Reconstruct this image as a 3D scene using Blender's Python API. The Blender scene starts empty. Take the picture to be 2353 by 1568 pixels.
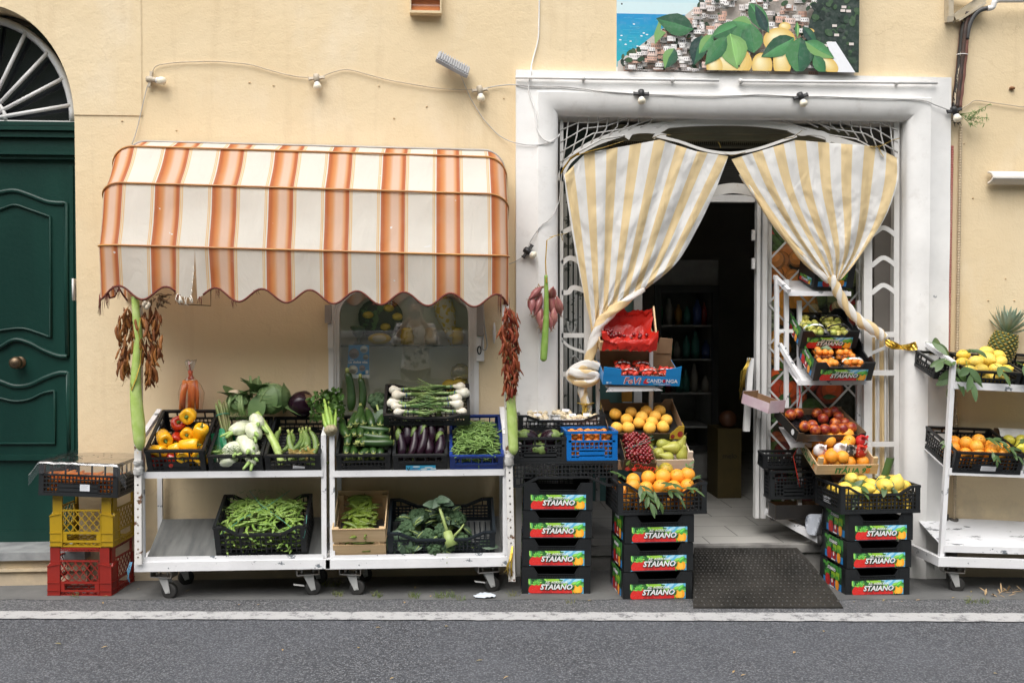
import bpy, math, random
from mathutils import Matrix, Vector, Euler, noise
rnd = random.Random(7)
U = rnd.uniform
sin, cos, pi, R = math.sin, math.cos, math.pi, math.radians
SC = bpy.context.scene
COL = SC.collection

# ------------------------------------------------------------------ camera
CAMY, CAMZ, FPX = -5.72, 1.5, 2287.0
cd = bpy.data.cameras.new('camera'); cam = bpy.data.objects.new('camera', cd); COL.objects.link(cam)
cd.sensor_width = 36; cd.lens = 35.0; cd.clip_start = .05; cd.clip_end = 500
cam.location = (0, CAMY, CAMZ)
cam.rotation_euler = Euler((pi/2-math.atan(59/FPX), 0, -math.atan(152/FPX)), 'XYZ')
SC.camera = cam
CR = cam.rotation_euler.to_matrix(); CO = Vector((0, CAMY, CAMZ))
def gz(x): return -0.028*max(0, x-.9)
def ray(x, y): return CR @ Vector(((x-1176)/FPX, -(y-784)/FPX, -1))
def P(x, y, Y=0.0):                      # where a sight line meets the upright plane at depth Y
 d = ray(x, y); return CO + d*((Y-CO.y)/d.y)
def G(x, y):                             # where a sight line meets the ground
 d = ray(x, y); z = 0
 for i in range(6):
  p = CO + d*((z-CO.z)/d.z); z = gz(p.x)
 return p
def px(n, x, y, Y): return (P(x+n, y, Y)-P(x, y, Y)).x   # n picture units at a depth, in metres

# ------------------------------------------------------------------ materials
def newmat(name):
 m = bpy.data.materials.new(name); m.use_nodes = True
 return m, m.node_tree, m.node_tree.nodes['Principled BSDF']
def mixrgb(nt, a, b, fac, mode='MIX'):
 n = nt.nodes.new('ShaderNodeMix'); n.data_type = 'RGBA'; n.blend_type = mode
 for sock, v in ((n.inputs[6], a), (n.inputs[7], b), (n.inputs[0], fac)):
  if hasattr(v, 'is_linked'): nt.links.new(v, sock)
  elif isinstance(v, (int, float)): sock.default_value = v
  else: sock.default_value = (*v, 1) if len(v) == 3 else v
 return n.outputs[2]
def ramp(nt, fac, stops, interp='LINEAR'):
 n = nt.nodes.new('ShaderNodeValToRGB'); n.color_ramp.interpolation = interp
 e = n.color_ramp.elements
 while len(e) < len(stops): e.new(.5)
 for i, (p, c) in enumerate(stops):
  e[i].position = p; e[i].color = (c, c, c, 1) if isinstance(c, (int, float)) else (*c, 1)
 nt.links.new(fac, n.inputs[0]); return n.outputs[0]
def noisen(nt, scale, detail=4, rough=.55, coord='Object', stretch=None, dist=0):
 tc = nt.nodes.new('ShaderNodeTexCoord'); n = nt.nodes.new('ShaderNodeTexNoise')
 n.inputs['Scale'].default_value = scale; n.inputs['Detail'].default_value = detail
 n.inputs['Roughness'].default_value = rough; n.inputs['Distortion'].default_value = dist
 o = tc.outputs[coord]
 if stretch:
  mp = nt.nodes.new('ShaderNodeMapping'); mp.inputs['Scale'].default_value = stretch
  nt.links.new(o, mp.inputs[0]); o = mp.outputs[0]
 nt.links.new(o, n.inputs[0]); return n.outputs[0]
def math_(nt, op, a, b=0.0):
 n = nt.nodes.new('ShaderNodeMath'); n.operation = op
 for s, v in ((n.inputs[0], a), (n.inputs[1], b)):
  if hasattr(v, 'is_linked'): nt.links.new(v, s)
  else: s.default_value = v
 return n.outputs[0]
def bump(nt, b, h, strength=.3, dist=.01):
 n = nt.nodes.new('ShaderNodeBump'); n.inputs['Strength'].default_value = strength
 n.inputs['Distance'].default_value = dist
 nt.links.new(h, n.inputs['Height']); nt.links.new(n.outputs[0], b.inputs['Normal'])
def orand(nt): return nt.nodes.new('ShaderNodeObjectInfo').outputs['Random']
MATS = {}
def M(name, c, rough=.55, c2=None, nscale=12, bs=0, bscale=60, rand=None, metal=0, coat=0, spec=.5, sub=0, stretch=None, lo=.35, hi=.65, bd=.004):
 """c..c2 by noise, then towards rand by a number of each object's own"""
 if name in MATS: return MATS[name]
 m, nt, b = newmat(name)
 if c2 is None: c2 = tuple(x*.82 for x in c)
 col = mixrgb(nt, c, c2, ramp(nt, noisen(nt, nscale, stretch=stretch), [(lo, 0), (hi, 1)]))
 if rand: col = mixrgb(nt, col, rand, math_(nt, 'MULTIPLY', orand(nt), .75))
 nt.links.new(col, b.inputs['Base Color'])
 b.inputs['Roughness'].default_value = rough; b.inputs['Metallic'].default_value = metal
 b.inputs['Coat Weight'].default_value = coat; b.inputs['Specular IOR Level'].default_value = spec
 if sub:
  b.inputs['Subsurface Weight'].default_value = sub; b.inputs['Subsurface Scale'].default_value = .01
 if bs: bump(nt, b, noisen(nt, bscale, 5), bs, bd)
 MATS[name] = m; return m
def printed(name='printed_paper', rough=.5):        # colours carried by the print itself
 if name in MATS: return MATS[name]
 m, nt, b = newmat(name); a = nt.nodes.new('ShaderNodeAttribute'); a.attribute_name = 'ink'
 n = noisen(nt, 40, 5)
 nt.links.new(mixrgb(nt, a.outputs[0], (.5, .5, .5), ramp(nt, n, [(.45, 0), (.8, .12)])), b.inputs['Base Color'])
 b.inputs['Roughness'].default_value = rough
 MATS[name] = m; return m
def clear(name, tint=(1, 1, 1), mixf=.75, rough=.1):   # thin film or pane: part see-through, part glossy
 if name in MATS: return MATS[name]
 m, nt, b = newmat(name); nt.nodes.remove(b)
 t = nt.nodes.new('ShaderNodeBsdfTransparent'); t.inputs[0].default_value = (*tint, 1)
 g = nt.nodes.new('ShaderNodeBsdfGlossy'); g.inputs['Roughness'].default_value = rough
 fr = nt.nodes.new('ShaderNodeLayerWeight'); fr.inputs[0].default_value = .5
 f = math_(nt, 'ADD', math_(nt, 'MULTIPLY', math_(nt, 'POWER', fr.outputs['Facing'], 4.0), .8), 1.04-mixf)
 mx = nt.nodes.new('ShaderNodeMixShader'); nt.links.new(f, mx.inputs[0])
 nt.links.new(t.outputs[0], mx.inputs[1]); nt.links.new(g.outputs[0], mx.inputs[2])
 nt.links.new(mx.outputs[0], nt.nodes['Material Output'].inputs[0])
 MATS[name] = m; return m

# ------------------------------------------------------------------ mesh builder
class B:
 def __init__(s): s.v = []; s.f = []; s.mi = []; s.sm = []; s.u = None; s.ink = []; s.cm = 0; s.cs = False
 def add(s, vs, fs, smooth=None):
  o = len(s.v); s.v += [tuple(p) for p in vs]
  for f in fs:
   s.f.append([o+i for i in f]); s.mi.append(s.cm); s.sm.append(s.cs if smooth is None else smooth)
  return o
 def hexa(s, c8): s.add(c8, [(0, 3, 2, 1), (4, 5, 6, 7), (0, 1, 5, 4), (1, 2, 6, 5), (2, 3, 7, 6), (3, 0, 4, 7)], False)
 def box(s, x0, x1, y0, y1, z0, z1, T=None):
  c = [Vector(p) for p in ((x0, y0, z0), (x1, y0, z0), (x1, y1, z0), (x0, y1, z0), (x0, y0, z1), (x1, y0, z1), (x1, y1, z1), (x0, y1, z1))]
  s.hexa([T @ p for p in c] if T else c)
 def bar(s, p, q, w, h=None, up=(0, 0, 1)):      # square bar from p to q
  p, q = Vector(p), Vector(q); h = h or w; d = (q-p).normalized(); u = Vector(up)
  a = d.cross(u)
  if a.length < 1e-4: a = d.cross(Vector((0, 1, 0)))
  a.normalize(); b = a.cross(d); a *= w/2; b *= h/2
  s.hexa([p-a-b, p+a-b, p+a+b, p-a+b, q-a-b, q+a-b, q+a+b, q-a+b])
 def tube(s, pts, r, n=8, cap=True, flat=1.0, smooth=True):
  pts = [Vector(p) for p in pts]; N = len(pts)
  rs = r if isinstance(r, (list, tuple)) else [r]*N
  o = len(s.v); prev = None; vs = []
  for i, p in enumerate(pts):
   d = (pts[min(i+1, N-1)]-pts[max(i-1, 0)])
   d = d.normalized() if d.length > 1e-9 else Vector((0, 0, 1))
   if prev is None:
    a = d.cross(Vector((0, 0, 1)))
    if a.length < .1: a = d.cross(Vector((0, 1, 0)))
   else: a = prev - d*prev.dot(d)
   a.normalize(); prev = a; b = d.cross(a)
   for k in range(n):
    t = 2*pi*k/n; vs.append(p+a*(rs[i]*cos(t))+b*(rs[i]*flat*sin(t)))
  fs = [(i*n+k, i*n+(k+1) % n, (i+1)*n+(k+1) % n, (i+1)*n+k) for i in range(N-1) for k in range(n)]
  s.add(vs, fs, smooth)
  if cap:
   e = len(s.v)-n*N
   for ring, rev in ((0, 1), (N-1, 0)):
    f = [e+ring*n+k for k in range(n)]
    s.f.append(f[::-1] if rev else f); s.mi.append(s.cm); s.sm.append(False)
 def lathe(s, prof, n=16, T=None, fn=None, smooth=True):
  vs = []
  for j, (r, z) in enumerate(prof):
   for k in range(n):
    t = 2*pi*k/n; p = Vector((r*cos(t), r*sin(t), z))
    if fn: p = fn(p, t, j/(len(prof)-1))
    vs.append(T @ p if T else p)
  N = len(prof)
  fs = [(j*n+k, j*n+(k+1) % n, (j+1)*n+(k+1) % n, (j+1)*n+k) for j in range(N-1) for k in range(n)]
  if prof[0][0] > 1e-6: fs.append(tuple(range(n))[::-1])
  if prof[-1][0] > 1e-6: fs.append(tuple((N-1)*n+k for k in range(n)))
  s.add(vs, fs, smooth)
 def ball(s, r=(1, 1, 1), c=(0, 0, 0), nu=14, nv=9, T=None, fn=None):
  if isinstance(r, (int, float)): r = (r, r, r)
  vs = []; c = Vector(c)
  for j in range(nv+1):
   a = -pi/2+pi*j/nv
   for k in range(nu):
    t = 2*pi*k/nu; q = Vector((cos(a)*cos(t), cos(a)*sin(t), sin(a)))
    if fn: q = fn(q)
    q = Vector((q.x*r[0], q.y*r[1], q.z*r[2]))+c
    vs.append(T @ q if T else q)
  fs = [(j*nu+k, j*nu+(k+1) % nu, (j+1)*nu+(k+1) % nu, (j+1)*nu+k) for j in range(nv) for k in range(nu)]
  s.add(vs, fs, True)
 def grid(s, nu, nv, fn, smooth=True, us=None):
  o = s.add([fn(i/nu, j/nv) for j in range(nv+1) for i in range(nu+1)],
                  [(j*(nu+1)+i, j*(nu+1)+i+1, (j+1)*(nu+1)+i+1, (j+1)*(nu+1)+i) for j in range(nv) for i in range(nu)], smooth)
  return o
 def prism(s, pts, y0, y1, T=None):               # outline in x,z pushed through y0..y1
  n = len(pts); vs = [Vector((x, y0, z)) for x, z in pts]+[Vector((x, y1, z)) for x, z in pts]
  if T: vs = [T @ p for p in vs]
  s.add(vs, [tuple(range(n)), tuple(range(n, 2*n))[::-1]]+[(i, i+n, (i+1) % n+n, (i+1) % n) for i in range(n)], False)
 def leaf(s, p, d, up, L, W, curl=.25, fold=.2, n=5):
  p, d, up = Vector(p), Vector(d).normalized(), Vector(up)
  a = d.cross(up); a = a.normalized() if a.length > 1e-4 else Vector((1, 0, 0)); up = a.cross(d)
  vs = []
  for i in range(n+1):
   t = i/n; w = W*.5*(sin(pi*min(1, t*.93+.04))**.8); c = p+d*(L*t)-up*(curl*L*t*t)
   vs += [c-a*w+up*(w*fold), c, c+a*w+up*(w*fold)]
  s.add(vs, [(3*i+k, 3*i+k+1, 3*i+k+4, 3*i+k+3) for i in range(n) for k in (0, 1)], True)
 def mesh(s, name, mats):
  m = bpy.data.meshes.new(name); m.from_pydata(s.v, [], s.f)
  for x in (mats if isinstance(mats, (list, tuple)) else [mats]): m.materials.append(x)
  m.polygons.foreach_set('material_index', s.mi); m.polygons.foreach_set('use_smooth', s.sm)
  if s.u is not None:
   a = m.attributes.new('u', 'FLOAT', 'POINT'); a.data.foreach_set('value', s.u)
  if s.ink:
   a = m.attributes.new('ink', 'FLOAT_COLOR', 'FACE'); a.data.foreach_set('color', [q for c in s.ink for q in (*c, 1)])
  m.update(); return m
 def build(s, name, mats, parent=None, T=None, label=None):
  o = bpy.data.objects.new(name, s.mesh(name, mats)); COL.objects.link(o)
  if parent: o.parent = parent
  if T is not None: o.matrix_local = T
  if label: o['label'] = label
  return o
def tag(o, label, cat, group=None):
 o['label'] = label; o['category'] = cat
 if group: o['group'] = group
 return o
def struct(o): o['kind'] = 'structure'; return o
def thing(name, label, cat, T=None, group=None):
 o = bpy.data.objects.new(name, None); COL.objects.link(o); o.empty_display_size = .05
 if T is not None: o.matrix_world = T
 return tag(o, label, cat, group)
def put(name, me, T, label=None, cat=None, group=None, parent=None):
 o = bpy.data.objects.new(name, me); COL.objects.link(o)
 if parent: o.parent = parent; o.matrix_local = T
 else: o.matrix_world = T
 if cat: tag(o, label, cat, group)
 return o
def dup(root, T, label=None, group=None):
 r = root.copy(); COL.objects.link(r); r.matrix_world = T
 if label: r['label'] = label
 if group: r['group'] = group
 for ch in list(root.children):
  c = ch.copy(); COL.objects.link(c); c.parent = r
  for g in ch.children:
   d = g.copy(); COL.objects.link(d); d.parent = c
 return r
def T3(p=(0, 0, 0), rx=0, ry=0, rz=0, s=1):
 sm = Matrix.Diagonal((s, s, s, 1)) if isinstance(s, (int, float)) else Matrix.Diagonal((*s, 1))
 return Matrix.Translation(Vector(p)) @ Euler((R(rx), R(ry), R(rz)), 'XYZ').to_matrix().to_4x4() @ sm
def frame(x0, x1, y, Y, tilt=0, yaw=0, roll=0, y2=None):
 """frame at the middle of a box's lower front edge, the edge running between picture points x0 and x1; returns it with the edge's length"""
 a, b = P(x0, y, Y), P(x1, y2 if y2 else y, Y)
 return Matrix.Translation((a+b)/2) @ Euler((R(tilt), R(roll), R(yaw)), 'XYZ').to_matrix().to_4x4(), (b-a).length/max(.3, cos(R(yaw)))
# letters as mesh
_txt = {}
def letters(s, size, T, mat, parent, name='lettering', shear=0, sx=1.0, ext=.0004, bold=0):
 key = (s, size, shear, ext, bold, mat.name)
 if key not in _txt:
  c = bpy.data.curves.new('t', 'FONT'); c.body = s; c.size = size; c.shear = shear; c.extrude = ext; c.offset = bold
  c.align_x = 'CENTER'; c.resolution_u = 2
  o = bpy.data.objects.new('t', c); COL.objects.link(o)
  bpy.context.view_layer.update()
  me = bpy.data.meshes.new_from_object(o.evaluated_get(bpy.context.evaluated_depsgraph_get()))
  me.materials.clear(); me.materials.append(mat); me.name = 'lettering'
  bpy.data.objects.remove(o); bpy.data.curves.remove(c)
  _txt[key] = me
 # text lies in x,y: stand it up to face the street
 return put(name, _txt[key], T @ Matrix.Rotation(pi/2, 4, 'X') @ Matrix.Diagonal((sx, 1, 1, 1)), parent=parent)
class Art(B):                                        # flat print: polygons in x,z laid over each other, 0.25 mm apart
 def __init__(s, y0=0, step=.00025, clip=None): super().__init__(); s.y = y0; s.st = step; s.clip = clip
 def poly(s, pts, c, lift=True):
  if lift: s.y -= s.st
  if s.clip:
   for ax, lim, sg in ((0, s.clip[0], 1), (0, s.clip[2], -1), (1, s.clip[1], 1), (1, s.clip[3], -1)):
    out = []
    for p, q in zip(pts, pts[1:]+pts[:1]):
     a, b = (p[ax]-lim)*sg, (q[ax]-lim)*sg
     if a >= 0: out.append(p)
     if a*b < 0: t = a/(a-b); out.append((p[0]+(q[0]-p[0])*t, p[1]+(q[1]-p[1])*t))
    pts = out
    if len(pts) < 3: return
  s.add([(x, s.y, z) for x, z in pts], [tuple(range(len(pts)))], False); s.ink.append(c)
 def rect(s, x0, z0, x1, z1, c, lift=True): s.poly([(x0, z0), (x1, z0), (x1, z1), (x0, z1)], c, lift)
 def oval(s, x, z, a, b, c, n=14, rot=0, pinch=0, lift=True):
  q = []
  for k in range(n):
   t = 2*pi*k/n; u, v = a*cos(t), b*sin(t)*(1-pinch*cos(t))
   q.append((x+u*cos(rot)-v*sin(rot), z+u*sin(rot)+v*cos(rot)))
  s.poly(q, c, lift)
 def leafp(s, x, z, L, W, rot, c, c2=None):
  def pt(u, v): return (x+u*cos(rot)-v*sin(rot), z+u*sin(rot)+v*cos(rot))
  top = [(L*t, W/2*sin(pi*t**.8)) for t in (0, .15, .3, .5, .7, .85, 1)]
  s.poly([pt(u, v) for u, v in top]+[pt(u, -v) for u, v in top[-2:0:-1]], c)
  if c2:
   s.poly([pt(u, v) for u, v in top]+[pt(L*.5, 0)], c2)
   if L > .05:
    for f, g in ((.8, 1.12), (.55, 1.25), (.3, 1.4)): s.poly([pt(L*.08+u*.84, v*f) for u, v in top]+[pt(L*.5, v0*f-.0) for v0 in (-W*.08,)], tuple(min(1, k*g) for k in c2))
    s.poly([pt(0, W*.012), pt(L, 0), pt(0, -W*.012)], tuple(min(1, k*1.9) for k in c2))
def rgb(r, g, b):
 f = lambda c: ((c/255+.055)/1.055)**2.4 if c > 10 else c/3295
 return (f(r), f(g), f(b))
# ------------------------------------------------------------------ light
W = bpy.data.worlds.new('World'); SC.world = W; W.use_nodes = True
nt = W.node_tree; bg = nt.nodes['Background']
sky = nt.nodes.new('ShaderNodeTexSky'); sky.sky_type = 'NISHITA'; sky.sun_disc = False
SUN_EL, SUN_AZ = 58, 205
sky.sun_elevation = R(SUN_EL); sky.sun_rotation = R(SUN_AZ); sky.dust_density = 4; sky.ozone_density = .6; sky.air_density = 1.0
hs = nt.nodes.new('ShaderNodeHueSaturation'); hs.inputs['Saturation'].default_value = .28
nt.links.new(sky.outputs[0], hs.inputs['Color']); nt.links.new(hs.outputs[0], bg.inputs[0]); bg.inputs[1].default_value = .15
sl = bpy.data.lights.new('sun', 'SUN'); sl.energy = .8; sl.angle = R(60); sl.color = (1, .95, .88)
so = bpy.data.objects.new('sun', sl); COL.objects.link(so)
_sd = Vector((sin(R(SUN_AZ))*cos(R(SUN_EL)), cos(R(SUN_AZ))*cos(R(SUN_EL)), sin(R(SUN_EL))))
so.rotation_euler = _sd.to_track_quat('Z', 'Y').to_euler()
SC.view_settings.view_transform = 'Standard'; SC.view_settings.look = 'None'; SC.view_settings.exposure = 1.0; SC.view_settings.gamma = 1
SC.cycles.max_bounces = 8; SC.cycles.transparent_max_bounces = 16; SC.cycles.use_denoising = True
SC.cycles.caustics_reflective = False; SC.cycles.caustics_refractive = False

# ------------------------------------------------------------------ surfaces of the setting
def asphalt(name, base, light, rough_mix, patch):
 m, nt, b = newmat(name)
 vo = nt.nodes.new('ShaderNodeTexVoronoi'); vo.inputs['Scale'].default_value = 125
 tc = nt.nodes.new('ShaderNodeTexCoord'); nt.links.new(tc.outputs['Object'], vo.inputs[0])
 sp = nt.nodes.new('ShaderNodeSeparateColor'); nt.links.new(vo.outputs['Color'], sp.inputs[0])
 col = mixrgb(nt, base, light, ramp(nt, sp.outputs[0], [(.35, 0), (.95, 1)]))
 col = mixrgb(nt, col, tuple(x*.35 for x in base), ramp(nt, vo.outputs['Distance'], [(.35, 0), (.7, .8)]))
 col = mixrgb(nt, col, tuple(x*1.5 for x in base), ramp(nt, noisen(nt, 1.3, 5, .6), [(.38, 0), (.75, .55)]))
 col = mixrgb(nt, col, (.5, .49, .47), ramp(nt, noisen(nt, 9, 6, .65, stretch=(1, 2.2, 1)), [(patch, 0), (patch+.035, .85)]))
 col = mixrgb(nt, col, (.02, .02, .022), ramp(nt, noisen(nt, 2.2, 3, .5, stretch=(.7, 2.5, 1)), [(.68, 0), (.78, .5)]))
 nt.links.new(col, b.inputs['Base Color']); b.inputs['Roughness'].default_value = .85
 bump(nt, b, math_(nt, 'ADD', vo.outputs['Distance'], noisen(nt, 30, 4)), .7, .006)
 return m
m_road = asphalt('road_asphalt', (.064, .069, .081), (.192, .199, .216), 1, .80)
m_gutter = asphalt('verge_asphalt', (.078, .081, .088), (.26, .26, .262), 1, .67)
def wallmat():
 m, nt, b = newmat('ochre_plaster')
 big = noisen(nt, 1.1, 4, .55); fine = noisen(nt, 14, 6, .7)
 col = mixrgb(nt, (.74, .61, .41), (.715, .57, .36), ramp(nt, big, [(.35, 0), (.65, 1)]))
 col = mixrgb(nt, col, (.77, .67, .51), ramp(nt, noisen(nt, 2.3, 5, .6, stretch=(1, 1, .6)), [(.52, 0), (.72, .6)]))
 col = mixrgb(nt, col, (.42, .27, .13), ramp(nt, noisen(nt, 5.5, 9, .75), [(.70, 0), (.80, .5)]))
 col = mixrgb(nt, col, (.50, .37, .22), ramp(nt, noisen(nt, 3.0, 5, .6, stretch=(3.2, 3, .35)), [(.55, 0), (.78, .32)]))
 # hairline cracks
 vo = nt.nodes.new('ShaderNodeTexVoronoi'); vo.feature = 'DISTANCE_TO_EDGE'; vo.inputs['Scale'].default_value = .9
 tc = nt.nodes.new('ShaderNodeTexCoord'); mp = nt.nodes.new('ShaderNodeVectorMath'); mp.operation = 'ADD'
 nz = nt.nodes.new('ShaderNodeTexNoise'); nz.inputs['Scale'].default_value = 3; nz.inputs['Detail'].default_value = 8
 nt.links.new(tc.outputs['Object'], nz.inputs[0]); nt.links.new(tc.outputs['Object'], mp.inputs[0]); nt.links.new(nz.outputs['Color'], mp.inputs[1])
 nt.links.new(mp.outputs[0], vo.inputs[0])
 crack = math_(nt, 'MULTIPLY', ramp(nt, vo.outputs['Distance'], [(0, 1), (.006, 0)]), ramp(nt, noisen(nt, 1.7, 2), [(.5, 0), (.62, .22)]))
 col = mixrgb(nt, col, (.36, .25, .13), crack)
 # damp and splashes low on the wall
 sp = nt.nodes.new('ShaderNodeSeparateXYZ'); nt.links.new(tc.outputs['Object'], sp.inputs[0])
 low = math_(nt, 'ADD', sp.outputs[2], math_(nt, 'MULTIPLY', math_(nt, 'SUBTRACT', noisen(nt, 5, 6, .65), .5), .9))
 col = mixrgb(nt, col, (.40, .33, .25), ramp(nt, low, [(.05, .75), (.4, 0)]))
 nt.links.new(col, b.inputs['Base Color']); b.inputs['Roughness'].default_value = .9; b.inputs['Specular IOR Level'].default_value = .2
 bump(nt, b, math_(nt, 'ADD', math_(nt, 'MULTIPLY', big, 4), math_(nt, 'ADD', fine, math_(nt, 'MULTIPLY', noisen(nt, 90, 3), .3))), .35, .012)
 return m
m_wall = wallmat()
def paintmat(name, paint, under, amount, scale, rough=.45, rust=None, stretch=None, bs=.25, dirt=(.45, .42, .38)):
 """old paint worn through in small chips with clean edges"""
 m, nt, b = newmat(name)
 col = mixrgb(nt, paint, tuple(x*.86 for x in paint), ramp(nt, noisen(nt, 3, 5, .6), [(.4, 0), (.7, 1)]))
 col = mixrgb(nt, col, dirt, ramp(nt, noisen(nt, 7, 8, .7, stretch=stretch), [(.56, 0), (.82, .55)]))
 if rust: col = mixrgb(nt, col, rust, ramp(nt, noisen(nt, 4.4, 7, .7), [(.63, 0), (.75, .8)]))
 n = noisen(nt, scale, 7, .66, stretch=stretch)
 chip = ramp(nt, n, [(amount, 0), (amount+.012, 1)])
 col = mixrgb(nt, col, under, chip)
 nt.links.new(col, b.inputs['Base Color']); b.inputs['Roughness'].default_value = rough
 bump(nt, b, math_(nt, 'SUBTRACT', noisen(nt, 25, 4), chip), bs, .004)
 return m
m_white = paintmat('white_masonry_paint', (.80, .79, .77), (.36, .37, .38), .70, 3.4, .6)
m_iron = paintmat('hammered_white_iron', (.66, .65, .63), (.3, .17, .09), .70, 22, .4, rust=(.42, .3, .2), bs=.5)
m_cart = paintmat('chipped_white_cart_paint', (.76, .76, .77), (.17, .19, .21), .625, 15, .4, rust=(.55, .42, .3))
m_deck = paintmat('worn_cart_deck', (.74, .75, .77), (.16, .17, .18), .60, 6, .4, stretch=(1, 3.5, 1))
m_greydeck = M('grey_steel_deck', (.105, .11, .11), .38, (.17, .175, .17), 5, .15, 50, stretch=(5, 1, 1))
m_pole = paintmat('rusting_angle_iron', (.72, .70, .67), (.16, .085, .05), .60, 14, .5, rust=(.4, .25, .16))
m_joinery = paintmat('white_joinery_paint', (.70, .70, .69), (.3, .3, .3), .72, 11, .4)
m_green = M('dark_green_door_paint', (.007, .042, .032), .36, (.004, .028, .022), 3, .25, 45, spec=.3, stretch=(1, 1, .25))
m_brass = M('old_bronze', (.17, .12, .075), .38, (.10, .07, .045), 20, metal=.8)
m_stone = M('grey_marble_step', (.30, .31, .31), .5, (.17, .175, .18), 9, .4, 30)
m_black = M('black_crate_plastic', (.007, .008, .0095), .4, (.012, .014, .015), 8, .15, 60)
m_black2 = M('grey_black_crate_plastic', (.014, .016, .018), .45, (.009, .010, .011), 8, .15, 60)
m_navy = M('dark_navy_crate_plastic', (.007, .011, .016), .4, (.011, .017, .022), 8, .15, 60)
m_blue = M('blue_crate_plastic', (.0, .13, .44), .38, (.0, .10, .34), 8, .1, 60)
m_blue2 = M('deep_blue_crate_plastic', (.012, .04, .22), .36, (.01, .03, .15), 8, .1, 60)
m_yellow = M('yellow_crate_plastic', (.40, .25, .005), .42, (.30, .19, .008), 6, .12, 60)
m_red = M('red_crate_plastic', (.27, .016, .009), .42, (.20, .012, .008), 6, .12, 60)
m_wood = M('pale_poplar_wood', (.62, .45, .26), .7, (.50, .34, .18), 5, .3, 30, stretch=(.6, 6, 9))
m_wood2 = M('white_poplar_wood', (.70, .58, .46), .7, (.60, .48, .36), 5, .3, 30, stretch=(.6, 6, 9))
m_card = M('brown_cardboard', (.27, .165, .09), .8, (.22, .13, .07), 9, .1, 80)
m_cardblack = M('black_printed_cardboard', (.016, .015, .015), .35, (.024, .021, .018), 9)
m_cardblue = M('blue_printed_cardboard', (.01, .23, .58), .4, (.01, .20, .50), 5)
m_cardyel = M('yellow_printed_cardboard', (.66, .45, .05), .45, (.58, .36, .04), 5)
m_rubber = M('black_rubber', (.02, .02, .02), .6, (.035, .033, .03), 15)
m_steel = M('galvanised_steel', (.42, .42, .41), .42, (.30, .24, .18), 9, metal=.6)
m_rust = M('rusty_steel', (.30, .13, .045), .7, (.16, .07, .03), 12)
m_gold = M('gold_ribbon', (.75, .52, .10), .22, (.55, .36, .05), 14, metal=.75)
m_cable = M('cream_cable', (.55, .46, .34), .6)
m_gcable = M('grey_cable', (.34, .34, .34), .6, (.5, .48, .45), 6)
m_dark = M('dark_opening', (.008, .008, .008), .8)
m_glass = clear('window_glass', (.94, .97, .95), .87, .02)
m_film = clear('clear_plastic_film', (.93, .94, .96), .86, .16)
m_tub = clear('clear_punnet_plastic', (.93, .94, .95), .94, .1)
m_bulb = M('frosted_bulb', (.82, .76, .62), .3, (.78, .70, .54), 5)
m_bulbw = M('white_bulb_collar', (.82, .82, .82), .35)
m_blackp = M('black_bakelite', (.016, .016, .017), .45)
m_creamp = M('cream_bakelite', (.50, .43, .33), .55)
m_green_leaf = M('citrus_leaf', (.042, .092, .020), .45, (.028, .068, .016), 9, rand=(.09, .15, .045), coat=.05)
m_straw = M('straw_leaf', (.42, .30, .16), .75, (.30, .2, .1), 8)
PR = printed()

# ------------------------------------------------------------------ ground
def sheet(name, mat, pts, z, ny=1):
 b = B(); n = len(pts)
 o = b.add([(x, y, gz(x)+z) for x, y in pts], [])
 k = n//2
 for i in range(k-1): b.f.append([i, i+1, n-2-i, n-1-i]); b.mi.append(0); b.sm.append(False)
 return b.build(name, mat)
XS = [-60, -8, -4, 0, .9, 2, 3.2, 4.5, 8, 60]
def stripx(y0, y1): return [(x, y0(x) if callable(y0) else y0) for x in XS]+[(x, y1(x) if callable(y1) else y1) for x in XS[::-1]]
def edge(pa, pb, extra=0):
 q = [G(pa[0]+(pb[0]-pa[0])*t/40, pa[1]+(pb[1]-pa[1])*t/40) for t in range(-20, 61)]
 def f(x):
  if x <= q[0].x: return q[0].y+(x-q[0].x)*(q[1].y-q[0].y)/(q[1].x-q[0].x)+extra
  for a, b in zip(q, q[1:]):
   if x <= b.x: return a.y+(b.y-a.y)*(x-a.x)/(b.x-a.x)+extra
  return q[-1].y+(x-q[-1].x)*(q[-1].y-q[-2].y)/(q[-1].x-q[-2].x)+extra
 return f
line_lo, line_hi = edge((0, 1424), (2352, 1431)), edge((0, 1404), (2352, 1409))
struct(sheet('road', m_road, stripx(-60, .3), 0))
def wob(f, s, a): return lambda x: f(x)+a*noise.noise((x*s, 3, 1))
gut = edge((0, 1378), (2352, 1378))
m_conc = M('pavement_concrete', (.135, .135, .13), .85, (.085, .086, .085), 2.5, .5, 50, bd=.006)
def pave():
 b = B(); xs = [-8+i*.05 for i in range(321)]
 n = len(xs); f = lambda x: gut(x)+.02*noise.noise((x*6, 3, 1))+.012*noise.noise((x*23, 3, 1))
 b.add([(x, f(x), gz(x)+.004) for x in xs]+[(x, .3, gz(x)+.004) for x in xs], [(i, i+1, n+i+1, n+i) for i in range(n-1)], False)
 return b.build('pavement', m_conc)
struct(pave())
def verge():
 b = B(); xs = [-8+i*.05 for i in range(321)]; n = len(xs)
 f = lambda x: gut(x)+.05
 b.add([(x, line_hi(x)-.03, gz(x)+.002) for x in xs]+[(x, f(x), gz(x)+.002) for x in xs], [(i, i+1, n+i+1, n+i) for i in range(n-1)], False)
 return b.build('road_edge', m_gutter)
struct(verge())
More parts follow.
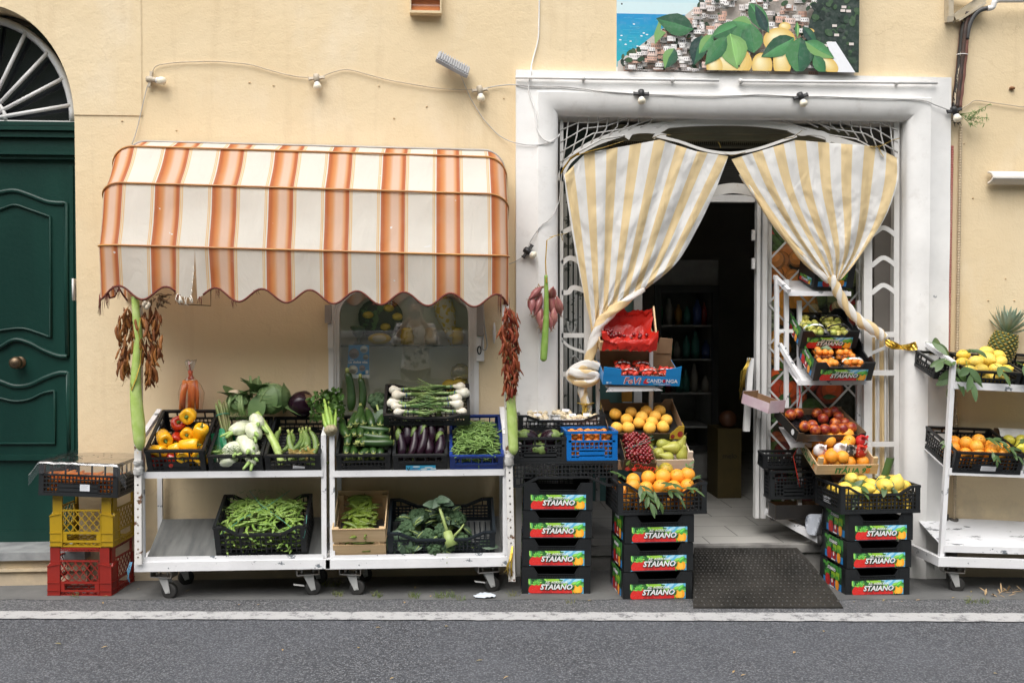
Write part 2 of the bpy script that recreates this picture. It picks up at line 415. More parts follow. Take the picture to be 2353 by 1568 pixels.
def whiteline():
 m, nt, b = newmat('worn_road_paint')
 vo = nt.nodes.new('ShaderNodeTexVoronoi'); vo.inputs['Scale'].default_value = 95
 tc = nt.nodes.new('ShaderNodeTexCoord'); nt.links.new(tc.outputs['Object'], vo.inputs[0])
 w = math_(nt, 'ADD', noisen(nt, 14, 7, .7), math_(nt, 'MULTIPLY', vo.outputs['Distance'], .16))
 col = mixrgb(nt, (.40, .40, .40), (.11, .11, .115), ramp(nt, w, [(.60, 0), (.72, .85)]))
 nt.links.new(col, b.inputs['Base Color']); b.inputs['Roughness'].default_value = .8
 bump(nt, b, vo.outputs['Distance'], .4, .004)
 g = B(); xs = [-8+i*.04 for i in range(401)]; n = len(xs)
 lo = lambda x: line_lo(x)+.012+.010*noise.noise((x*9, 0, 0))+.005*noise.noise((x*31, 0, 0)); hi = lambda x: line_hi(x)-.006+.010*noise.noise((x*9, 7, 0))+.005*noise.noise((x*29, 5, 0))
 g.add([(x, lo(x), gz(x)+.006) for x in xs]+[(x, hi(x), gz(x)+.006) for x in xs], [(i, i+1, n+i+1, n+i) for i in range(n-1)], False)
 return g.build('road_line', m)
struct(whiteline())

# ------------------------------------------------------------------ the building
BLD = thing('shop_building', 'ochre plastered shop front with a white portal, arched window and arched green door', 'building')
XL, XR, ZT = -7.5, 7.5, 6.0
dc = P(-37, 272); da = P(171, 272).x-dc.x; db = P(-37, 10).z-dc.z
wx0, wx1 = P(757, 730).x, P(1097, 730).x; wzs, wzt, wz0 = P(928, 735).z, P(928, 634).z, P(928, 965).z
px0, px1 = P(1222, 700).x, P(2150, 700).x; pzt = P(1680, 215).z
def door_top(x):
 t = (x-dc.x)/da; return dc.z+db*math.sqrt(max(0, 1-t*t))
def win_top(x):
 t = (x-(wx0+wx1)/2)/((wx1-wx0)/2); return wzs+(wzt-wzs)*max(0, 1-abs(t)**2.6)**(1/2.6)
def facade():
 b = B(); xs = {XL, XR, wx0, wx1, px0, px1}
 xs |= {dc.x-da+2*da*(.5-.5*cos(pi*k/40)) for k in range(41)} | {wx0+(wx1-wx0)*(.5-.5*cos(pi*k/40)) for k in range(41)}
 xs = sorted(xs); dep = .28; zs0 = .19
 def quad(x0, x1, a0, a1, t0, t1): b.add([(x0, 0, a0), (x1, 0, a1), (x1, 0, t1), (x0, 0, t0)], [(0, 1, 2, 3)], False)
 def rev(p, q): b.add([(p[0], 0, p[1]), (q[0], 0, q[1]), (q[0], dep, q[1]), (p[0], dep, p[1])], [(0, 1, 2, 3)], False)
 for x0, x1 in zip(xs, xs[1:]):
  m = (x0+x1)/2
  if dc.x-da < m < dc.x+da:
   quad(x0, x1, -.3, -.3, zs0, zs0); quad(x0, x1, door_top(x0), door_top(x1), ZT, ZT); rev((x0, door_top(x0)), (x1, door_top(x1)))
  elif wx0 < m < wx1:
   quad(x0, x1, -.3, -.3, wz0, wz0); quad(x0, x1, win_top(x0), win_top(x1), ZT, ZT); rev((x0, win_top(x0)), (x1, win_top(x1))); rev((x0, wz0), (x1, wz0))
  elif px0 < m < px1: quad(x0, x1, pzt, pzt, ZT, ZT); rev((x0, pzt), (x1, pzt))
  else: quad(x0, x1, -.3, -.3, ZT, ZT)
 for x, z0, z1 in ((dc.x-da, zs0, dc.z), (dc.x+da, zs0, dc.z), (wx0, wz0, wzs), (wx1, wz0, wzs), (px0, -.3, pzt), (px1, -.3, pzt)):
  b.add([(x, 0, z0), (x, 0, z1), (x, dep, z1), (x, dep, z0)], [(0, 1, 2, 3)], False)
 return b.build('facade_wall', m_wall, BLD)
facade()
# a proud skin of plaster round the arch
def skin():
 b = B(); y = -.006; xe, zb = P(324, 100).x, P(250, 265).z
 xs = sorted({XL, xe, dc.x+da+.001} | {dc.x-da+2*da*(.5-.5*cos(pi*k/40)) for k in range(41)})
 f = lambda x: max(zb, door_top(x) if abs(x-dc.x) < da else zb)
 for x0, x1 in zip(xs, xs[1:]):
  if x0 >= dc.x-da:
   w = lambda z: .006*noise.noise((0, z*3, 4)) if x1 == xe else 0
   if x1 == xe:
    zz = [zb+(ZT-zb)*i/30 for i in range(31)]
    for z0, z1 in zip(zz, zz[1:]):
     b.add([(x0, y, z0), (x1+w(z0), y, z0), (x1+w(z1), y, z1), (x0, y, z1)], [(0, 1, 2, 3)], False)
     b.add([(x1+w(z0), y, z0), (x1+w(z0)+.008, 0, z0), (x1+w(z1)+.008, 0, z1), (x1+w(z1), y, z1)], [(0, 1, 2, 3)], False)
   else: b.add([(x0, y, f(x0)), (x1, y, f(x1)), (x1, y, ZT), (x0, y, ZT)], [(0, 1, 2, 3)], False)
   b.add([(x0, y, f(x0)), (x1, y, f(x1)), (x1, 0, f(x1)-.004), (x0, 0, f(x0)-.004)], [(0, 1, 2, 3)], False)
 return b.build('plaster_panel', m_wall, BLD)
skin()
# step under the green door
def step():
 b = B(); x1 = P(178, 1240).x; x0 = dc.x-da-.1; x1 = P(200, 1240, -.05).x
 b.box(x0, x1, -.09, .3, .150, .195); b.cm = 1; b.box(x0, x1, -.055, -.001, -.05, .149); b.box(x0, x1, -.075, -.003, .085, .10)
 return b.build('door_step', [m_stone, m_wall], BLD)
step()
# white portal round the shop door: one moulding swept up, across and down, mitred
def portal():
 prof = [(0, .0), (0, -.05), (.115, -.052)]+[(.125+.120*sin(pi/2*k/8), -.06+.062*(1-cos(pi/2*k/8))) for k in range(9)]+[(.246, .2)]
 xa, xb = P(1184, 600).x, P(2181, 600, -.05).x; za, zb = P(1184, 160, -.05).z, P(2185, 178, -.05).z
 b = B(); n = len(prof)
 def zt(x): return za+(zb-za)*(x-xa)/(xb-xa)
 st = []
 zz = [-.25+(.25+za-.3)*k/24 for k in range(25)]
 wob = lambda i, z: .004*noise.noise((i, z*2.2, 0))
 for z in zz: st.append([(xa+u+wob(1, z), y+wob(2, z), z) for u, y in prof])
 for k in range(31):
  t = k/30
  st.append([((xa+u)+(xb-xa-2*u)*t, y+wob(3, t*9), zt(xa+(xb-xa)*t)-u) for u, y in prof])
 for z in zz[::-1]: st.append([(xb-u+wob(4, z), y+wob(5, z), z) for u, y in prof])
 vs = [p for r in st for p in r]
 b.add(vs, [(i*n+k, i*n+k+1, (i+1)*n+k+1, (i+1)*n+k) for i in range(len(st)-1) for k in range(n-1)], True)
 o = b.build('door_surround', m_white, BLD)
 es = o.modifiers.new('split', 'EDGE_SPLIT'); es.split_angle = R(38)
portal()
# shop floor, threshold and room
FZ = P(1700, 1252, .05).z
ix0, ix1 = P(1283, 700).x-.7, P(2065, 700).x+.4
def room():
 m, nt, b = newmat('pale_floor_tiles'); br = nt.nodes.new('ShaderNodeTexBrick')
 br.inputs['Color1'].default_value = (.52, .51, .48, 1); br.inputs['Color2'].default_value = (.47, .46, .43, 1); br.inputs['Mortar'].default_value = (.12, .12, .11, 1)
 br.inputs['Scale'].default_value = 1; br.inputs['Mortar Size'].default_value = .004; br.inputs['Brick Width'].default_value = .45; br.inputs['Row Height'].default_value = .3
 tc = nt.nodes.new('ShaderNodeTexCoord'); nt.links.new(tc.outputs['Object'], br.inputs[0])
 nt.links.new(mixrgb(nt, br.outputs[0], (.2, .19, .17), ramp(nt, noisen(nt, 3, 6), [(.45, 0), (.8, .6)])), b.inputs['Base Color']); b.inputs['Roughness'].default_value = .35
 g = B(); g.box(ix0, ix1, .09, 4, FZ-.05, FZ); struct(g.build('shop_floor', m))
 g = B(); g.box(ix0+.62, ix1-.35, .04, .10, FZ-.045, FZ+.003)
 g.box(ix0+.62, ix1-.35, .06, .089, -.3, FZ-.051); g.build('threshold', M('worn_threshold_stone', (.32, .31, .29), .8, (.13, .125, .12), 6, .6, 22), BLD)
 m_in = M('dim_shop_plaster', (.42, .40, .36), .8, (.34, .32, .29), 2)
 g = B()
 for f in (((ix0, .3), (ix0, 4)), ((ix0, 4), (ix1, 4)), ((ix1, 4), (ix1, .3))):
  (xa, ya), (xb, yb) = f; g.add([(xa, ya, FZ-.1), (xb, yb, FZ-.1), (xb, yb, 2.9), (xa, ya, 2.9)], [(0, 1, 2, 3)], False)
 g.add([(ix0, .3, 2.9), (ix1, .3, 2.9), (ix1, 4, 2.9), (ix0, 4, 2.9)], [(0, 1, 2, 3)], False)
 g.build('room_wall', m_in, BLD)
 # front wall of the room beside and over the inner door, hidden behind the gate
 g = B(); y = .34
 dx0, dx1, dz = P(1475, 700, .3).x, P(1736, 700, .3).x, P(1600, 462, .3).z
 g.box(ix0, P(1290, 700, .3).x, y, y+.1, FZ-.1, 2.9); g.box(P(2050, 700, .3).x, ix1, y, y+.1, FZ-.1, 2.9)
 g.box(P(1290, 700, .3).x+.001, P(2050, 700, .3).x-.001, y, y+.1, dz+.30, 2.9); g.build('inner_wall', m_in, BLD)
room()

# ---- green arched door
def green_door():
 Y = .18
 d = bpy.data.objects.new('green_door', None); COL.objects.link(d); d.parent = BLD
 xa, xb = dc.x-da-.05, dc.x+da+.03; zb, zt = .19, P(80, 300, Y).z
 b = B(); b.box(xa, xb, Y, Y+.05, zb+.02, zt); b.box(xa, xb, Y-.004, Y+.02, zb, zb+.075); b.build('door_leaf', m_green, d)
 b = B()
 for y0, y1, pr in ((283, 292, .05), (294, 303, .062), (305, 318, .045), (320, 352, .018), (350, 358, .05), (359, 367, .03)):
  b.box(xa, xb, Y-pr, Y-.001, P(80, y1, Y).z, P(80, y0, Y).z)
 b.build('door_cornice', m_green, d)
 b = B()
 mir = lambda pts: pts+[(-74-x, y) for x, y in pts[::-1] if x > -37]
 def mould(pts, r, close_y=None):
  q = [(-74-x, y) for x, y in pts[::-1]]+pts
  v = [P(x, y, Y-.004) for x, y in q]
  b.tube(v, r, 8, flat=.7)
 def sm(pts, n=6):                               # smooth polyline
  out = []
  for i in range(len(pts)-1):
   p0, p1, p2, p3 = pts[max(i-1, 0)], pts[i], pts[i+1], pts[min(i+2, len(pts)-1)]
   for k in range(n):
    t = k/n
    out.append(tuple(.5*((2*p1[j])+(-p0[j]+p2[j])*t+(2*p0[j]-5*p1[j]+4*p2[j]-p3[j])*t*t+(-p0[j]+3*p1[j]-3*p2[j]+p3[j])*t**3) for j in (0, 1)))
  return out+[pts[-1]]
 globals()['smooth2'] = sm
 mould(sm([(-37, 452), (0, 442), (33, 438), (67, 448), (110, 464), (152, 467)])+[(152, 640), (155, 817)]+[], .014)
 mould(sm([(-37, 806), (0, 797), (33, 780), (67, 787), (100, 804), (134, 817), (156, 818)]), .020)
 mould(sm([(-37, 488), (0, 481), (33, 471), (67, 481), (115, 498)])+[(116, 640)]+sm([(117, 775), (87, 764), (50, 754), (0, 759), (-37, 768)]), .011)
 mould(sm([(-37, 866), (0, 876), (33, 887), (67, 884), (100, 869), (134, 857), (157, 857)])+[(158, 950), (159, 1040)], .015)
 mould(sm([(-37, 908), (0, 914), (33, 921), (67, 917), (100, 902), (125, 897)])+[(126, 960), (127, 1018), (-37, 1018)], .011)
 b.bar(P(-240, 1050, Y-.01), P(168, 1050, Y-.01), .03, .03)
 b.bar(P(164, 380, Y-.003), P(168, 1200, Y-.003), .012, .02)
 b.build('panel_moulding', m_green, d)
 b = B(); c = P(37, 833, Y-.05)
 b.lathe([(.0, -.034), (.022, -.032), (.034, -.018), (.036, 0), (.028, .016), (.016, .024), (.016, .04), (.034, .044), (.036, .052)], 20, Matrix.Translation(c) @ Matrix.Rotation(-pi/2, 4, 'X'))
 b.build('door_knob', m_brass, d)
 b = B(); h0, h1 = P(171, 690, .01), P(171, 640, .01); b.box(h0.x-.006, h0.x+.004, -.006, .05, h0.z, h1.z); b.tube([(h0.x-.001, -.008, h0.z), (h0.x-.001, -.008, h1.z)], .006)
 b.build('hinge', m_joinery, d)
 # fanlight
 f = bpy.data.objects.new('fanlight', None); COL.objects.link(f); f.parent = BLD
 Yf = .17; c = P(-37, 276, Yf); a = P(171, 276, Yf).x-c.x
 arc = lambda s, sb, n=32: [Vector((c.x+a*s*cos(pi*k/n), Yf, c.z+db*sb*sin(pi*k/n))) for k in range(n+1)]
 b = B(); b.tube(arc(.985, .915), .022, 6); b.bar((c.x-a*1.1, Yf, c.z-.012), (c.x+a*1.1, Yf, c.z-.012), .03, .022)
 b.build('fanlight_frame', m_joinery, f)
 b = B()
 hub = [Vector((c.x+.125*cos(pi*k/12), Yf-.012, c.z+.125*sin(pi*k/12))) for k in range(13)]
 b.tube(hub, .011, 8)
 for t in (9, 25, 42.5, 60.5, 79, 101, 119.5, 137.5, 155, 171):
  b.tube([c+Vector((.06*cos(R(t)), -.012, .06*sin(R(t)))), c+Vector((a*.98*cos(R(t)), -.012, db*.91*sin(R(t))))], .0115, 8)
 b.build('fanlight_bar', m_joinery, f)
 b = B(); pts = arc(1.06, 1.06); b.add(list(pts), [tuple(range(len(pts)))], False)
 for v in range(len(b.v)): b.v[v] = (b.v[v][0], Yf+.03, b.v[v][2])
 b.build('fanlight_pane', M('dark_fanlight_glass', (.012, .014, .016), .04, (.02, .022, .026), 3, spec=.8), f)
green_door()
# far side of the street, seen only in the panes: a wooded slope above the sea wall
# ------------------------------------------------------------------ cloth
def clothmat(name, stops, interp, splash=0, bs=.25, tl=.3, scale=1.0):
 m, nt, b = newmat(name)
 a = nt.nodes.new('ShaderNodeAttribute'); a.attribute_name = 'u'
 col = ramp(nt, math_(nt, 'FRACT', a.outputs['Fac']), stops, interp)
 weave = noisen(nt, 160, 2)
 col = mixrgb(nt, col, (.5, .46, .4), ramp(nt, noisen(nt, 2.2, 6, .65, stretch=(.5, 1, 2.4)), [(.5, 0), (.85, .16)]))
 if splash: col = mixrgb(nt, col, (.85, .85, .84), ramp(nt, noisen(nt, 16, 3, .5), [(.73, 0), (.745, .9)]))
 nt.links.new(col, b.inputs['Base Color']); b.inputs['Roughness'].default_value = .75; b.inputs['Specular IOR Level'].default_value = .25
 bump(nt, b, math_(nt, 'ADD', noisen(nt, 6, 4, .6, stretch=(1.4, 1, .5), dist=.6), math_(nt, 'MULTIPLY', weave, .05)), bs, .03)
 t = nt.nodes.new('ShaderNodeBsdfTranslucent'); nt.links.new(col, t.inputs[0])
 mx = nt.nodes.new('ShaderNodeMixShader'); mx.inputs[0].default_value = tl
 nt.links.new(b.outputs[0], mx.inputs[1]); nt.links.new(t.outputs[0], mx.inputs[2])
 nt.links.new(mx.outputs[0], nt.nodes['Material Output'].inputs[0]); return m
_cr, _ru, _or, _pe, _ye = (.80, .78, .715), (.50, .185, .10), (.75, .39, .19), (.78, .56, .43), (.78, .47, .13)
m_awn = clothmat('awning_canvas', [(0, _ru), (.045, (.50, .15, .055)), (.09, (.64, .24, .08)), (.14, (.70, .34, .15)), (.2, _pe), (.25, (.78, .56, .44)), (.30, _pe), (.345, _or), (.385, (.52, .15, .055)), (.43, _ru), (.435, _cr), (.447, _ye), (.467, _cr), (.475, _ye), (.495, _cr), (.51, _cr), (.93, _cr), (.935, _ye), (.955, _cr), (.963, _ye), (.984, _cr), (.995, _cr)], 'LINEAR', 1, .45, .42)
m_curt = clothmat('striped_curtain_cotton', [(0, (.87, .86, .835)), (.5, (.87, .68, .385)), (.985, (.87, .86, .835))], 'CONSTANT', 0, .6, .35)
m_trim = M('rust_binding', (.16, .035, .02), .8, (.10, .02, .015), 30)
m_rod = M('ochre_awning_rod', (.50, .24, .06), .45, (.36, .15, .05), 6)

# ------------------------------------------------------------------ striped awning: hoops turning on one pivot each side
def awning():
 AW = thing('awning', 'orange and cream striped canvas awning with torn scalloped valance over the arched window', 'awning')
 d = [.02, .26, .46, .55]
 yl, yr = [326, 337, 421, 564], [347, 362, 447, 588]
 XL_ = P(214, 564, -.53).x; XR_ = P(1172, 588, -.53).x
 zl = [P(300 if i == 0 else 250, yl[i], -d[i]).z for i in range(4)]; zr = [P(1150, yr[i], -d[i]).z for i in range(4)]
 pl, pr = zl[3], zr[3]; r = .12
 ns, nc, nf = 6, 8, 130
 def hoop(D, ZL, ZR, drop=lambda u: 0):
  """points of one hoop from the pivot at one side round to the other, with arc length"""
  pts = []
  for k in range(ns): pts.append((0, k/ns, 0))
  for k in range(nc+1): a = pi/2*k/nc; pts.append((1, cos(a), sin(a)))
  for k in range(1, nf): pts.append((2, k/nf, 0))
  for k in range(nc+1): a = pi/2*(1-k/nc); pts.append((3, cos(a), sin(a)))
  for k in range(ns-1, -1, -1): pts.append((4, k/ns, 0))
  out = []
  for kind, p, q in pts:
   left = kind in (0, 1)
   Z, zp = (ZL, pl) if kind in (0, 1) else (ZR, pr)
   L = math.hypot(D, Z-zp) if True else 0
   rr = min(r, L*.8)
   if kind in (0, 4): f = (L-rr)*p; xo = 0
   elif kind in (1, 3): f = L-rr+rr*q; xo = rr*(1-p)
   else: f = None
   if f is not None:
    x = XL_+xo if left else XR_-xo
    out.append((x, -D*f/L, zp+(Z-zp)*f/L))
   else:
    x = XL_+r+(XR_-XL_-2*r)*p; out.append((x, -D, ZL+(ZR-ZL)*p))
  return out
 H = [hoop(d[i], zl[i], zr[i]) for i in range(4)]
 # arc length on the lowest hoop gives every column its place in the stripes
 ul = [0]
 for a, c in zip(H[3], H[3][1:]): ul.append(ul[-1]+math.dist(a, c))
 per = px(131.3, 600, 570, -.55); n = len(ul)
 k0 = min(range(n), key=lambda i: abs(H[3][i][0]-P(222, 600, -.55).x) if ns <= i < n-ns else 9)
 uu = [(u-ul[k0])/per for u in ul]
 b = B(); b.u = []
 rows = []
 for i in range(3):
  m = 10 if i else 5
  for j in range(m):
   t = j/m; row = []
   for k in range(n):
    p, q = Vector(H[i][k]), Vector(H[i+1][k]); v = p.lerp(q, t)
    s = sin(pi*t)*(.016+.014*noise.noise((k*.07, i*3.1, 0))) + .006*noise.noise((v.x*5, v.y*5+i, v.z*7))
    v.y += s*.8; v.z -= s*.35; row.append(v)
   rows.append(row)
 rows.append([Vector(p) for p in H[3]])
 for row in rows: b.v += [tuple(p) for p in row]; b.u += uu
 for j in range(len(rows)-1):
  for k in range(n-1): b.f.append([j*n+k, j*n+k+1, (j+1)*n+k+1, (j+1)*n+k]); b.mi.append(0); b.sm.append(True)
 # valance
 hp = px(109.8, 600, 570, -.55); uh = ul[min(range(n), key=lambda i: abs(H[3][i][0]-P(253, 600, -.55).x) if ns+nc <= i < n-ns-nc else 9)]
 cut = min(range(n), key=lambda i: abs(H[3][i][0]-P(449, 600, -.55).x) if ns+nc <= i < n-ns-nc else 9)
 def val(k, t, side):
  p = Vector(H[3][k]); q = (p.x-XL_)/(XR_-XL_)
  D = .236+(-.006)*q-.034*cos(2*pi*(ul[k]-uh)/hp)
  tear = 0
  if side and abs(p.x-H[3][cut][0]) < .12 and p.y < -.3:
   tear = -.026*t**1.4*max(0, 1-(H[3][cut][0]-p.x)/.12) if side < 0 else .004*t
   if side < 0: D -= .02*max(0, 1-(H[3][cut][0]-p.x)/.10)*(1+noise.noise((k*1.7, 0, 0)))
  w = t*(.010*noise.noise((p.x*4, p.y*4, t*1.2))+.007*sin(ul[k]*13))
  inward = .02*t
  return Vector((p.x+tear+(0 if abs(p.y) > .4 else 0), p.y+inward*(1 if p.y < -.3 else 0)+w, p.z-D*t))
 edge_pts = {}
 for lo, hi, side in ((0, cut, -1), (cut, n-1, 1)):
  o = len(b.v); nn = hi-lo+1; m = 9
  for j in range(m+1):
   for k in range(lo, hi+1): b.v.append(tuple(val(k, j/m, side))); b.u.append(uu[k])
  for j in range(m):
   for k in range(nn-1): b.f.append([o+j*nn+k, o+j*nn+k+1, o+(j+1)*nn+k+1, o+(j+1)*nn+k]); b.mi.append(0); b.sm.append(True)
  edge_pts[side] = [val(k, 1.0, side) for k in range(lo, hi+1)]
 b.build('canvas', m_awn, AW)
 for i in (1, 2, 3):
  g = B(); g.tube([Vector(p)+Vector((0, -.006 if i < 3 else -.004, .003)) for p in H[i]], .0050, 8); g.build('hoop', m_rod, AW)
 g = B(); g.tube([Vector(p)+Vector((0, 0, .004)) for p in H[0]], .006, 6); g.build('wall_rail', m_awn if False else M('grey_awning_rail', (.4, .38, .36), .5), AW)
 xt0, xt1 = P(402, 690, -.55).x, P(462, 690, -.55).x
 g = B()
 for side in (-1, 1):
  run = []
  for p in edge_pts[side]:
   if p.y < -.4 and xt0 < p.x < xt1:
    if len(run) > 1: g.tube(run, .0055, 6)
    run = []
   else: run.append(p)
  if len(run) > 1: g.tube(run, .0055, 6)
 g.build('edge_binding', m_trim, AW)
 g = B()
 ep = [p for p in edge_pts[-1]+edge_pts[1] if p.y < -.3]
 def tassel(x, y, Y, L, nst, spread):
  g = B(); e = min(ep, key=lambda p: abs(p.x-P(x, y, -.53).x)); sc = px(1, x, y, -.53)
  for i in range(nst):
   p = e+Vector((U(-spread, spread)*sc, U(-.004, .004), .004)); w = U(-.006, .006)
   g.tube([p, p+Vector((w, U(-.004, .004), -L*.5*U(.7, 1))), p+Vector((w*2+U(-.006, .006), 0, -L*U(.7, 1)))], [.0013, .0011, .0005], 4)
  g.build('fringe_tassel', m_trim, AW)
 tassel(216, 672, -.53, .115, 16, 3); tassel(213, 676, -.53, .09, 8, 2)
 for x, y, L, k in ((243, 678, .08, 10), (256, 676, .05, 6), (266, 678, .075, 8), (400, 690, .03, 4), (415, 692, .05, 6), (462, 675, .05, 6), (500, 690, .06, 6), (537, 694, .05, 6), (590, 694, .03, 4), (862, 698, .02, 8), (1150, 705, .12, 8)): tassel(x, y, -.53 if x > 300 else -.3, L, k, 5)
 g = B()
 for i in range(14):
  xx = U(406, 440); p = min(edge_pts[-1], key=lambda p: abs(p.x-P(xx, 690, -.53).x)+(p.y > -.3)); g.tube([p, p+Vector((U(-.01, .015), U(-.01, .01), -.03)), p+Vector((U(-.01, .02), 0, -U(.03, .06)))], [.002, .002, .0006], 4)
 for i in range(12):
  t = U(.25, 1); p = P(447-t*9, 588+t*95, -.54); g.tube([p, p+Vector((U(0, .01), -.004, -U(.01, .03)))], [.0018, .0005], 4)
 g.build('torn_threads', M('cream_threads', (.74, .71, .63), .8), AW)
awning()

# ------------------------------------------------------------------ curtains of the shop door
CURY = -.012
def curtain(name, label, rows, ss, ts, nstripe, u0, folds, twist, knot, vp=None):
 ns, nt_ = 110, 64
 def row_at(s, t):
  # catmull over rows, linear across
  def across(r):
   for i in range(len(ss)-1):
    if s <= ss[i+1]+1e-9:
     q = (s-ss[i])/(ss[i+1]-ss[i]); return (r[i][0]+(r[i+1][0]-r[i][0])*q, r[i][1]+(r[i+1][1]-r[i][1])*q)
  i = 0
  while i < len(ts)-2 and t > ts[i+1]: i += 1
  q = (t-ts[i])/(ts[i+1]-ts[i]); pts = [across(rows[max(0, min(len(rows)-1, i+k))]) for k in (-1, 0, 1, 2)]
  return tuple(.5*((2*pts[1][j])+(-pts[0][j]+pts[2][j])*q+(2*pts[0][j]-5*pts[1][j]+4*pts[2][j]-pts[3][j])*q*q+(-pts[0][j]+3*pts[1][j]-3*pts[2][j]+pts[3][j])*q**3) for j in (0, 1))
 b = B(); b.u = []
 for j in range(nt_+1):
  t = j/nt_
  for i in range(ns+1):
   s = i/ns; x, y = row_at(s, t)
   amp = .003+.017*min(1, t*1.5)*(1-.3*t)
   f = sum(a*math.sin(2*pi*(k*s)+ph+t*dr) for k, ph, a, dr in folds)
   Y = CURY-.02-amp*f-.025*sin(pi*t)*sin(pi*s)-.016*noise.noise(Vector((s*7+t*2.5, t*3.2, u0*5)))-.007*noise.noise(Vector((s*19-t*6, t*9, u0)))-.004*noise.noise(Vector((s*30, t*26, u0)))
   b.v.append(tuple(P(x, y, Y))); b.u.append(u0+nstripe*s if not vp else u0+(vp[0]+(x-vp[0])*(vp[1]-350)/(vp[1]-y)-1347)/52)
 n = ns+1
 for j in range(nt_):
  for i in range(ns): b.f.append([j*n+i, j*n+i+1, (j+1)*n+i+1, (j+1)*n+i]); b.mi.append(0); b.sm.append(True)
 C = thing(name, label, 'curtain')
 b.build('curtain_cloth', m_curt, C)
 def rope(pts, rad, turns, Y, part='twisted_cloth', nst=2):
  b = B(); b.u = []; N = 46; nk = 20
  q = [P(x, y, Y) for x, y in pts]
  def at(t):
   f = t*(len(q)-1); i = min(int(f), len(q)-2); a = f-i
   p0, p1, p2, p3 = q[max(i-1, 0)], q[i], q[i+1], q[min(i+2, len(q)-1)]
   r_ = rad[i]+(rad[i+1]-rad[i])*a
   return .5*((2*p1)+(-p0+p2)*a+(2*p0-5*p1+4*p2-p3)*a*a+(-p0+3*p1-3*p2+p3)*a**3), r_
  vs = []
  for j in range(N+1):
   t = j/N; c, r_ = at(t); d = (at(min(1, t+.02))[0]-at(max(0, t-.02))[0]).normalized()
   a = d.cross(Vector((0, 1, 0))).normalized(); e = d.cross(a)
   for k in range(nk):
    th = 2*pi*k/nk; ph = th-2*pi*turns*t
    rr = r_*(1+.13*cos(3*ph)+.05*cos(7*ph+1)+.16*noise.noise(c*11)+.08*noise.noise(Vector((ph*2, t*6, 0))))
    vs.append(c+a*(rr*cos(th))+e*(rr*.85*sin(th))); b.u.append(nst*ph/(2*pi)+20+.3*noise.noise(Vector((t*5, 1, 0))))
  b.add(vs, [(j*nk+k, j*nk+(k+1) % nk, (j+1)*nk+(k+1) % nk, (j+1)*nk+k) for j in range(N) for k in range(nk)], True)
  b.build(part, m_curt, C)
 for a in twist: rope(*a)
 if knot:
  b = B(); b.u = []; c = P(*knot[0], CURY-.05)
  w, h, dd = knot[1]
  nu, nv = 26, 14
  def fn(q):
   k = 1+.10*sin(q.z*7+q.x*3)+.07*noise.noise(q*2.5); return q*k
  b.ball((w, dd, h), c, nu, nv, fn=fn)
  b.u = [((p[2]-c.z)*17+(p[0]-c.x)*6+30+.25*noise.noise(Vector(p)*14)) for p in b.v]
  b.build('curtain_knot', m_curt, C)
 return C
def ribbon(C, pts, Y, w=.012, name='gold_tie', mat=None):
 b = B(); q = [P(x, y, Y+dy) for x, y, dy in pts]
 b.tube(q, [w*U(.5, 1) for _ in q], 6, flat=.25, smooth=False); b.build(name, mat or m_gold, C)
F1 = [(4.5, .4, .55, 1.0), (7.3, 2.0, .3, -.8), (11, 1, .14, .5), (2, 1.2, .35, 0)]
cl = curtain('door_curtain', 'yellow and white striped door curtain gathered into a knot beside the strawberries', [
 [(1296, 402), (1345, 352), (1515, 321), (1597, 347), (1673, 359)],
 [(1300, 442), (1322, 440), (1482, 430), (1562, 434), (1642, 440)],
 [(1314, 535), (1338, 525), (1455, 520), (1532, 522), (1602, 524)],
 [(1328, 612), (1350, 605), (1432, 605), (1495, 606), (1552, 606)],
 [(1343, 685), (1358, 680), (1402, 680), (1440, 676), (1478, 668)],
 [(1354, 732), (1362, 732), (1377, 733), (1390, 728), (1404, 720)],
 [(1358, 768), (1362, 768), (1367, 769), (1372, 769), (1377, 766)]],
 (0, .14, .5, .75, 1), (0, .2, .4, .6, .8, .93, 1), 7.3, .62, F1,
 [([(1480, 664), (1440, 690), (1405, 716), (1380, 742), (1367, 775), (1356, 812), (1352, 846)], [.010, .022, .028, .028, .027, .026, .028], 1.7, -.05, 'twisted_cloth', 1),
     ([(1376, 842), (1350, 836), (1322, 846), (1306, 862), (1316, 874), (1340, 872)], [.024, .026, .023, .018, .020, .022], .5, -.06, 'curtain_knot', 1),
     ([(1306, 852), (1325, 858), (1350, 858), (1370, 862), (1364, 876), (1340, 880), (1318, 878)], [.018, .024, .026, .022, .018, .02, .012], .4, -.085, 'curtain_knot', 1),
     ([(1346, 872), (1338, 895), (1341, 915), (1350, 935)], [.022, .026, .024, .03], .6, -.05, 'cloth_tail', 2),
     ([(1350, 935), (1351, 955), (1354, 978)], [.024, .018, .024], .5, -.05, 'cloth_tail', 3)],
 None, (1382, 930))
ribbon(cl, [(1326, 357, 0), (1350, 349, -.01), (1390, 338, -.01), (1432, 325, 0)], -.03, .014)
ribbon(cl, [(1288, 400, 0), (1296, 385, -.01), (1310, 365, -.01), (1330, 352, 0)], -.02, .014)
ribbon(cl, [(1498, 318, 0), (1518, 309, -.01), (1540, 310, 0)], -.03, .009)
ribbon(cl, [(1328, 925, 0), (1345, 930, -.05), (1362, 925, 0)], -.05, .016)
for q in range(9): ribbon(cl, [(1345+U(-6, 6), 926, -.04), (1345+U(-14, 18), 940+U(0, 22), -.05)], -.05, .004, 'tie_end')
for q in range(14): ribbon(cl, [(1354+U(-6, 6), 975, 0), (1354+U(-9, 11), 988+U(0, 6), 0)], -.05, .0025, 'tie_end', m_curt if False else M('cream_threads', (.74, .71, .63), .8))
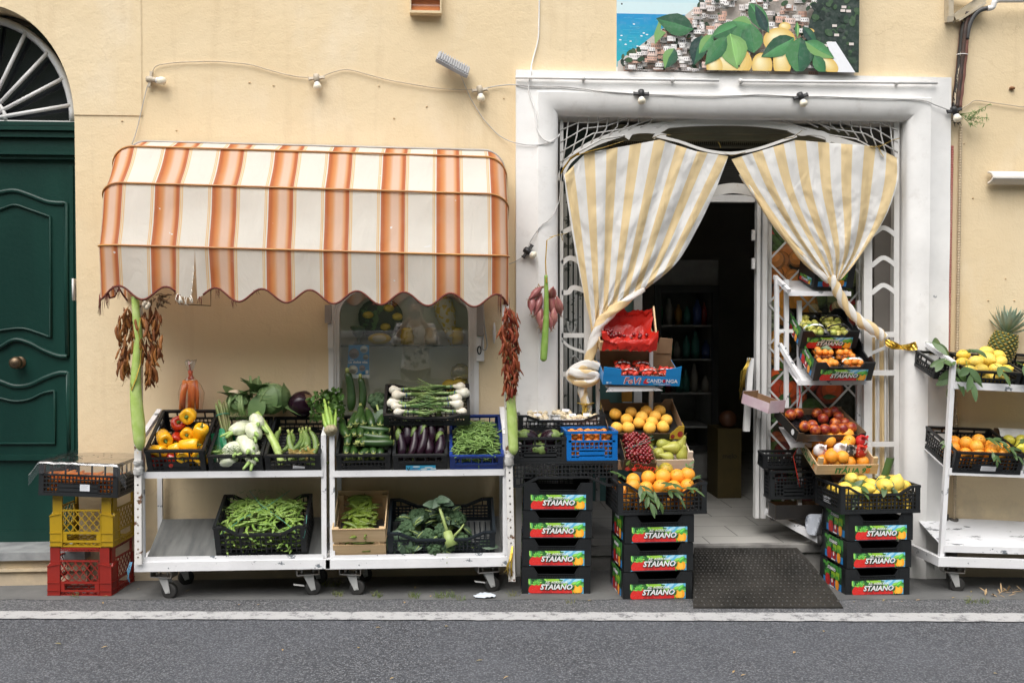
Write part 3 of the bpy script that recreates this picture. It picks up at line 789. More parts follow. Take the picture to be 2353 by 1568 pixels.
cr = curtain('door_curtain', 'yellow and white striped door curtain twisted and tucked behind the iron gate', [
 [(1680, 366), (1752, 345), (1826, 322), (2008, 336), (2063, 364)],
 [(1722, 436), (1782, 430), (1842, 428), (1998, 424), (2062, 418)],
 [(1785, 520), (1825, 518), (1870, 515), (1988, 502), (2036, 494)],
 [(1842, 588), (1868, 586), (1897, 582), (1970, 570), (1996, 560)],
 [(1880, 627), (1896, 626), (1910, 624), (1944, 617), (1960, 610)],
 [(1902, 650), (1909, 650), (1916, 648), (1926, 644), (1934, 640)]],
 (0, .2, .4, .85, 1), (0, .2, .45, .7, .88, 1), 7.55, .5, [(4, 1.4, .55, 1.4), (6.6, .3, .32, -1), (10, 2, .14, .5), (1.5, 2.2, .4, 0)],
 [([(1700, 400), (1740, 458), (1800, 540), (1858, 606), (1905, 645)], [.010, .014, .016, .018, .02], 1.2, -.03, 'rolled_edge', 1),
     ([(1908, 634), (1922, 664), (1943, 702), (1974, 736), (2012, 760), (2030, 776)], [.022, .029, .030, .029, .029, .026], 2.4, -.045, 'twisted_cloth', 2)],
 None)
b = B(); b.u = []
for j in range(31):
 for i in range(25):
  s, t = i/24, j/30; x = 2003+s*(37+3*t); y = 772+t*325
  b.v.append(tuple(P(x, y, .10+.018*sin(s*13+t*1.5)+.01*sin(s*29)))); b.u.append(.62+s*1.9)
b.f = [[j*25+i, j*25+i+1, (j+1)*25+i+1, (j+1)*25+i] for j in range(30) for i in range(24)]; b.mi = [0]*720; b.sm = [True]*720
b.build('hanging_end', m_curt, cr)
ribbon(cr, [(1800, 319, 0), (1822, 316, -.01), (1842, 300, 0)], -.03, .010)
ribbon(cr, [(1995, 338, 0), (2022, 336, -.01), (2050, 322, 0), (2066, 318, 0)], -.03, .010)
ribbon(cr, [(2018, 338, 0), (2024, 352, -.01), (2030, 360, 0)], -.03, .009)
ribbon(cr, [(1664, 352, 0), (1680, 358, -.02), (1712, 350, 0)], -.03, .008)
ribbon(cr, [(1656, 340, 0), (1650, 325, 0)], -.0, .004)

# ------------------------------------------------------------------ white iron gate with net, arc and wavy bars
def gate():
 b = B(); Y = .045
 def flat(pts, w, Yy=Y, d=.012):                 # flat iron on edge to the street: w wide, d deep
  q = [P(x, y, Yy) for x, y in pts]; vs = []
  for i, p in enumerate(q):
   t = (q[min(i+1, len(q)-1)]-q[max(i-1, 0)]).normalized(); nn = Vector((-t.z, 0, t.x))*(w/2)
   vs += [p+nn, p-nn, p-nn+Vector((0, d, 0)), p+nn+Vector((0, d, 0))]
  b.add(vs, [(4*i+k, 4*i+(k+1) % 4, 4*i+4+(k+1) % 4, 4*i+4+k) for i in range(len(q)-1) for k in range(4)]+[(3, 2, 1, 0), tuple(4*len(q)-4+k for k in range(4))], False)
 S = smooth2
 flat([(1290, 275), (1290, 1150)], .02); flat([(1351, 400), (1351, 1150)], .045, Y-.01, .03); 
 for pts in ([(1290, 536), (1312, 524), (1340, 512)], [(1290, 606), (1306, 593), (1322, 596), (1340, 609)], [(1290, 672), (1306, 671), (1318, 660), (1346, 669)]): flat(S(pts), .028)
 flat([(1290, 770), (1345, 770)], .027); flat(S([(1290, 780), (1310, 797), (1345, 809)]), .016); flat([(1290, 859), (1345, 859)], .027); flat([(1290, 1020), (1345, 1020)], .027)
 flat([(1994, 340), (1994, 1210)], .050, Y-.01, .03); flat([(2060, 275), (2060, 1210)], .032)
 for c in (532, 601, 664): flat(S([(2002, c+10), (2014, c), (2028, c-9), (2042, c-4), (2058, c+9)]), .026)
 flat([(2002, 768), (2058, 768)], .032); flat(S([(2002, 811), (2030, 800), (2058, 788)]), .018); flat([(2002, 856), (2058, 856)], .032); flat([(2002, 1020), (2058, 1020)], .03)
 arc = S([(1286, 415), (1300, 378), (1325, 352), (1364, 329), (1413, 311), (1464, 298), (1540, 286), (1620, 281), (1700, 281), (1770, 286), (1835, 297), (1890, 311), (1945, 329), (2003, 347), (2040, 362), (2062, 376)], 4)
 flat(arc, .040)
 flat(S([(1440, 318), (1452, 303), (1480, 300), (1512, 300), (1535, 288)]), .030, Y-.004); flat(S([(1905, 328), (1896, 310), (1865, 304), (1840, 306), (1812, 296)]), .030, Y-.004)
 flat(S([(1502, 318), (1510, 308), (1530, 312)]), .018, Y-.004)
 flat(S([(1505, 312), (1560, 325), (1620, 345), (1680, 352), (1740, 342), (1800, 322), (1830, 312)], 4), .016, Y-.02)
 flat(S([(1560, 470), (1620, 446), (1685, 432), (1750, 446), (1810, 470)]), .060, .10)
 # net of thin rods in both corners
 for side in (0, 1):
  m = (lambda x: x) if not side else (lambda x: 1283+2066-x)
  for i, x in enumerate((1298, 1323, 1347, 1372, 1394, 1420, 1445, 1470, 1500)):
   y1 = {0: 372, 1: 350, 2: 336, 3: 326, 4: 317, 5: 308, 6: 301, 7: 296, 8: 290}[i]+3
   b.tube([P(m(x+8-i*1.5), 270, Y), P(m(x+3-i), (270+y1)/2, Y), P(m(x-6-i*3), y1, Y)], .0042, 6)
  for k, (x0, y0, x1, y1) in enumerate(((1287, 300, 1400, 272), (1287, 327, 1440, 272), (1287, 350, 1500, 272), (1287, 372, 1560, 275))):
   b.tube([P(m(x0), y0, Y), P(m(x0+(x1-x0)*.35), y0+(y1-y0)*.5-4, Y), P(m(x0+(x1-x0)*.7), y0+(y1-y0)*.72+2, Y), P(m(x1), y1, Y)], .0042, 6)
 b.build('iron_gate', m_iron, BLD)
gate()
# ------------------------------------------------------------------ joinery behind the gate
def joinery():
 def slab(name, x0, y0, x1, y1, Y, dep, mat, parent=None):
  a, c = P(x0, y1, Y), P(x1, y0, Y); g = B(); g.box(a.x, c.x, Y, Y+dep, a.z, c.z); return g.build(name, mat, parent or BLD)
 Yd = .27
 D = bpy.data.objects.new('inner_door', None); COL.objects.link(D); D.parent = BLD
 g = B()
 for x0, y0, x1, y1, e in ((1455, 448, 1476, 1150, 0), (1735, 448, 1748, 1190, 0), (1749, 448, 1764, 1190, .02), (1476.5, 448, 1734.5, 462, 0)):
  a, c = P(x0, y1, Yd-e), P(x1, y0, Yd-e); g.box(a.x, c.x, Yd-e, Yd+.05, max(a.z, FZ+.004), c.z)
 g.build('door_frame', m_joinery, D)
 for y in (540, 605): slab('hinge', 1728, y-12, 1735, y+12, Yd-.01, .02, m_joinery, D)
 slab('hinge', 1739, 930, 1748, 960, Yd-.03, .03, m_joinery, D)
 # broken leaf edge, leaning beside the jamb with gold tinsel
 g = B(); g.bar(P(1724, 822, .22), P(1714, 990, .22), .035, .03, (0, 1, 0)); g.build('leaning_board', m_joinery, D)
 g = B()
 for i in range(9): g.tube([P(1722+U(-4, 4), 822, .2), P(1710+U(-8, 6), 845+U(0, 10), .19), P(1703+U(-6, 8), 870+U(0, 50), .19)], .003, 4, flat=.3)
 g.build('tinsel', m_gold, D)
 # glazed panel with the teal lower part
 slab('side_glass', 1362, 690, 1454, 880, Yd+.02, .01, M('pale_teal_glass', (.13, .24, .23), .15, (.10, .19, .19), 3), D)
 slab('side_panel', 1362, 881, 1454, 1150, Yd+.02, .012, M('teal_panel', (.10, .22, .21), .5, (.08, .18, .18), 3), D)
 slab('hanging_tag', 1428, 888, 1452, 922, Yd-.005, .004, M('amber_sticker', (.45, .22, .03), .5), D)
 slab('hanging_tag', 1430, 922.5, 1452, 938, Yd-.005, .004, M('white_sticker', (.6, .62, .66), .5), D)
 # dark green louvred leaf behind the narrow side of the gate
 Ys = .16; L = bpy.data.objects.new('side_shutter', None); COL.objects.link(L); L.parent = BLD
 slab('shutter_leaf', 1284, 300, 1362, 1180, Ys+.05, .02, M('black_green_paint', (.012, .03, .026), .5), L)
 g = B()
 for x in (1299, 1311, 1322, 1333): g.bar(P(x, 440, Ys+.03), P(x, 1150, Ys+.03), .014, .02)
 g.tube([P(1313+9*cos(t), 745+22*sin(t), Ys) for t in [pi*k/10 for k in range(-1, 12)]], .008, 6); g.tube([P(1318+12*cos(t)*(1-t*.1), 838-24*sin(t)*(1-t*.08), Ys) for t in [k*.5 for k in range(16)]], .007, 6)
 g.build('shutter_bar', paintmat('grey_shutter_paint', (.40, .41, .40), (.1, .11, .1), .58, 14, .5), L)
 # grey lining of the other side
 slab('lining_board', 2003, 360, 2062, 1210, .19, .02, M('taupe_lining', (.22, .20, .18), .7, (.17, .155, .14), 3), BLD)
 slab('lining_board', 1976, 455, 1984, 1170, .23, .03, m_joinery, BLD)
 # roller box over the door
 g = B(); 
 for i, (y0, y1, e) in enumerate(((300, 311, .10), (312, 322, .06), (323, 326, .02))):
  a, c = P(1400, y1, .22), P(1950, y0, .22); g.box(a.x, c.x, .22-e, .30, a.z+.001, c.z)
 g.build('shutter_box', M('olive_shutter_box', (.22, .21, .15), .6, (.15, .145, .11), 4), BLD)
 g = B()
 for i in range(120):
  a = P(1404+i*4.6, 337, .22); c = P(1404+i*4.6, 326, .22); g.box(a.x, a.x+.006, .2, .215, a.z, c.z)
 a, c = P(1400, 339, .22), P(1950, 337, .22); g.box(a.x, c.x, .2, .216, a.z, c.z); g.build('brush_grille', M('dark_bronze', (.05, .045, .03), .6), BLD)
 g = B(); x0, x1, z0, z1 = P(1560, 450, .24).x, P(1790, 450, .24).x, P(1680, 432, .24).z, P(1680, 352, .24).z
 for i in range(19): z = z0+(z1-z0)*i/18; g.box(x0, x1, .24, .244, z, z+.003)
 for i in range(90): x = x0+(x1-x0)*i/89; g.box(x, x+.0025, .2445, .248, z0, z1)
 g.build('mesh_grille', M('black_mesh', (.025, .024, .02), .6), BLD)
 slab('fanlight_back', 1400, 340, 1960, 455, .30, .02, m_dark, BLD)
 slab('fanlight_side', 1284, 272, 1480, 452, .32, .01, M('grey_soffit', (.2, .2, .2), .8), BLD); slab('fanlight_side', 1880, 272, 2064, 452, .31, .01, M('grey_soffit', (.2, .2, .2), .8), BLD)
 # glazed side window with the printed vegetables and its diagonal lattice
 Yp = .31; Wn = bpy.data.objects.new('side_window', None); COL.objects.link(Wn); Wn.parent = BLD
 X = lambda x: P(x, 800, Yp).x; Z = lambda y: P(1870, y, Yp).z; s = px(1, 1870, 800, Yp)
 A = Art(Yp+.03, .00003, (X(1764), Z(1170), X(1985), Z(455))); q = random.Random(3)
 A.rect(X(1764), Z(1170), X(1985), Z(455), rgb(30, 34, 20))
 def heap(x0, y0, x1, y1, n, r, cols, ar=1, rot=None):
  for i in range(n):
   c = q.choice(cols); k = q.uniform(.75, 1.15); x, y = q.uniform(x0, x1), q.uniform(y0, y1); ro = q.uniform(-.5, .5) if rot is None else rot+q.uniform(-.12, .12)
   x = min(max(x, 1764+r), 1985-r)
   A.oval(X(x), Z(y), r*s*k, r*s*k*ar, tuple(v*.45 for v in c), 16, ro, 0, True)
   A.oval(X(x)-.04*r*s, Z(y)+.12*r*s, r*s*k*.86, r*s*k*.82*ar, c, 16, ro, 0, True); A.oval(X(x)-.1*r*s, Z(y)+.28*r*s, r*s*k*.5, r*s*k*.4*ar, tuple(min(1, v*1.35) for v in c), 12, ro, 0, True)
 heap(1768, 460, 1830, 545, 26, 10, [rgb(190, 50, 30), rgb(160, 36, 24)]); heap(1764, 535, 1800, 600, 9, 30, [rgb(60, 92, 38), rgb(44, 70, 30)], .28, -.9)
 heap(1805, 500, 1980, 590, 18, 22, [rgb(170, 104, 48), rgb(150, 84, 40)]); heap(1764, 590, 1850, 690, 18, 20, [rgb(176, 108, 46), rgb(190, 124, 60)])
 heap(1850, 560, 1980, 700, 16, 24, [rgb(80, 100, 50), rgb(120, 130, 80)]); heap(1790, 690, 1850, 720, 3, 44, [rgb(206, 140, 52)]); heap(1860, 690, 1975, 760, 18, 14, [rgb(150, 40, 30), rgb(110, 120, 60), rgb(190, 170, 120)])
 heap(1764, 700, 1785, 770, 14, 10, [rgb(110, 130, 100), rgb(150, 160, 130)]); heap(1764, 770, 1800, 830, 8, 20, [rgb(196, 148, 60), rgb(180, 120, 40)]); heap(1770, 840, 1980, 1000, 30, 24, [rgb(200, 84, 30), rgb(180, 60, 26), rgb(70, 100, 50)])
 for i in range(24): A.leafp(X(q.uniform(1770, 1900)), Z(q.uniform(850, 980)), 34*s, 12*s, q.uniform(0, 6.3), rgb(74, 110, 60), rgb(50, 84, 40))
 heap(1770, 1000, 1980, 1160, 26, 22, [rgb(90, 30, 24), rgb(70, 90, 40), rgb(120, 60, 30)])
 A.build('vegetable_print', PR, Wn)
 g = B(); T = s
 for k in range(-8, 16):
  for sg in (1, -1):
   # diagonals x - 1764 = sg*(y - y0)
   y0 = 502+k*97.5
   xa, xb = 1766, 1975; pa, pb = (xa, y0+(xa-1764)*1.06*sg), (xb, y0+(xb-1764)*1.06*sg)
   lo, hi = 460, 1150
   def clip(p, r):
    (x0, y0_), (x1, y1_) = p, r
    t0, t1 = 0, 1; dy = y1_-y0_
    ta, tb = (lo-y0_)/dy, (hi-y0_)/dy
    t0, t1 = max(0, min(ta, tb)), min(1, max(ta, tb))
    return None if t1-t0 < .03 else ((x0+(x1-x0)*t0, y0_+dy*t0), (x0+(x1-x0)*t1, y0_+dy*t1))
   c = clip(pa, pb)
   if c: g.bar(P(*c[0], Yp-.03+.004*(sg < 0)), P(*c[1], Yp-.03+.004*(sg < 0)), .012, .003, (0, 1, 0))
 g.build('lattice', m_joinery, Wn)
 g = B(); 
 for x in (1767, 1975): a = P(x, 800, Yp-.02); g.box(a.x-.012, a.x+.012, Yp-.02, Yp+.02, Z(1170), Z(455))
 g.build('window_frame', m_joinery, Wn)
 # things standing in the dim room
 F = thing('drinks_fridge', 'tall drinks fridge with glass door in the dim shop', 'fridge')
 Yf = 2.1; fx0, fx1 = P(1502, 800, Yf).x, P(1648, 800, Yf).x; zt = P(1570, 597, Yf).z; zb = FZ
 mb = M('fridge_grey', (.36, .36, .35), .4); g = B()
 g.box(fx0, fx0+.04, Yf, Yf+.6, zb+.06, zt); g.box(fx1-.04, fx1, Yf, Yf+.6, zb+.06, zt); g.box(fx0+.041, fx1-.041, Yf+.56, Yf+.6, zb+.06, zt); g.box(fx0+.041, fx1-.041, Yf, Yf+.559, zt-.2, zt); g.box(fx0+.041, fx1-.041, Yf, Yf+.559, zb+.06, zb+.28)
 g.build('body', mb, F)
 g = B()
 for x in (fx0-.0, fx1-.05): g.box(x, x+.05, Yf-.04, Yf-.003, zb+.28, zt-.2)
 g.box(fx0+.051, fx1-.051, Yf-.04, Yf-.003, zt-.26, zt-.2); g.box(fx0+.051, fx1-.051, Yf-.04, Yf-.003, zb+.28, zb+.33); g.build('door_frame', M('fridge_dark_frame', (.05, .05, .05), .4), F)
 sh = [zt-.26-.27*k for k in (1, 2, 3, 4)]
 for z in sh:
  g = B(); g.box(fx0+.045, fx1-.045, Yf+.03, Yf+.5, z, z+.012); g.build('shelf', M('pale_shelf', (.5, .5, .5), .4), F)
 for z in sh[:3]:
  for i in range(6):
   g = B(); g.lathe([(.0, 0), (.03, 0), (.032, .1), (.03, .14), (.012, .19), (.013, .215), (0, .215)], 10)
   x = fx0+.075+i*(fx1-fx0-.15)/5
   c = q.choice([(.03, .20, .10), (.3, .04, .03), (.35, .33, .3), (.4, .2, .04), (.05, .22, .2), (.06, .1, .3)])
   tag(g.build('drink_bottle', M('bottle_%d' % int(c[0]*100), c, .2), None, T3((x+q.uniform(-.01, .01), Yf+.09+q.uniform(0, .04), z+.013), s=(q.uniform(.8, 1.2),)*2+(q.uniform(.55, 1.05),))), 'drink bottle standing on a shelf of the glass door fridge', 'bottle', 'bottles in the drinks fridge')
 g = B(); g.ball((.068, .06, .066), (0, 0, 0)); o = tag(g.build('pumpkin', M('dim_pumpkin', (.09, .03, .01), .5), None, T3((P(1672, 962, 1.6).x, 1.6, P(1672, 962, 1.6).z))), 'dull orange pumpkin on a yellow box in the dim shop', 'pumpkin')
 a, c = P(1653, 1060, 1.5), P(1708, 990, 1.5); bx = thing('yellow_box', 'yellow cardboard box on the tiled floor inside the shop', 'box', T3((a.x, 1.55, FZ)))
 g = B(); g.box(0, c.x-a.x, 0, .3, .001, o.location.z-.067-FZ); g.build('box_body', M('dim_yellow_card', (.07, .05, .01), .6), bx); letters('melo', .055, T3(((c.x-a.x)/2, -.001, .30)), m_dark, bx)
joinery()
# ------------------------------------------------------------------ crates and boxes; local frame: x across, y back from the front, z up, origin mid lower front edge
def crate_mesh(w, d, h, mat, dip=0, style='window', cell=.024, th=.008, panel=.42, nwin=5, lower=.55):
 b = B(); bw = .0052
 def top(t, dipside):
  if not dipside or not dip: return h
  a = .10; c = .26
  if t < a or t > 1-a: return h
  if t < c: return h-dip*(t-a)/(c-a)
  if t > 1-c: return h-dip*(1-a-t)/(c-a) if t > 1-c and t < 1-a else h
  return h-dip
 sides = [((-w/2, 0), (w/2, 0), 1, 0), ((w/2, 0), (w/2, d), 0, 1), ((w/2, d), (-w/2, d), 1, 2), ((-w/2, d), (-w/2, 0), 0, 3)]
 for (x0, y0), (x1, y1), ds, idx in sides:
  A, C = Vector((x0, y0, 0)), Vector((x1, y1, 0)); L = (C-A).length; ux = (C-A)/L; nrm = Vector((ux.y, -ux.x, 0))
  def pt(t, z, o=0): return A+ux*(L*t)+Vector((0, 0, z))-nrm*(th/2+o)
  def hb(t0, t1, z, hh=bw*1.2, dd=th): b.bar(pt(t0, z), pt(t1, z), dd, hh, (0, 0, 1))
  def vb(t, za, zb, ww=bw, dd=th*.8): b.bar(pt(t, za), pt(t, zb), ww, dd, nrm)
  e = .012/L
  # rim
  ts = [0, .10, .26, .74, .90, 1] if (ds and dip) else [0, 1]
  for ta, tb in zip(ts, ts[1:]): b.bar(pt(ta, top(ta, ds)-.006), pt(tb, top(tb, ds)-.006), .016, .013, (0, 0, 1))
  hb(0, 1, .008, .016, .012)
  for t in (e*1.2, 1-e*1.2): vb(t, .0, top(t, ds)-.004, .026, .010)
  n = max(6, int(L/cell))
  if style == 'window':
   zl = h*lower; hb(e, 1-e, zl, .010, .010)
   for k in range(1, nwin): vb(k/nwin, zl, h-.008, .008)
   vb(.055, zl, h-.008, .006); vb(.945, zl, h-.008, .006)
   m = max(1, int(zl/cell))
   for k in range(1, m): hb(e, 1-e, zl*k/m)
   for k in range(1, n):
    vb(k/n, .008, zl)
   if panel and idx in (0, 2): b.prism([(-L*panel/2, .012), (L*panel/2, .012), (L*panel/2, zl*.62), (-L*panel/2, zl*.62)], 0 if idx == 0 else d-.006, .006 if idx == 0 else d)
  elif style == 'solid':
   zl = h*lower; hb(e, 1-e, zl, .010, .010)
   for k in range(1, nwin): vb(k/nwin, zl, h-.008, .007)
   for k in (.06, .94): vb(k, zl, h-.008, .006)
   o = pt(.5, zl/2); b.bar(pt(e, zl/2), pt(1-e, zl/2), .004, zl-.01, (0, 0, 1))
  else:                                        # grid up to the rim
   m = max(2, int((h-dip)/cell)); zt = h-dip-.006
   for k in range(1, m): hb(e, 1-e, zt*k/m)
   if dip and ds:
    pass
   elif dip:
    hb(e, 1-e, zt); 
    for k in (.2, .4, .6, .8): vb(k, zt, h-.01, .008)
   for k in range(1, n):
    t = k/n; big = k % 5 == 0
    vb(t, .008, top(t, ds)-.012 if (ds and dip and .26 <= t <= .74) else zt, .009 if big else bw)
   if dip and ds:
    for t in (.05, .10): vb(t, zt, h-.012, .006)
    hb(.0, .2, zt); hb(.8, 1, zt)
    vb(.95, zt, h-.012, .006); vb(.9, zt, h-.012, .006)
 # floor of slats
 nx = max(6, int(w/.03))
 for k in range(nx+1): x = -w/2+.01+(w-.02)*k/nx; b.box(x-.0035, x+.0035, .008, d-.008, .004, .008)
 ny = max(5, int(d/.03))
 for k in range(ny+1): y = .01+(d-.02)*k/ny; b.box(-w/2+.008, w/2-.008, y-.004, y+.004, .0005, .0038)
 return b.mesh('crate_body', mat)
def sticker(parent, x0, x1, z0, z1, y, col, rot=0, name='sticker'):
 A = Art(y); A.rect(x0, z0, x1, z1, col)
 if col[0] > .4 and (x1-x0) > .03:
  for k in range(4): z = z1-(z1-z0)*(.2+.18*k); A.rect(x0+(x1-x0)*.1, z-.0012, x0+(x1-x0)*(.85-.15*(k % 2)), z, (.3, .3, .32), k == 0)
 return A.build(name, PR, parent, T3(ry=rot) if rot else None)
def crate(label, T, w, d, h, mat, group=None, name='produce_crate', **k):
 o = put(name, crate_mesh(w, d, h, mat, **k), T, label, 'crate', group); o['dims'] = (w, d, h); return o

# ---- strawberry growers' crate with its printed label
m_white_ink = M('white_ink', (.85, .85, .85), .5); m_dk_ink = M('dark_green_ink', (.006, .03, .012), .5); m_red_ink = M('red_ink', (.55, .03, .03), .5)
m_green_ink = M('green_ink', (.03, .22, .07), .5); m_black_ink = M('black_ink', (.012, .012, .012), .5); m_orange_ink = M('orange_ink', (.75, .22, .04), .5); m_gold_ink = M('yellow_ink', (.75, .5, .05), .5)
def front_art():
 A = Art(0, .00003, (0, 0, 1, .27)); q = random.Random(5)      # 1.0 wide, .27 tall
 A.rect(0, 0, 1, .27, rgb(28, 74, 36)); A.poly([(.5, .27), (1, .27), (1, 0), (.9, 0)], rgb(96, 180, 220)); A.rect(0, 0, 1, .012, rgb(110, 190, 225))
 for x, z, r in ((.58, .24, .10), (.72, .23, .08), (.88, .24, .09)): A.oval(x, z, r, r*.35, rgb(170, 216, 236), 12, .5)
 for i in range(26):
  x = q.uniform(.02, .98); A.leafp(x, q.uniform(.14, .22), .16, .07, q.uniform(0, 6.3), q.choice([rgb(66, 150, 52), rgb(110, 186, 60), rgb(36, 104, 44), rgb(88, 170, 90)]), q.choice([rgb(140, 200, 84), rgb(50, 120, 48)]))
 A.oval(.45, .27, .11, .06, rgb(150, 200, 60), 16)
 # strawberries
 for x, z, a, bb, c in ((.16, .07, .16, .125, rgb(214, 36, 30)), (.46, .02, .14, .10, rgb(196, 30, 30)), (.66, .02, .14, .10, rgb(206, 34, 32)), (.33, .0, .1, .08, rgb(176, 24, 26))):
  pts = [(x+a*cos(2*pi*k/20), max(.012, z+bb*sin(2*pi*k/20))) for k in range(20)]
  A.poly(pts, c)
  for i in range(34):
   u, v = q.uniform(-.85, .85), q.uniform(-.6, .85)
   if u*u+v*v < .75 and z+bb*v > .018: A.rect(x+a*u-.004, z+bb*v-.003, x+a*u+.004, z+bb*v+.003, q.choice([rgb(240, 120, 90), rgb(150, 14, 18), rgb(250, 160, 120)]), i == 0)
 for k in range(6): A.leafp(.14, .175, .085, .04, .0+k*.62, rgb(60, 148, 50) if k % 2 else rgb(90, 176, 60), rgb(120, 196, 80))
 # pepper
 for x, a in ((.85, .05), (.93, .05), (.89, .045)): A.oval(x, .085, a, .072, rgb(246, 166, 30) if a > .046 else rgb(250, 190, 60), 16)
 A.oval(.89, .16, .03, .03, rgb(60, 150, 50), 10); A.leafp(.86, .16, .14, .08, .7, rgb(80, 180, 70), rgb(110, 200, 90)); A.leafp(.8, .06, .1, .03, 1.2, rgb(44, 96, 36))
 return A
def side_art():
 A = Art(0, .00003, (0, 0, 1, .55)); q = random.Random(8)      # 1.0 wide, .55 tall
 A.rect(0, 0, 1, .55, rgb(20, 60, 34)); A.rect(0, 0, 1, .16, rgb(30, 130, 200)); A.poly([(.3, .55), (1, .55), (1, .3)], rgb(60, 130, 60))
 for i in range(20): A.leafp(q.uniform(.05, .95), q.uniform(.3, .5), .2, .08, q.uniform(0, 6.3), q.choice([rgb(50, 130, 48), rgb(30, 96, 44), rgb(90, 170, 60)]), rgb(70, 150, 56))
 A.rect(.48, .26, .68, .42, rgb(150, 190, 40)); A.rect(.71, .25, .92, .41, rgb(140, 186, 36))
 for x, z, a, c in ((.28, .13, .17, rgb(190, 32, 28)), (.55, .11, .13, rgb(176, 26, 26)), (.8, .12, .13, rgb(236, 150, 30))):
  A.oval(x, z, a*.8, a, c, 18); A.oval(x-.03, z+.04, a*.4, a*.5, tuple(min(1, v*1.25) for v in c), 14)
  for k in range(5): A.leafp(x, z+a*.85, .12, .05, .3+k*.65, rgb(70, 150, 50))
 A.oval(.53, .15, .04, .05, rgb(240, 240, 230), 9); A.rect(.4, .0, .62, .03, rgb(240, 240, 240))
 return A
_fa, _sa = front_art(), side_art()
FA, SA = _fa.mesh('label', PR), _sa.mesh('label', PR)
FAy, SAy = _fa.y, _sa.y
def grower_mesh(w, d, h, short=False):
 b = B(); t = .007; cw = w*.66; ch = h*.27
 def wall(W, T, cut, holes):
  o = [(-W/2, 0), (W/2, 0), (W/2, h-.002)]
  if cut: o += [(cut/2, h-.002), (cut/2-.022, h-ch), (-cut/2+.022, h-ch), (-cut/2, h-.002)]
  o += [(-W/2, h-.002)]
  if not cut: b.prism(o, 0, t, T); return
  # body below the rows of holes, two posts beside them, rows of holes, and the strip over them
  zh0, zh1 = h*.575, h*.715; xh = cw*.42
  b.prism([(-W/2, 0), (W/2, 0), (W/2, zh0), (-W/2, zh0)], 0, t, T)
  b.prism([(-W/2, zh0+.0001), (-xh, zh0+.0001), (-xh, zh1), (-cut/2+.022, zh1+.0001), (-cut/2, h-.002), (-W/2, h-.002)], 0, t, T)
  b.prism([(W/2, zh0+.0001), (W/2, h-.002), (cut/2, h-.002), (cut/2-.022, zh1+.0001), (xh, zh1), (xh, zh0+.0001)], 0, t, T)
  n = 22; hh = (zh1-zh0)
  for r in (0, .42, .84): b.prism([(-xh+.0002, zh0+hh*r+.0002), (xh-.0002, zh0+hh*r+.0002), (xh-.0002, zh0+hh*(r+.16)), (-xh+.0002, zh0+hh*(r+.16))], .0005, t-.0005, T)
  for k in range(n): x = -xh+2*xh*(k+.5)/n; b.prism([(x-.0018, zh0), (x+.0018, zh0), (x+.0018, zh1), (x-.0018, zh1)], .001, t-.001, T)
  # lip framing the cut
  b.prism([(-cut/2-.004, h-.003), (-cut/2+.020, h-ch-.002), (-cut/2+.024, h-ch+.002), (-cut/2+.002, h-.003)], -.003, t, T); b.prism([(cut/2+.004, h-.003), (cut/2-.002, h-.003), (cut/2-.024, h-ch+.002), (cut/2-.020, h-ch-.002)], -.003, t, T)
  b.prism([(-cut/2+.02, h-ch-.003), (cut/2-.02, h-ch-.003), (cut/2-.02, h-ch), (-cut/2+.02, h-ch)], -.003, t, T)
 wall(w, Matrix.Identity(4), cw, 1); wall(w, T3((0, d, 0), rz=180), cw, 1)
 wall(d-2*t-.0006, T3((w/2, d/2, 0), rz=90), d*.5, 1); wall(d-2*t-.0006, T3((-w/2, d/2, 0), rz=-90), d*.5, 1)
 b.box(-w/2+.008, w/2-.008, .008, d-.008, .003, .008)
 for s in (-1, 1): b.box(s*(w/2-.03)-.029, s*(w/2-.03)+.029, -.0025, -.0002, .002, h*.98)
 b.box(-w/2-.002, w/2+.002, -.004, d+.003, h-.0045, h-.0025) if False else None
 return b.mesh('crate_body', m_black)
_gm = {}
def grower_crate(label, T, w, d, h, group=None, long_side=False):
 k = (round(w, 2), round(d, 2), round(h, 3))
 if k not in _gm: _gm[k] = grower_mesh(w, d, h)
 r = thing('fruit_crate', label, 'crate', T, group)
 put('crate_body', _gm[k], Matrix.Identity(4), parent=r)
 lw = w*.80
 def lab(art, Tl, s, tz1, tz2, big, small):
  l = put('label', art, Tl @ Matrix.Diagonal((s, 1, s, 1)), parent=r)
  ya = (FAy if art is FA else SAy)-.0004
  letters('STAIANO', .13*big, T3((.50+.006, ya, tz1-.006)), m_dk_ink, l, 'lettering', .25, 1.05, .0002, .012)
  letters('STAIANO', .13*big, T3((.50, ya-.0006, tz1)), m_white_ink, l, 'lettering', .25, 1.05, .0002, .004)
  if small: letters('AZ. AGRICOLA', .058, T3((.50, ya-.0006, tz2)), m_white_ink, l, 'lettering', .25, 1.0, .0002, .001)
 if long_side: lab(SA, T3((-lw/2, -.003, h*.06)), lw*.9, .42, .5, .75, False)
 else: lab(FA, T3((-lw/2, -.003, h*.03)), lw, .085, .195, 1.0, True)
 lab(FA if long_side else SA, T3((-w/2-.0005, d*.86, h*.06), rz=-90), d*.72, .085 if long_side else .40, .2, 1.0 if long_side else .75, False)
 return r

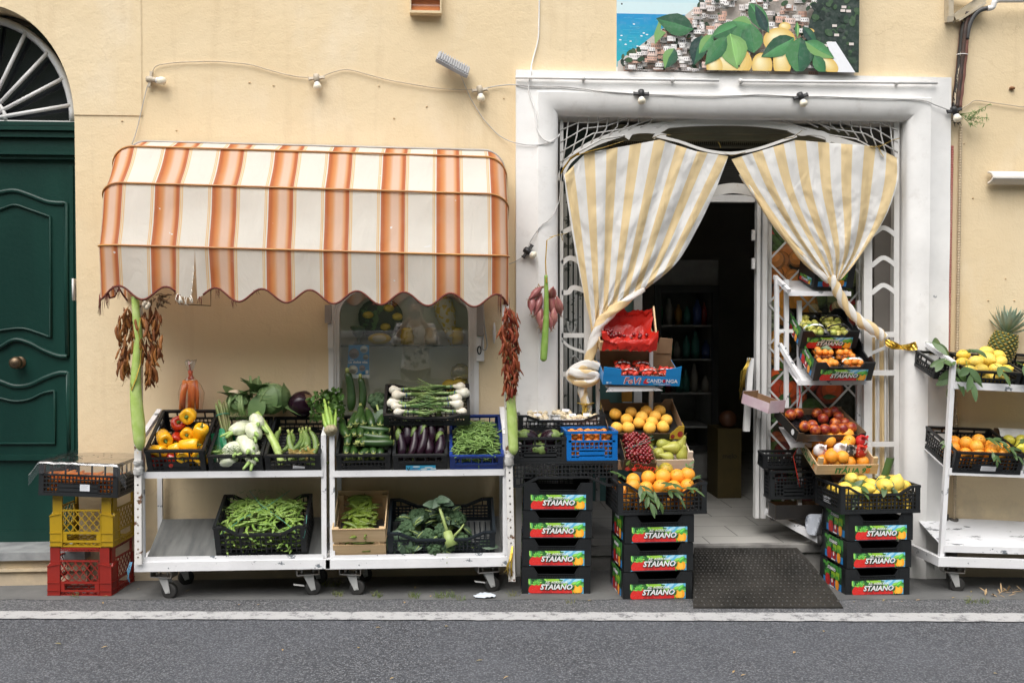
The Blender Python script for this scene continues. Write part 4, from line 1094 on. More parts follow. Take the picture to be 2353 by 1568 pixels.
# ---- cardboard tray: front/back/side walls with printed outside and brown inside
def tray(label, T, w, d, h, outer, inner=None, name='cardboard_box', cat='box', hb=None, hs=None, corner=0, cut=(0, 0), group=None, hf=None):
 r = thing(name, label, cat, T, group); inner = inner or m_card; hb = hb or h; hs = hs or h; hf = hf or h; t = .004
 def wall(nm, L, H, Tm, notch=0, nd=0):
  b = B(); k = corner
  o = [(-L/2, 0), (L/2, 0), (L/2, H)]
  if notch: o += [(L/2-k, H), (L/2-k-.012, H-nd), (-L/2+k+.012, H-nd), (-L/2+k, H)]
  o += [(-L/2, H)]
  b.cm = 0; b.prism(o, 0, t/2, Tm); b.cm = 1; b.prism([(x*.999, z-.0004) for x, z in o], t/2+.0001, t, Tm)
  b.build(nm, [outer, inner], r)
 wall('front_wall', w, hf, Matrix.Identity(4), cut[0] > 0, cut[0]); wall('back_wall', w, hb, T3((0, d, 0), rz=180), cut[1] > 0, cut[1])
 wall('side_wall', d-2*t-.001, hs, T3((w/2, d/2, 0), rz=90)); wall('side_wall', d-2*t-.001, hs, T3((-w/2, d/2, 0), rz=-90))
 b = B(); b.box(-w/2+t+.001, w/2-t-.001, t+.001, d-t-.001, .001, .005); b.build('box_floor', inner, r)
 if corner:
  b = B()
  for sx in (-1, 1):
   for sy, y in ((0, .012), (1, d-.012)):
    b.bar((sx*(w/2-.006), y, .004), (sx*(w/2-.03), y+(.02 if sy == 0 else -.02), .004), .003, .004) if False else None
 return r
# ---- wooden crate
def wood_crate(label, T, w, d, h, mat, post=.03, front=((0.0, .3), (.42, .58), (.86, .08)), sidesl=None, group=None, backh=None, inset=0):
 r = thing('wooden_crate', label, 'crate', T, group); t = .006; sidesl = sidesl or front
 def side(nm, L, Tm, sl):
  b = B()
  for z0, hh in sl: b.prism([(-L/2, h*z0+.001), (L/2, h*z0+.001), (L/2, h*(z0+hh)), (-L/2, h*(z0+hh))], 0, t, Tm)
  b.build(nm, mat, r)
 side('front_slat', w, Matrix.Identity(4), front); side('back_slat', w, T3((0, d, 0), rz=180), [(0, 1.0)] if backh is None else backh)
 side('side_slat', d-2*t-.001, T3((w/2, d/2, 0), rz=90), sidesl); side('side_slat', d-2*t-.001, T3((-w/2, d/2, 0), rz=-90), sidesl)
 for sx in (-1, 1):
  for y0 in (t+.0005, d-t-.0005-.022):
   b = B(); x = sx*(w/2-t-.001); b.hexa([(x, y0, 0), (x-sx*.026, y0, 0), (x-sx*.026, y0+.022, 0), (x, y0+.022, 0), (x, y0, h+post), (x-sx*.026, y0, h+post), (x-sx*.026, y0+.022, h+post-.004), (x, y0+.022, h+post-.004)])
   b.build('corner_post', mat, r)
 b = B()
 for k in range(5): y = .008+(d-.016)*k/5; b.box(-w/2+.007, w/2-.007, y+.002, y+(d-.016)/5-.004, .001, .005)
 b.build('floor_slat', mat, r)
 return r
# ---- dairy crate with diamond lattice
def dairy_mesh(w, d, h, mat, toprail=True):
 b = B()
 for L, Tm in ((w, Matrix.Identity(4)), (w, T3((0, d, 0), rz=180)), (d-.03, T3((w/2, d/2, 0), rz=90)), (d-.03, T3((-w/2, d/2, 0), rz=-90))):
  q = L/2; c = L*.20; z1, z2, z3 = h*.11, h*.27, h*.72
  Pp = lambda pts, y0, y1: b.prism(pts, y0, y1, Tm)
  for s in (-1, 1):
   f = lambda pts: [(s*x, z) for x, z in (pts if s > 0 else pts)][::s]
   Pp(f([(q-c, 0), (q, 0), (q, h*.60), (q-.012, h*.66), (q-c, h*.66)]), 0, .010); Pp(f([(q-c+.004, h*.6601), (q-.013, h*.6601), (q-.013, h-.001), (q-c+.004, h-.001)]), .008, .018)
   Pp(f([(q-c-.001, h*.655), (q+.002, h*.60), (q+.002, h*.615), (q-c-.001, h*.67)]), -.004, 0)
   Pp(f([(q-c-.022, z1), (q-c-.0002, z1), (q-c-.0002, z2), (q-c-.022, z2)]), .002, .010)
   for z in (.005, z1, z2): Pp(f([(q-c, z), (q+.001, z), (q+.001, z+.004), (q-c, z+.004)]), -.004, -.0002)
   Pp(f([(q-c, .0), (q-c+.004, 0), (q-c+.004, h*.66), (q-c, h*.66)]), -.0035, -.0001)
  xi = q-c-.0003
  for z, hh in ((0, .008), (z1-.006, .010), (z2-.004, .012), (z3-.004, .008)): Pp([(-xi, z), (xi, z), (xi, z+hh), (-xi, z+hh)], .001, .010)
  if toprail:
   Pp([(-xi, h-.012), (xi, h-.012), (xi, h-.001), (-xi, h-.001)], .008, .018); Pp([(-xi, h*.915), (xi, h*.915), (xi, h*.93), (-xi, h*.93)], .008, .018)
   zig(b, Tm, -xi, xi, h*.93, h-.012, 9, .013, .004) 
  zig(b, Tm, -xi, xi, .008, z1-.006, 5, .006, .004)
  # lattice
  n = 5; st = 2*xi/n; H = z3-z2-.012; zb = z2+.008
  for k in range(-3, n+1):
   for sg in (1, -1):
    xa = -xi+st*k if sg > 0 else xi-st*k; za = zb; xb = xa+sg*H*.85; zc = zb+H
    t0, t1 = 0, 1
    lo, hi = (-xi-xa)/(xb-xa), (xi-xa)/(xb-xa); lo, hi = min(lo, hi), max(lo, hi); t0, t1 = max(0, lo), min(1, hi)
    if t1-t0 < .05: continue
    p = Vector((xa+(xb-xa)*t0, .005+.0015*sg, za+(zc-za)*t0)); r = Vector((xa+(xb-xa)*t1, .005+.0015*sg, za+(zc-za)*t1))
    b.bar(Tm @ p, Tm @ r, .003, .0045, (0, 0, 1))
 for k in range(8): x = -w/2+.02+(w-.04)*k/7; b.box(x-.006, x+.006, .012, d-.012, .002, .007)
 for k in range(7): y = .02+(d-.04)*k/6; b.box(-w/2+.012, w/2-.012, y-.006, y+.006, .0075, .011)
 return b.mesh('crate_body', mat)
def zig(b, Tm, x0, x1, z0, z1, n, y, w):
 for k in range(n):
  a = x0+(x1-x0)*k/n; c = x0+(x1-x0)*(k+1)/n; m = (a+c)/2
  for p, r in (((a, z0), (m, z1)), ((m, z1), (c, z0))): b.bar(Tm @ Vector((p[0], y, p[1])), Tm @ Vector((r[0], y, r[1])), w*.8, w, (0, 0, 1))

# ------------------------------------------------------------------ shelf carts
def caster(root, x, y, z, r=.042, turn=0, brake=False):
 c = bpy.data.objects.new('caster', None); COL.objects.link(c); c.parent = root; c.matrix_local = T3((x, y, 0), rz=turn)
 b = B(); b.box(-.06, .06, -.04, .04, z-.012, z-.0005); b.box(-.058, .058, -.038, .038, z-.045, z-.040)
 for s in (-1, 1):
  b.box(s*.058-.002, s*.058+.002, -.038, .038, z-.039, z-.0125)
  for k in (-1, 1): b.tube([(s*.03, k*.02, z-.04), (s*.03, k*.02, z-.012)], .005, 6)
 b.build('mount_plate', m_steel, c)
 b = B(); zt = z-.046
 for s in (-1, 1): b.hexa([(-.022, s*.020-.0015, zt), (.026, s*.020-.0015, zt), (.026, s*.020+.0015, zt), (-.022, s*.020+.0015, zt)][0:0] or [(.018, s*.020-.0015, r-.012), (.042, s*.020-.0015, r-.008), (.042, s*.020+.0015, r-.008), (.018, s*.020+.0015, r-.012), (-.024, s*.020-.0015, zt), (.030, s*.020-.0015, zt), (.030, s*.020+.0015, zt), (-.024, s*.020+.0015, zt)])
 b.box(-.024, .030, -.018, .018, zt-.004, zt-.0005); b.tube([(.03, -.026, r), (.03, .026, r)], .006, 8)
 if brake: b.bar((-.02, -.03, r*1.5), (-.075, -.03, r*1.75), .02, .004)
 b.build('fork', paintmat('rust_streaked_zinc', (.45, .45, .44), (.3, .12, .05), .62, 16, .5, rust=(.33, .15, .07)), c)
 b = B(); Tm = T3((.03, 0, r), rx=90); b.lathe([(r*.62, -.014), (r*.9, -.014), (r, -.010), (r, .010), (r*.9, .014), (r*.62, .014)], 24, Tm)
 b.build('wheel', m_rubber, c)
 b = B(); b.lathe([(.008, -.0135), (r*.35, -.013), (r*.4, -.008), (r*.56, -.008), (r*.62, -.0135), (r*.62, .0135), (r*.56, .008), (r*.4, .008), (r*.35, .013), (.008, .0135)], 20, Tm); b.build('wheel_rim', m_rust, c)
def cart(label, T, L, D, base, shelves, fpost, rpost, deckmat, group='white shelf carts along the shop front', lean=0, mid=None):
 r = thing('shelf_cart', label, 'cart', T, group); s = .026
 b = B()
 for x in (s/2, L-s/2):
  b.bar((x, s/2, base+.052), (x, s/2, fpost), s, s, (0, 1, 0)); b.bar((x, D-s/2, base+.052), (x, D-s/2, rpost), s, s, (0, 1, 0))
  b.bar((x, s*.2, fpost-s*.2), (x, D-s/2, rpost+s*.3), s*.98, s, (1, 0, 0))
 b.bar((s, D-s/2, base+.16), (L-s, D-s/2, base+.16), s*.9, s*.9)
 b.build('frame', m_cart, r)
 b = B(); b.box(-.02, L+.02, -.022, .010, base, base+.05); b.box(-.02, L+.02, D-.02, D+.012, base, base+.05)
 for x in (-.02, L-.010): b.box(x, x+.03, .0105, D-.0205, base, base+.05)
 b.build('base_frame', m_cart, r)
 for i, (zf, rise, lip, dm) in enumerate(shelves):
  g = B(); y0 = -.004; e = s+.002
  g.cm = 0; g.hexa([(e, y0, zf-.004), (L-e, y0, zf-.004), (L-e, D-s, zf+rise-.004), (e, D-s, zf+rise-.004), (e, y0, zf), (L-e, y0, zf), (L-e, D-s, zf+rise), (e, D-s, zf+rise)])
  g.cm = 1; g.box(e*.6, L-e*.6, y0-.006, y0-.001, zf-.010, zf+lip)
  g.build('shelf', [dm, m_cart], r)
 for x, y, tn in ((.11, .06, -12), (L-.11, .06, 14), (.13, D-.05, 30), (L-.10, D-.05, -20)): caster(r, x, y, base-.0005, turn=tn, brake=(x > L/2 and y < .1))
 return r
YC = -.41
cA0, cA1 = P(318, 1090, YC).x, P(749, 1090, YC).x
zA = lambda y: P(530, y, YC).z
cartA = cart('white shelf cart carrying peppers, fennel and pea pods on a grey steel deck', T3((cA0, YC, 0)), cA1-cA0, .36, zA(1307), [(zA(1093)+.004, .175, .024, m_greydeck), (zA(1285)-.012, .165, .036, m_greydeck)], zA(1004), zA(1004)+.10, m_greydeck)
cB0, cB1 = P(757, 1090, YC).x, P(1166, 1090, YC).x
zB = lambda y: P(960, y, YC).z
cartB = cart('white shelf cart under the arched window carrying zucchini, beans and broccoli', T3((cB0, YC, 0)), cB1-cB0, .36, zB(1301), [(zB(1090)+.004, .175, .024, m_greydeck), (zB(1281)-.012, .165, .036, m_greydeck)], zB(1000), zB(1000)+.10, m_greydeck)
def pole(label, pts, Y, ties=()):
 r = thing('perforated_pole', label, 'pole'); a, c = P(*pts[0], Y), P(*pts[1], Y)
 d = (c-a); L = d.length; rt = Matrix.Translation(a) @ d.to_track_quat('Z', 'Y').to_matrix().to_4x4()
 b = B(); w = .036
 xa = Vector((1, 0, 0)); zz = d.normalized()
 def bx(x0, x1, y0, y1, z0, z1): b.hexa([a+xa*x+Vector((0, y, 0))+zz*z for x, y, z in ((x0, y0, z0), (x1, y0, z0), (x1, y1, z0), (x0, y1, z0), (x0, y0, z1), (x1, y0, z1), (x1, y1, z1), (x0, y1, z1))])
 bx(-w/2, -.0042, 0, .003, 0, L); bx(.0042, w/2-.0032, 0, .003, 0, L); bx(w/2-.003, w/2, 0, .036, 0, L)
 z = 0; p = .042
 while z < L: bx(-.0041, .0041, 0, .003, z, min(L, z+p-.0095)); z += p
 b.build('angle_iron', m_pole, r)
 for y, hgt in ties:
  g = B(); c_ = P(pts[0][0]+(pts[1][0]-pts[0][0])*(y-pts[0][1])/(pts[1][1]-pts[0][1]), y, Y)
  g.lathe([(.024*k, z) for k, z in ((.9, -hgt), (1.1, -hgt*.7), (1.0, -hgt*.3), (1.15, 0), (.98, hgt*.3), (1.1, hgt*.7), (.9, hgt))], 12, Matrix.Translation(c_+Vector((0, .012, 0))), fn=lambda p_, t, j: p_*(1+.1*sin(3*t+j*9)))
  g.build('tape_wrap', M('dirty_clear_tape', (.55, .55, .54), .3, (.4, .39, .37), 20), r)
 return r
pole('rusting white perforated pole at the crate stack end of the awning', [(317, 1296), (315, 700)], YC-.045, ((1082, .02), (1062, .012)))
pb = pole('rusting white perforated pole beside the dark red chilli string', [(1176, 1335), (1161, 700)], YC-.045, ((1058, .028),))
g = B()
for i in range(7): g.tube([P(1176+U(-4, 4), 1270+U(-20, 20), YC-.06), P(1168+U(-10, 12), 1300, YC-.06), P(1160+U(-4, 20), 1325+U(-15, 10), YC-.05)], .006, 5, flat=.3)
g.build('gold_ribbon', m_gold, pb)
# cart of lemons at the street corner side
cC = P(2155, 1288, -.36); _g = gz(cC.x); hC = cC.z-_g; kC = 5.58/2287
cC = T3((cC.x, cC.y, _g), ry=3.0, rz=2)
cartC = cart('tall white shelf cart with worn white deck carrying lemons, oranges and apples', cC, 1.05, .37, hC-.025, [(hC+(1288-888)*kC, .105, .030, m_cart), (hC+(1288-1085)*kC, .115, .030, m_cart), (hC+(1288-1262)*kC, .115, .028, m_deck)], hC+(1288-832)*kC, hC+(1288-832)*kC+.10, m_deck)

# ------------------------------------------------------------------ racks at the door
def rack_left():
 r = thing('display_rack', 'narrow white metal rack beside the open door holding strawberries and yellow peaches', 'rack')
 b = B()
 for x, y0, y1, Y in ((1373, 800, 1150, .03), (1495, 800, 1150, .03)): b.bar(P(x, y0, Y), P(x, y1, Y), .022, .022, (0, 1, 0))
 b.bar(P(1374, 1010, .04), P(1494, 1010, .04), .02, .02)
 b.build('frame', m_cart, r)
 for y, x0, x1 in ((888, 1392, 1523), (1030, 1392, 1560)):
  g = B(); a, c = P(x0, y, -.17), P(x1, y-2, -.17)
  g.hexa([a+Vector(v) for v in ((0, 0, -.028), (c.x-a.x, 0, -.024), (c.x-a.x, .004, -.024), (0, .004, -.028), (.02, 0, .0), (c.x-a.x-.05, 0, .004), (c.x-a.x-.05, .004, .004), (.02, .004, .0))])
  g.hexa([a+Vector(v) for v in ((0, .0045, -.006), (c.x-a.x, .0045, -.006), (c.x-a.x, .24, .10), (0, .24, .10), (0, .0045, -.002), (c.x-a.x, .0045, -.002), (c.x-a.x, .24, .104), (0, .24, .104))]); g.build('shelf', m_cart, r)
rack_left()
def rack_right():
 r = thing('display_rack', 'stepped white rack by the vegetable print holding pears, apricots and nectarines', 'rack')
 b = B(); s = .024
 for p, q in (((1806, 642), (1806, 950)), ((1836, 690), (1836, 1190)), ((1972, 690), (1972, 1190)), ((1784, 640), (1784, 850))): b.bar(P(*p, .12), P(*q, .12), s, s, (0, 1, 0))
 b.bar(P(1780, 636, .16), P(1812, 668, -.02), s, s); b.bar(P(1790, 790, .14), P(1845, 880, -.05), s, s)
 b.bar(P(1760, 1172, .22), P(1900, 1248, -.08), .03, .04); b.bar(P(1784, 760, .12), P(1972, 760, .12), s*.9, s*.9); b.bar(P(1836, 1180, .10), P(1972, 1180, .12), s, s); b.bar(P(1760, 1172, .2), P(1840, 1172, .11), s, s)
 b.build('frame', m_cart, r)
 for y, x0, x1, Y, dp in ((674, 1810, 1955, .02, .22), (879, 1832, 1992, -.06, .2), (1022, 1815, 2000, -.06, .2)):
  g = B(); a, c = P(x0, y, Y), P(x1, y, Y)
  g.box(a.x, c.x, Y, Y+.004, a.z-.014, a.z+.012); g.hexa([a+Vector(v) for v in ((0, .0045, -.006), (c.x-a.x, .0045, -.006), (c.x-a.x, dp, .08), (0, dp, .08), (0, .0045, -.002), (c.x-a.x, .0045, -.002), (c.x-a.x, dp, .084), (0, dp, .084))]); g.build('shelf', m_cart, r)
 for x, y, Y in ((1775, 1182, .2), (1882, 1240, -.05)):
  g = B(); c = P(x, y, Y); g.lathe([(.01, -.012), (.034, -.012), (.036, 0), (.034, .012), (.01, .012)], 16, Matrix.Translation(c) @ T3(ry=90)); g.build('wheel', m_rubber, r)
rack_right()
# ------------------------------------------------------------------ crates in their places
def onground(x0, x1, y, z=0, y2=None):
 a, b = G(x0, y), G(x1, y2 or y); c = (a+b)/2
 return Matrix.Translation((c.x, c.y, c.z+z)) @ Matrix.Rotation(math.atan2(b.y-a.y, b.x-a.x), 4, 'Z'), (b-a).length
# stack by the green door
T, w = onground(109, 256, 1368.5, y2=1369.5)
r = tag(put('dairy_crate', dairy_mesh(w, .36, .263, m_red), T), 'red plastic dairy crate with diamond lattice at the foot of its stack', 'crate'); DW = w
tag(put('dairy_crate', dairy_mesh(w*.985, .355, .273, m_yellow, False), T @ T3((.012, .004, .264))), 'yellow plastic dairy crate with diamond lattice between red and black crates', 'crate')
Tcar = T @ T3((.012, -.03, .542), ry=1.8); wcar = .425
ccar = crate('grey black crate of carrots under clear film on top of the yellow crate', Tcar, wcar, .36, .178, m_black2, style='window', lower=.62, nwin=6, cell=.02, panel=.5)
sticker(ccar, .01, .062, .03, .065, -.001, (.66, .68, .72))
# cart A
TLT = 27
T_pep, w_pep = frame(340, 474, 1083, YC-.004, TLT); T_pep = T_pep @ T3((0, 0, .0))
c = crate('black crate heaped with yellow and red peppers', T_pep, w_pep, .39, .135, m_black, style='window', lower=.62, nwin=4, cell=.021)
T_fen, w_fen = frame(481, 605, 1082, YC-.004, TLT)
crate('black solid sided crate of white fennel bulbs', T_fen, w_fen, .37, .10, m_black, style='solid', lower=.5, nwin=5)
T_rom, w_rom = frame(611, 737, 1081, YC-.004, TLT)
c = crate('black crate of pale ribbed zucchini with a paper sticker', T_rom, w_rom, .37, .10, m_black, style='window', lower=.55, nwin=5, panel=.6)
sticker(c, -.005, .057, .0, .036, -.001, (.66, .66, .68), 8)
T_pea, w_pea = frame(498, 706, 1281, YC+.02, 24)
crate('deep black crate heaped with pea pods tied over with green string', T_pea, w_pea, .30, .20, m_black, style='grid', dip=.045, cell=.026)
# cart B
T_zuc, w_zuc = frame(774, 897, 1081, YC-.004, TLT)
crate('black crate heaped with dark green zucchini', T_zuc, w_zuc, .38, .105, m_black, style='window', lower=.55, nwin=2, panel=.62, cell=.02)
T_egg, w_egg = frame(904, 1026, 1080, YC-.004, TLT)
c = crate('grey black crate of long eggplants with a sky blue label', T_egg, w_egg, .36, .10, m_black2, style='solid', lower=.5, nwin=5)
A = Art(-.004); A.rect(-.075, .0, .082, .036, rgb(60, 176, 222))
for x, z, a in ((.02, .012, .018), (.045, .022, .022), (.07, .014, .016), (-.02, .028, .02)): A.oval(x, z, a, .006, rgb(210, 236, 246))
l = A.build('label', PR, c); letters('V', .032, T3((-.062, -.0065, .004)), m_dk_ink, l); letters('erdure', .012, T3((-.03, -.0065, .012)), M('violet_ink', (.2, .15, .4), .5), l, 'lettering', .3)
T_bean, w_bean = frame(1034, 1155, 1080, YC-.004, TLT)
crate('deep blue crate heaped with slim green beans', T_bean, w_bean, .40, .095, m_blue2, style='solid', lower=.42, nwin=5)
T_on, w_on = frame(882, 1078, 979, YC+.05, 33, y2=975)
crate('black crate of white spring onions propped above the eggplants', T_on, w_on, .27, .075, m_black, style='grid', dip=.022, cell=.018)
T_fava, w_fava = frame(766, 887, 1280, YC+.02, 24)
wood_crate('pale wooden crate of broad bean pods', T_fava, w_fava, .34, .185, m_wood, post=.0, front=((.0, .44), (.55, .42), (.93, .07)), backh=[(.0, .5), (.62, .46)])
T_bro, w_bro = frame(892, 1136, 1277, YC+.02, 24)
crate('wide dark navy crate of leafy broccoli, half empty', T_bro, w_bro, .32, .155, m_navy, style='grid', dip=.045, cell=.021)
# stack beside the portal
GRP_ST = 'stacked strawberry growers crates'
hS = .1515
T1, w1 = onground(1198, 1356, 1364)
for i, lb in enumerate(('bottom', 'second', 'third', 'top')):
 grower_crate('black printed fruit crate, %s of four in the stack under eggplants and mushrooms' % lb if i else 'black printed fruit crate, lowest of four under the eggplants and mushrooms', T1 @ T3((.004*i, 0, hS*i)), w1, .34, hS-.001, GRP_ST)
zt = T1.translation.z+hS*4
w = px(245, 1295, 1160, -.36)
TU = Matrix.Translation((P(1295, 1160, -.37).x, -.37+.30, zt+.0+.012)) @ T3(rx=180)
# upside down crate capping the stack: rims hang below, floor up
inv = Matrix.Translation((P(1295, 1160, -.38).x, -.385, zt-.03+.140)) @ Matrix.Rotation(pi, 4, 'X') @ T3((0, -.40, 0))
crate('grey black crate turned upside down on the strawberry crates', inv, w, .40, .140, m_black2, style='grid', dip=.045, cell=.02)
zt2 = zt-.03+.140
T_aub = Matrix.Translation((P(1241, 1104, -.385).x, -.385, zt2+.001)); w_aub = px(121, 1241, 1104, -.385)
crate('grey black crate of round eggplants beside the blue crate', T_aub, w_aub, .22, .128, m_black2, style='window', lower=.64, nwin=5, cell=.02, panel=.62)
T_blu = Matrix.Translation((P(1359.5, 1101, -.385).x, -.385, zt2+.001)); w_blu = px(117, 1359, 1101, -.385)
c = crate('bright blue crate of film covered apricots below the mushrooms', T_blu, w_blu, .24, .158, m_blue, style='window', lower=.66, nwin=3, cell=.024, panel=.5)
w_mus = px(200, 1290, 1030, -.2); T_mus = Matrix.Translation((P(1291, 1030, -.15).x, -.14, zt2+.14)) @ T3(rx=5)
crate('shallow black crate holding white trays of mushrooms', T_mus, w_mus, .20, .085, m_black, style='grid', dip=.03, cell=.022)
# middle stack
T2, w2 = onground(1431, 1590, 1376.5)
for i, lb in enumerate(('bottom', 'middle', 'top')):
 grower_crate('black printed fruit crate, %s of three under the leafy oranges' % lb, T2 @ T3((.004*i, 0, hS*i)), w2, .34, hS-.001, GRP_ST)
T_or = T2 @ T3((.022, -.01, hS*3+.001)); w_or = px(200, 1524, 1176, -.45)
crate('grey black crate heaped with oranges in leaf', T_or, w_or, .34, .168, m_black2, style='grid', dip=.05, cell=.0215)
# stack at the far side of the doorway
T3s, w3 = onground(1941, 2089, 1366.5)
for i, lb in enumerate(('bottom', 'middle', 'top')):
 grower_crate('black printed fruit crate, %s of three under the lemon crate' % lb, T3s @ T3((.008*i, 0, hS*i)), w3, .335, hS-.001, GRP_ST)
T_lem = T3s @ T3((.008, -.012, hS*3+.001)); w_lem = px(184, 2015, 1174, -.4)
c = crate('grey black crate of knobbly lemons beside the rubber ramp', T_lem, w_lem, .345, .152, m_black2, style='grid', dip=.042, cell=.02)
# ---- rubber ramp from the pavement to the threshold
def ramp_mat():
 a, c, e, f = G(1592, 1398), G(1936, 1398), P(1831, 1262, -.0), P(1594, 1262, -.0); b = B()
 pt = lambda u, v: (a+(c-a)*u)*(1-v)+(f+(e-f)*u)*v+Vector((0, 0, .012+.012*sin(pi*v)*1.5))
 b.grid(20, 20, pt, False); b.grid(20, 1, lambda u, v: pt(u, 0)-Vector((0, 0, .010*v)), False); b.grid(20, 1, lambda u, v: pt(1, u)-Vector((0, 0, .010*v)), False)
 n, m = 34, 20
 for j in range(m):
  for i in range(n):
   u, v = (i+.5+.5*(j % 2))/(n+.5), (j+.5)/m; p = pt(u, v); s = 1 if (i+j) % 2 else -1; d = Vector((.0064, s*.0055, 0)); q = Vector((-s*.0030, .0036, 0)); h = Vector((0, .0003, .0045)); b.add([p-d, p+q, p+d, p-q, p+h], [(0, 3, 4), (3, 2, 4), (2, 1, 4), (1, 0, 4)], False)
 tag(b.build('ramp_mat', M('worn_ramp_rubber', (.016, .015, .013), .42, (.035, .032, .028), 4, .3, 40)), 'black studded rubber ramp mat leading up to the shop threshold', 'mat')
ramp_mat()
A = Art(0); [A.rect(-.05, z, .05-.02*(i % 2), z+.004, (.45, .46, .48), False) for i, z in enumerate((.035, .045))]; A.build('printed_mark', PR, c, T3((-w_lem/2-.004, .17, 0), rz=-90)); letters('POLICE FRUIT', .016, T3((-w_lem/2-.005, .17, .056), rz=-90), M('grey_ink', (.45, .46, .48), .5), c)
bx = tray('black printed box with a red ring between the two crate stacks', onground(1352, 1408, 1212)[0] @ T3((0, .25, .16)), .17, .12, .11, m_cardblack)
letters('ione', .045, T3((-.01, -.001, .06)), M('grey_ink', (.45, .46, .48), .5), bx); g = B(); g.tube([(.055+.03*cos(k*.4), -.002, .035+.03*sin(k*.4)) for k in range(17)], .006, 5, flat=.3); g.build('printed_ring', m_red_ink, bx)
# boxes of the door rack
T_str, w_str = frame(1384, 1561, 889, -.19, 18, roll=1.6, y2=880)
bx = tray('blue printed cardboard box of strawberry punnets', T_str, w_str, .27, .055, m_cardblue, hb=.135, hs=.062)
for s_ in (-1, 1):
 g = B(); 
 if s_ < 0: g.prism([(-w_str/2, .0555), (-w_str/2+.10, .0555), (-w_str/2+.10, .095), (-w_str/2, .105)], -.0005, .0035)
 else: g.prism([(w_str/2-.085, .0555), (w_str/2, .0555), (w_str/2, .118), (w_str/2-.03, .108), (w_str/2-.085, .098)], -.0005, .0035)
 g.build('front_corner', m_cardblue, bx)
 g = B(); x = s_*(w_str/2-.004); g.hexa([(x, .27, .1), (x-s_*.09, .2645, .1), (x-s_*.09, .2605, .1), (x, .2605, .1), (x, .266, .19), (x-s_*.075, .2645, .195), (x-s_*.075, .2605, .195), (x, .2605, .19)]); g.build('back_corner', m_card, bx)
letters('FeVi', .055, T3((-.055, -.0015, .008)), m_white_ink, bx, 'lettering', .2, 1, .0001, .002); letters('FeVi', .055, T3((-.054, -.0022, .009)), m_red_ink, bx, 'lettering', .2, 1, .0001, 0)
A = Art(-.002); A.leafp(.012, .01, .04, .014, 1.1, rgb(200, 30, 36)); A.leafp(.02, .012, .03, .012, .4, rgb(210, 40, 40)); A.rect(-w_str/2+.02, .006, -w_str/2+.032, .018, rgb(190, 220, 240)); A.rect(-w_str/2+.037, .006, -w_str/2+.049, .018, rgb(120, 180, 225)); A.rect(.10, .005, .135, .0065, rgb(240, 240, 240)); A.rect(.062, .005, .0995, .0065, rgb(40, 130, 60)); A.rect(.1355, .005, .17, .0065, rgb(210, 40, 40)); A.oval(.127, .030, .009, .011, rgb(170, 26, 60)); A.build('printed_mark', PR, bx)
letters('CANDONGA', .030, T3((.115, -.0025, .019)), m_white_ink, bx, 'lettering', 0, 1, .0001, .0004); letters('FRAGOLA TOP QUALITY', .0085, T3((.115, -.0025, .0085)), m_white_ink, bx, 'lettering', 0, 1, .0001, 0)
T_chp, w_chp = frame(1377, 1509, 808, -.12, 24, roll=1, y2=805)
wood_crate('pale wooden box lined with red paper holding dark cherries', T_chp, w_chp, .22, .055, m_wood, post=.0, front=((.0, .96),))
T_pch, w_pch = frame(1394, 1568, 1009, -.20, 25)
bx = tray('black and yellow cardboard box of yellow peaches with back flap', T_pch, w_pch, .31, .060, m_cardblack, hb=.085, hs=.075, corner=.05, cut=(.022, .025))
for nm, pts, y0, y1, Tm in (('yellow_corner', [(w_pch/2-.075, .003), (w_pch/2+.001, .003), (w_pch/2+.001, .088), (w_pch/2-.03, .088), (w_pch/2-.075, .037)], -.002, -.0003, None), ('yellow_corner', [(-.155, .03), (-.10, .03), (-.10, .0765), (-.155, .0765)], -.002, -.0003, T3((w_pch/2, .155, 0), rz=90)), ('yellow_corner', [(-.15, .03), (-.09, .03), (-.09, .0765), (-.15, .0765)], -.002, -.0003, T3((-w_pch/2, .155, 0), rz=-90))):
 g = B(); g.prism(pts, y0, y1, Tm); g.build(nm, m_cardyel, bx)
A = Art(-.0022); A.oval(w_pch/2-.018, .035, .016, .02, rgb(170, 40, 40)); A.oval(w_pch/2-.06, .02, .012, .014, rgb(150, 36, 40)); A.build('printed_mark', PR, bx)
g = B(); g.box(-w_pch/2+.006, w_pch/2-.006, .006, .30, .0055, .012); g.build('tray_liner', m_cardblack, bx)
T_pear, w_pear = frame(1388, 1592, 1078, -.30, 21, roll=0)
wood_crate('white poplar crate of green conference pears lined with dark blue paper', T_pear, w_pear, .28, .060, m_wood2, post=.045, front=((.0, .98),))
g = B(); g.grid(10, 4, lambda u, v: Vector((-w_pear/2+.045+(w_pear-.09)*u, .262-.02*v*v, .02+.065*v+.004*sin(u*17))), True)
tag(g.build('liner_paper', M('dark_blue_paper', (.02, .03, .10), .6, (.03, .04, .14), 12), None, T_pear), 'dark blue liner paper behind the pears', 'paper')
T_chb, w_chb = frame(1430, 1502, 1089, -.40, 20, yaw=0, roll=8, y2=1077)
bx = tray('black cardboard box of red cherries with a cherry picture', T_chb, w_chb*1.02, .24, .066, m_cardblack, hb=.105, hs=.07, corner=.03, cut=(.014, .0))
letters('Cherry', .040, T3((.03, -.002, .022)), m_red_ink, bx, 'lettering', .15, 1.1, .0001, .0004)
A = Art(-.0015); A.leafp(-.075, .03, .04, .016, 1.1, rgb(110, 140, 70)); A.oval(-.062, .010, .013, .012, rgb(150, 16, 24)); A.oval(-.026, .014, .013, .012, rgb(190, 26, 32)); A.oval(-.03, .018, .005, .004, rgb(230, 110, 110))
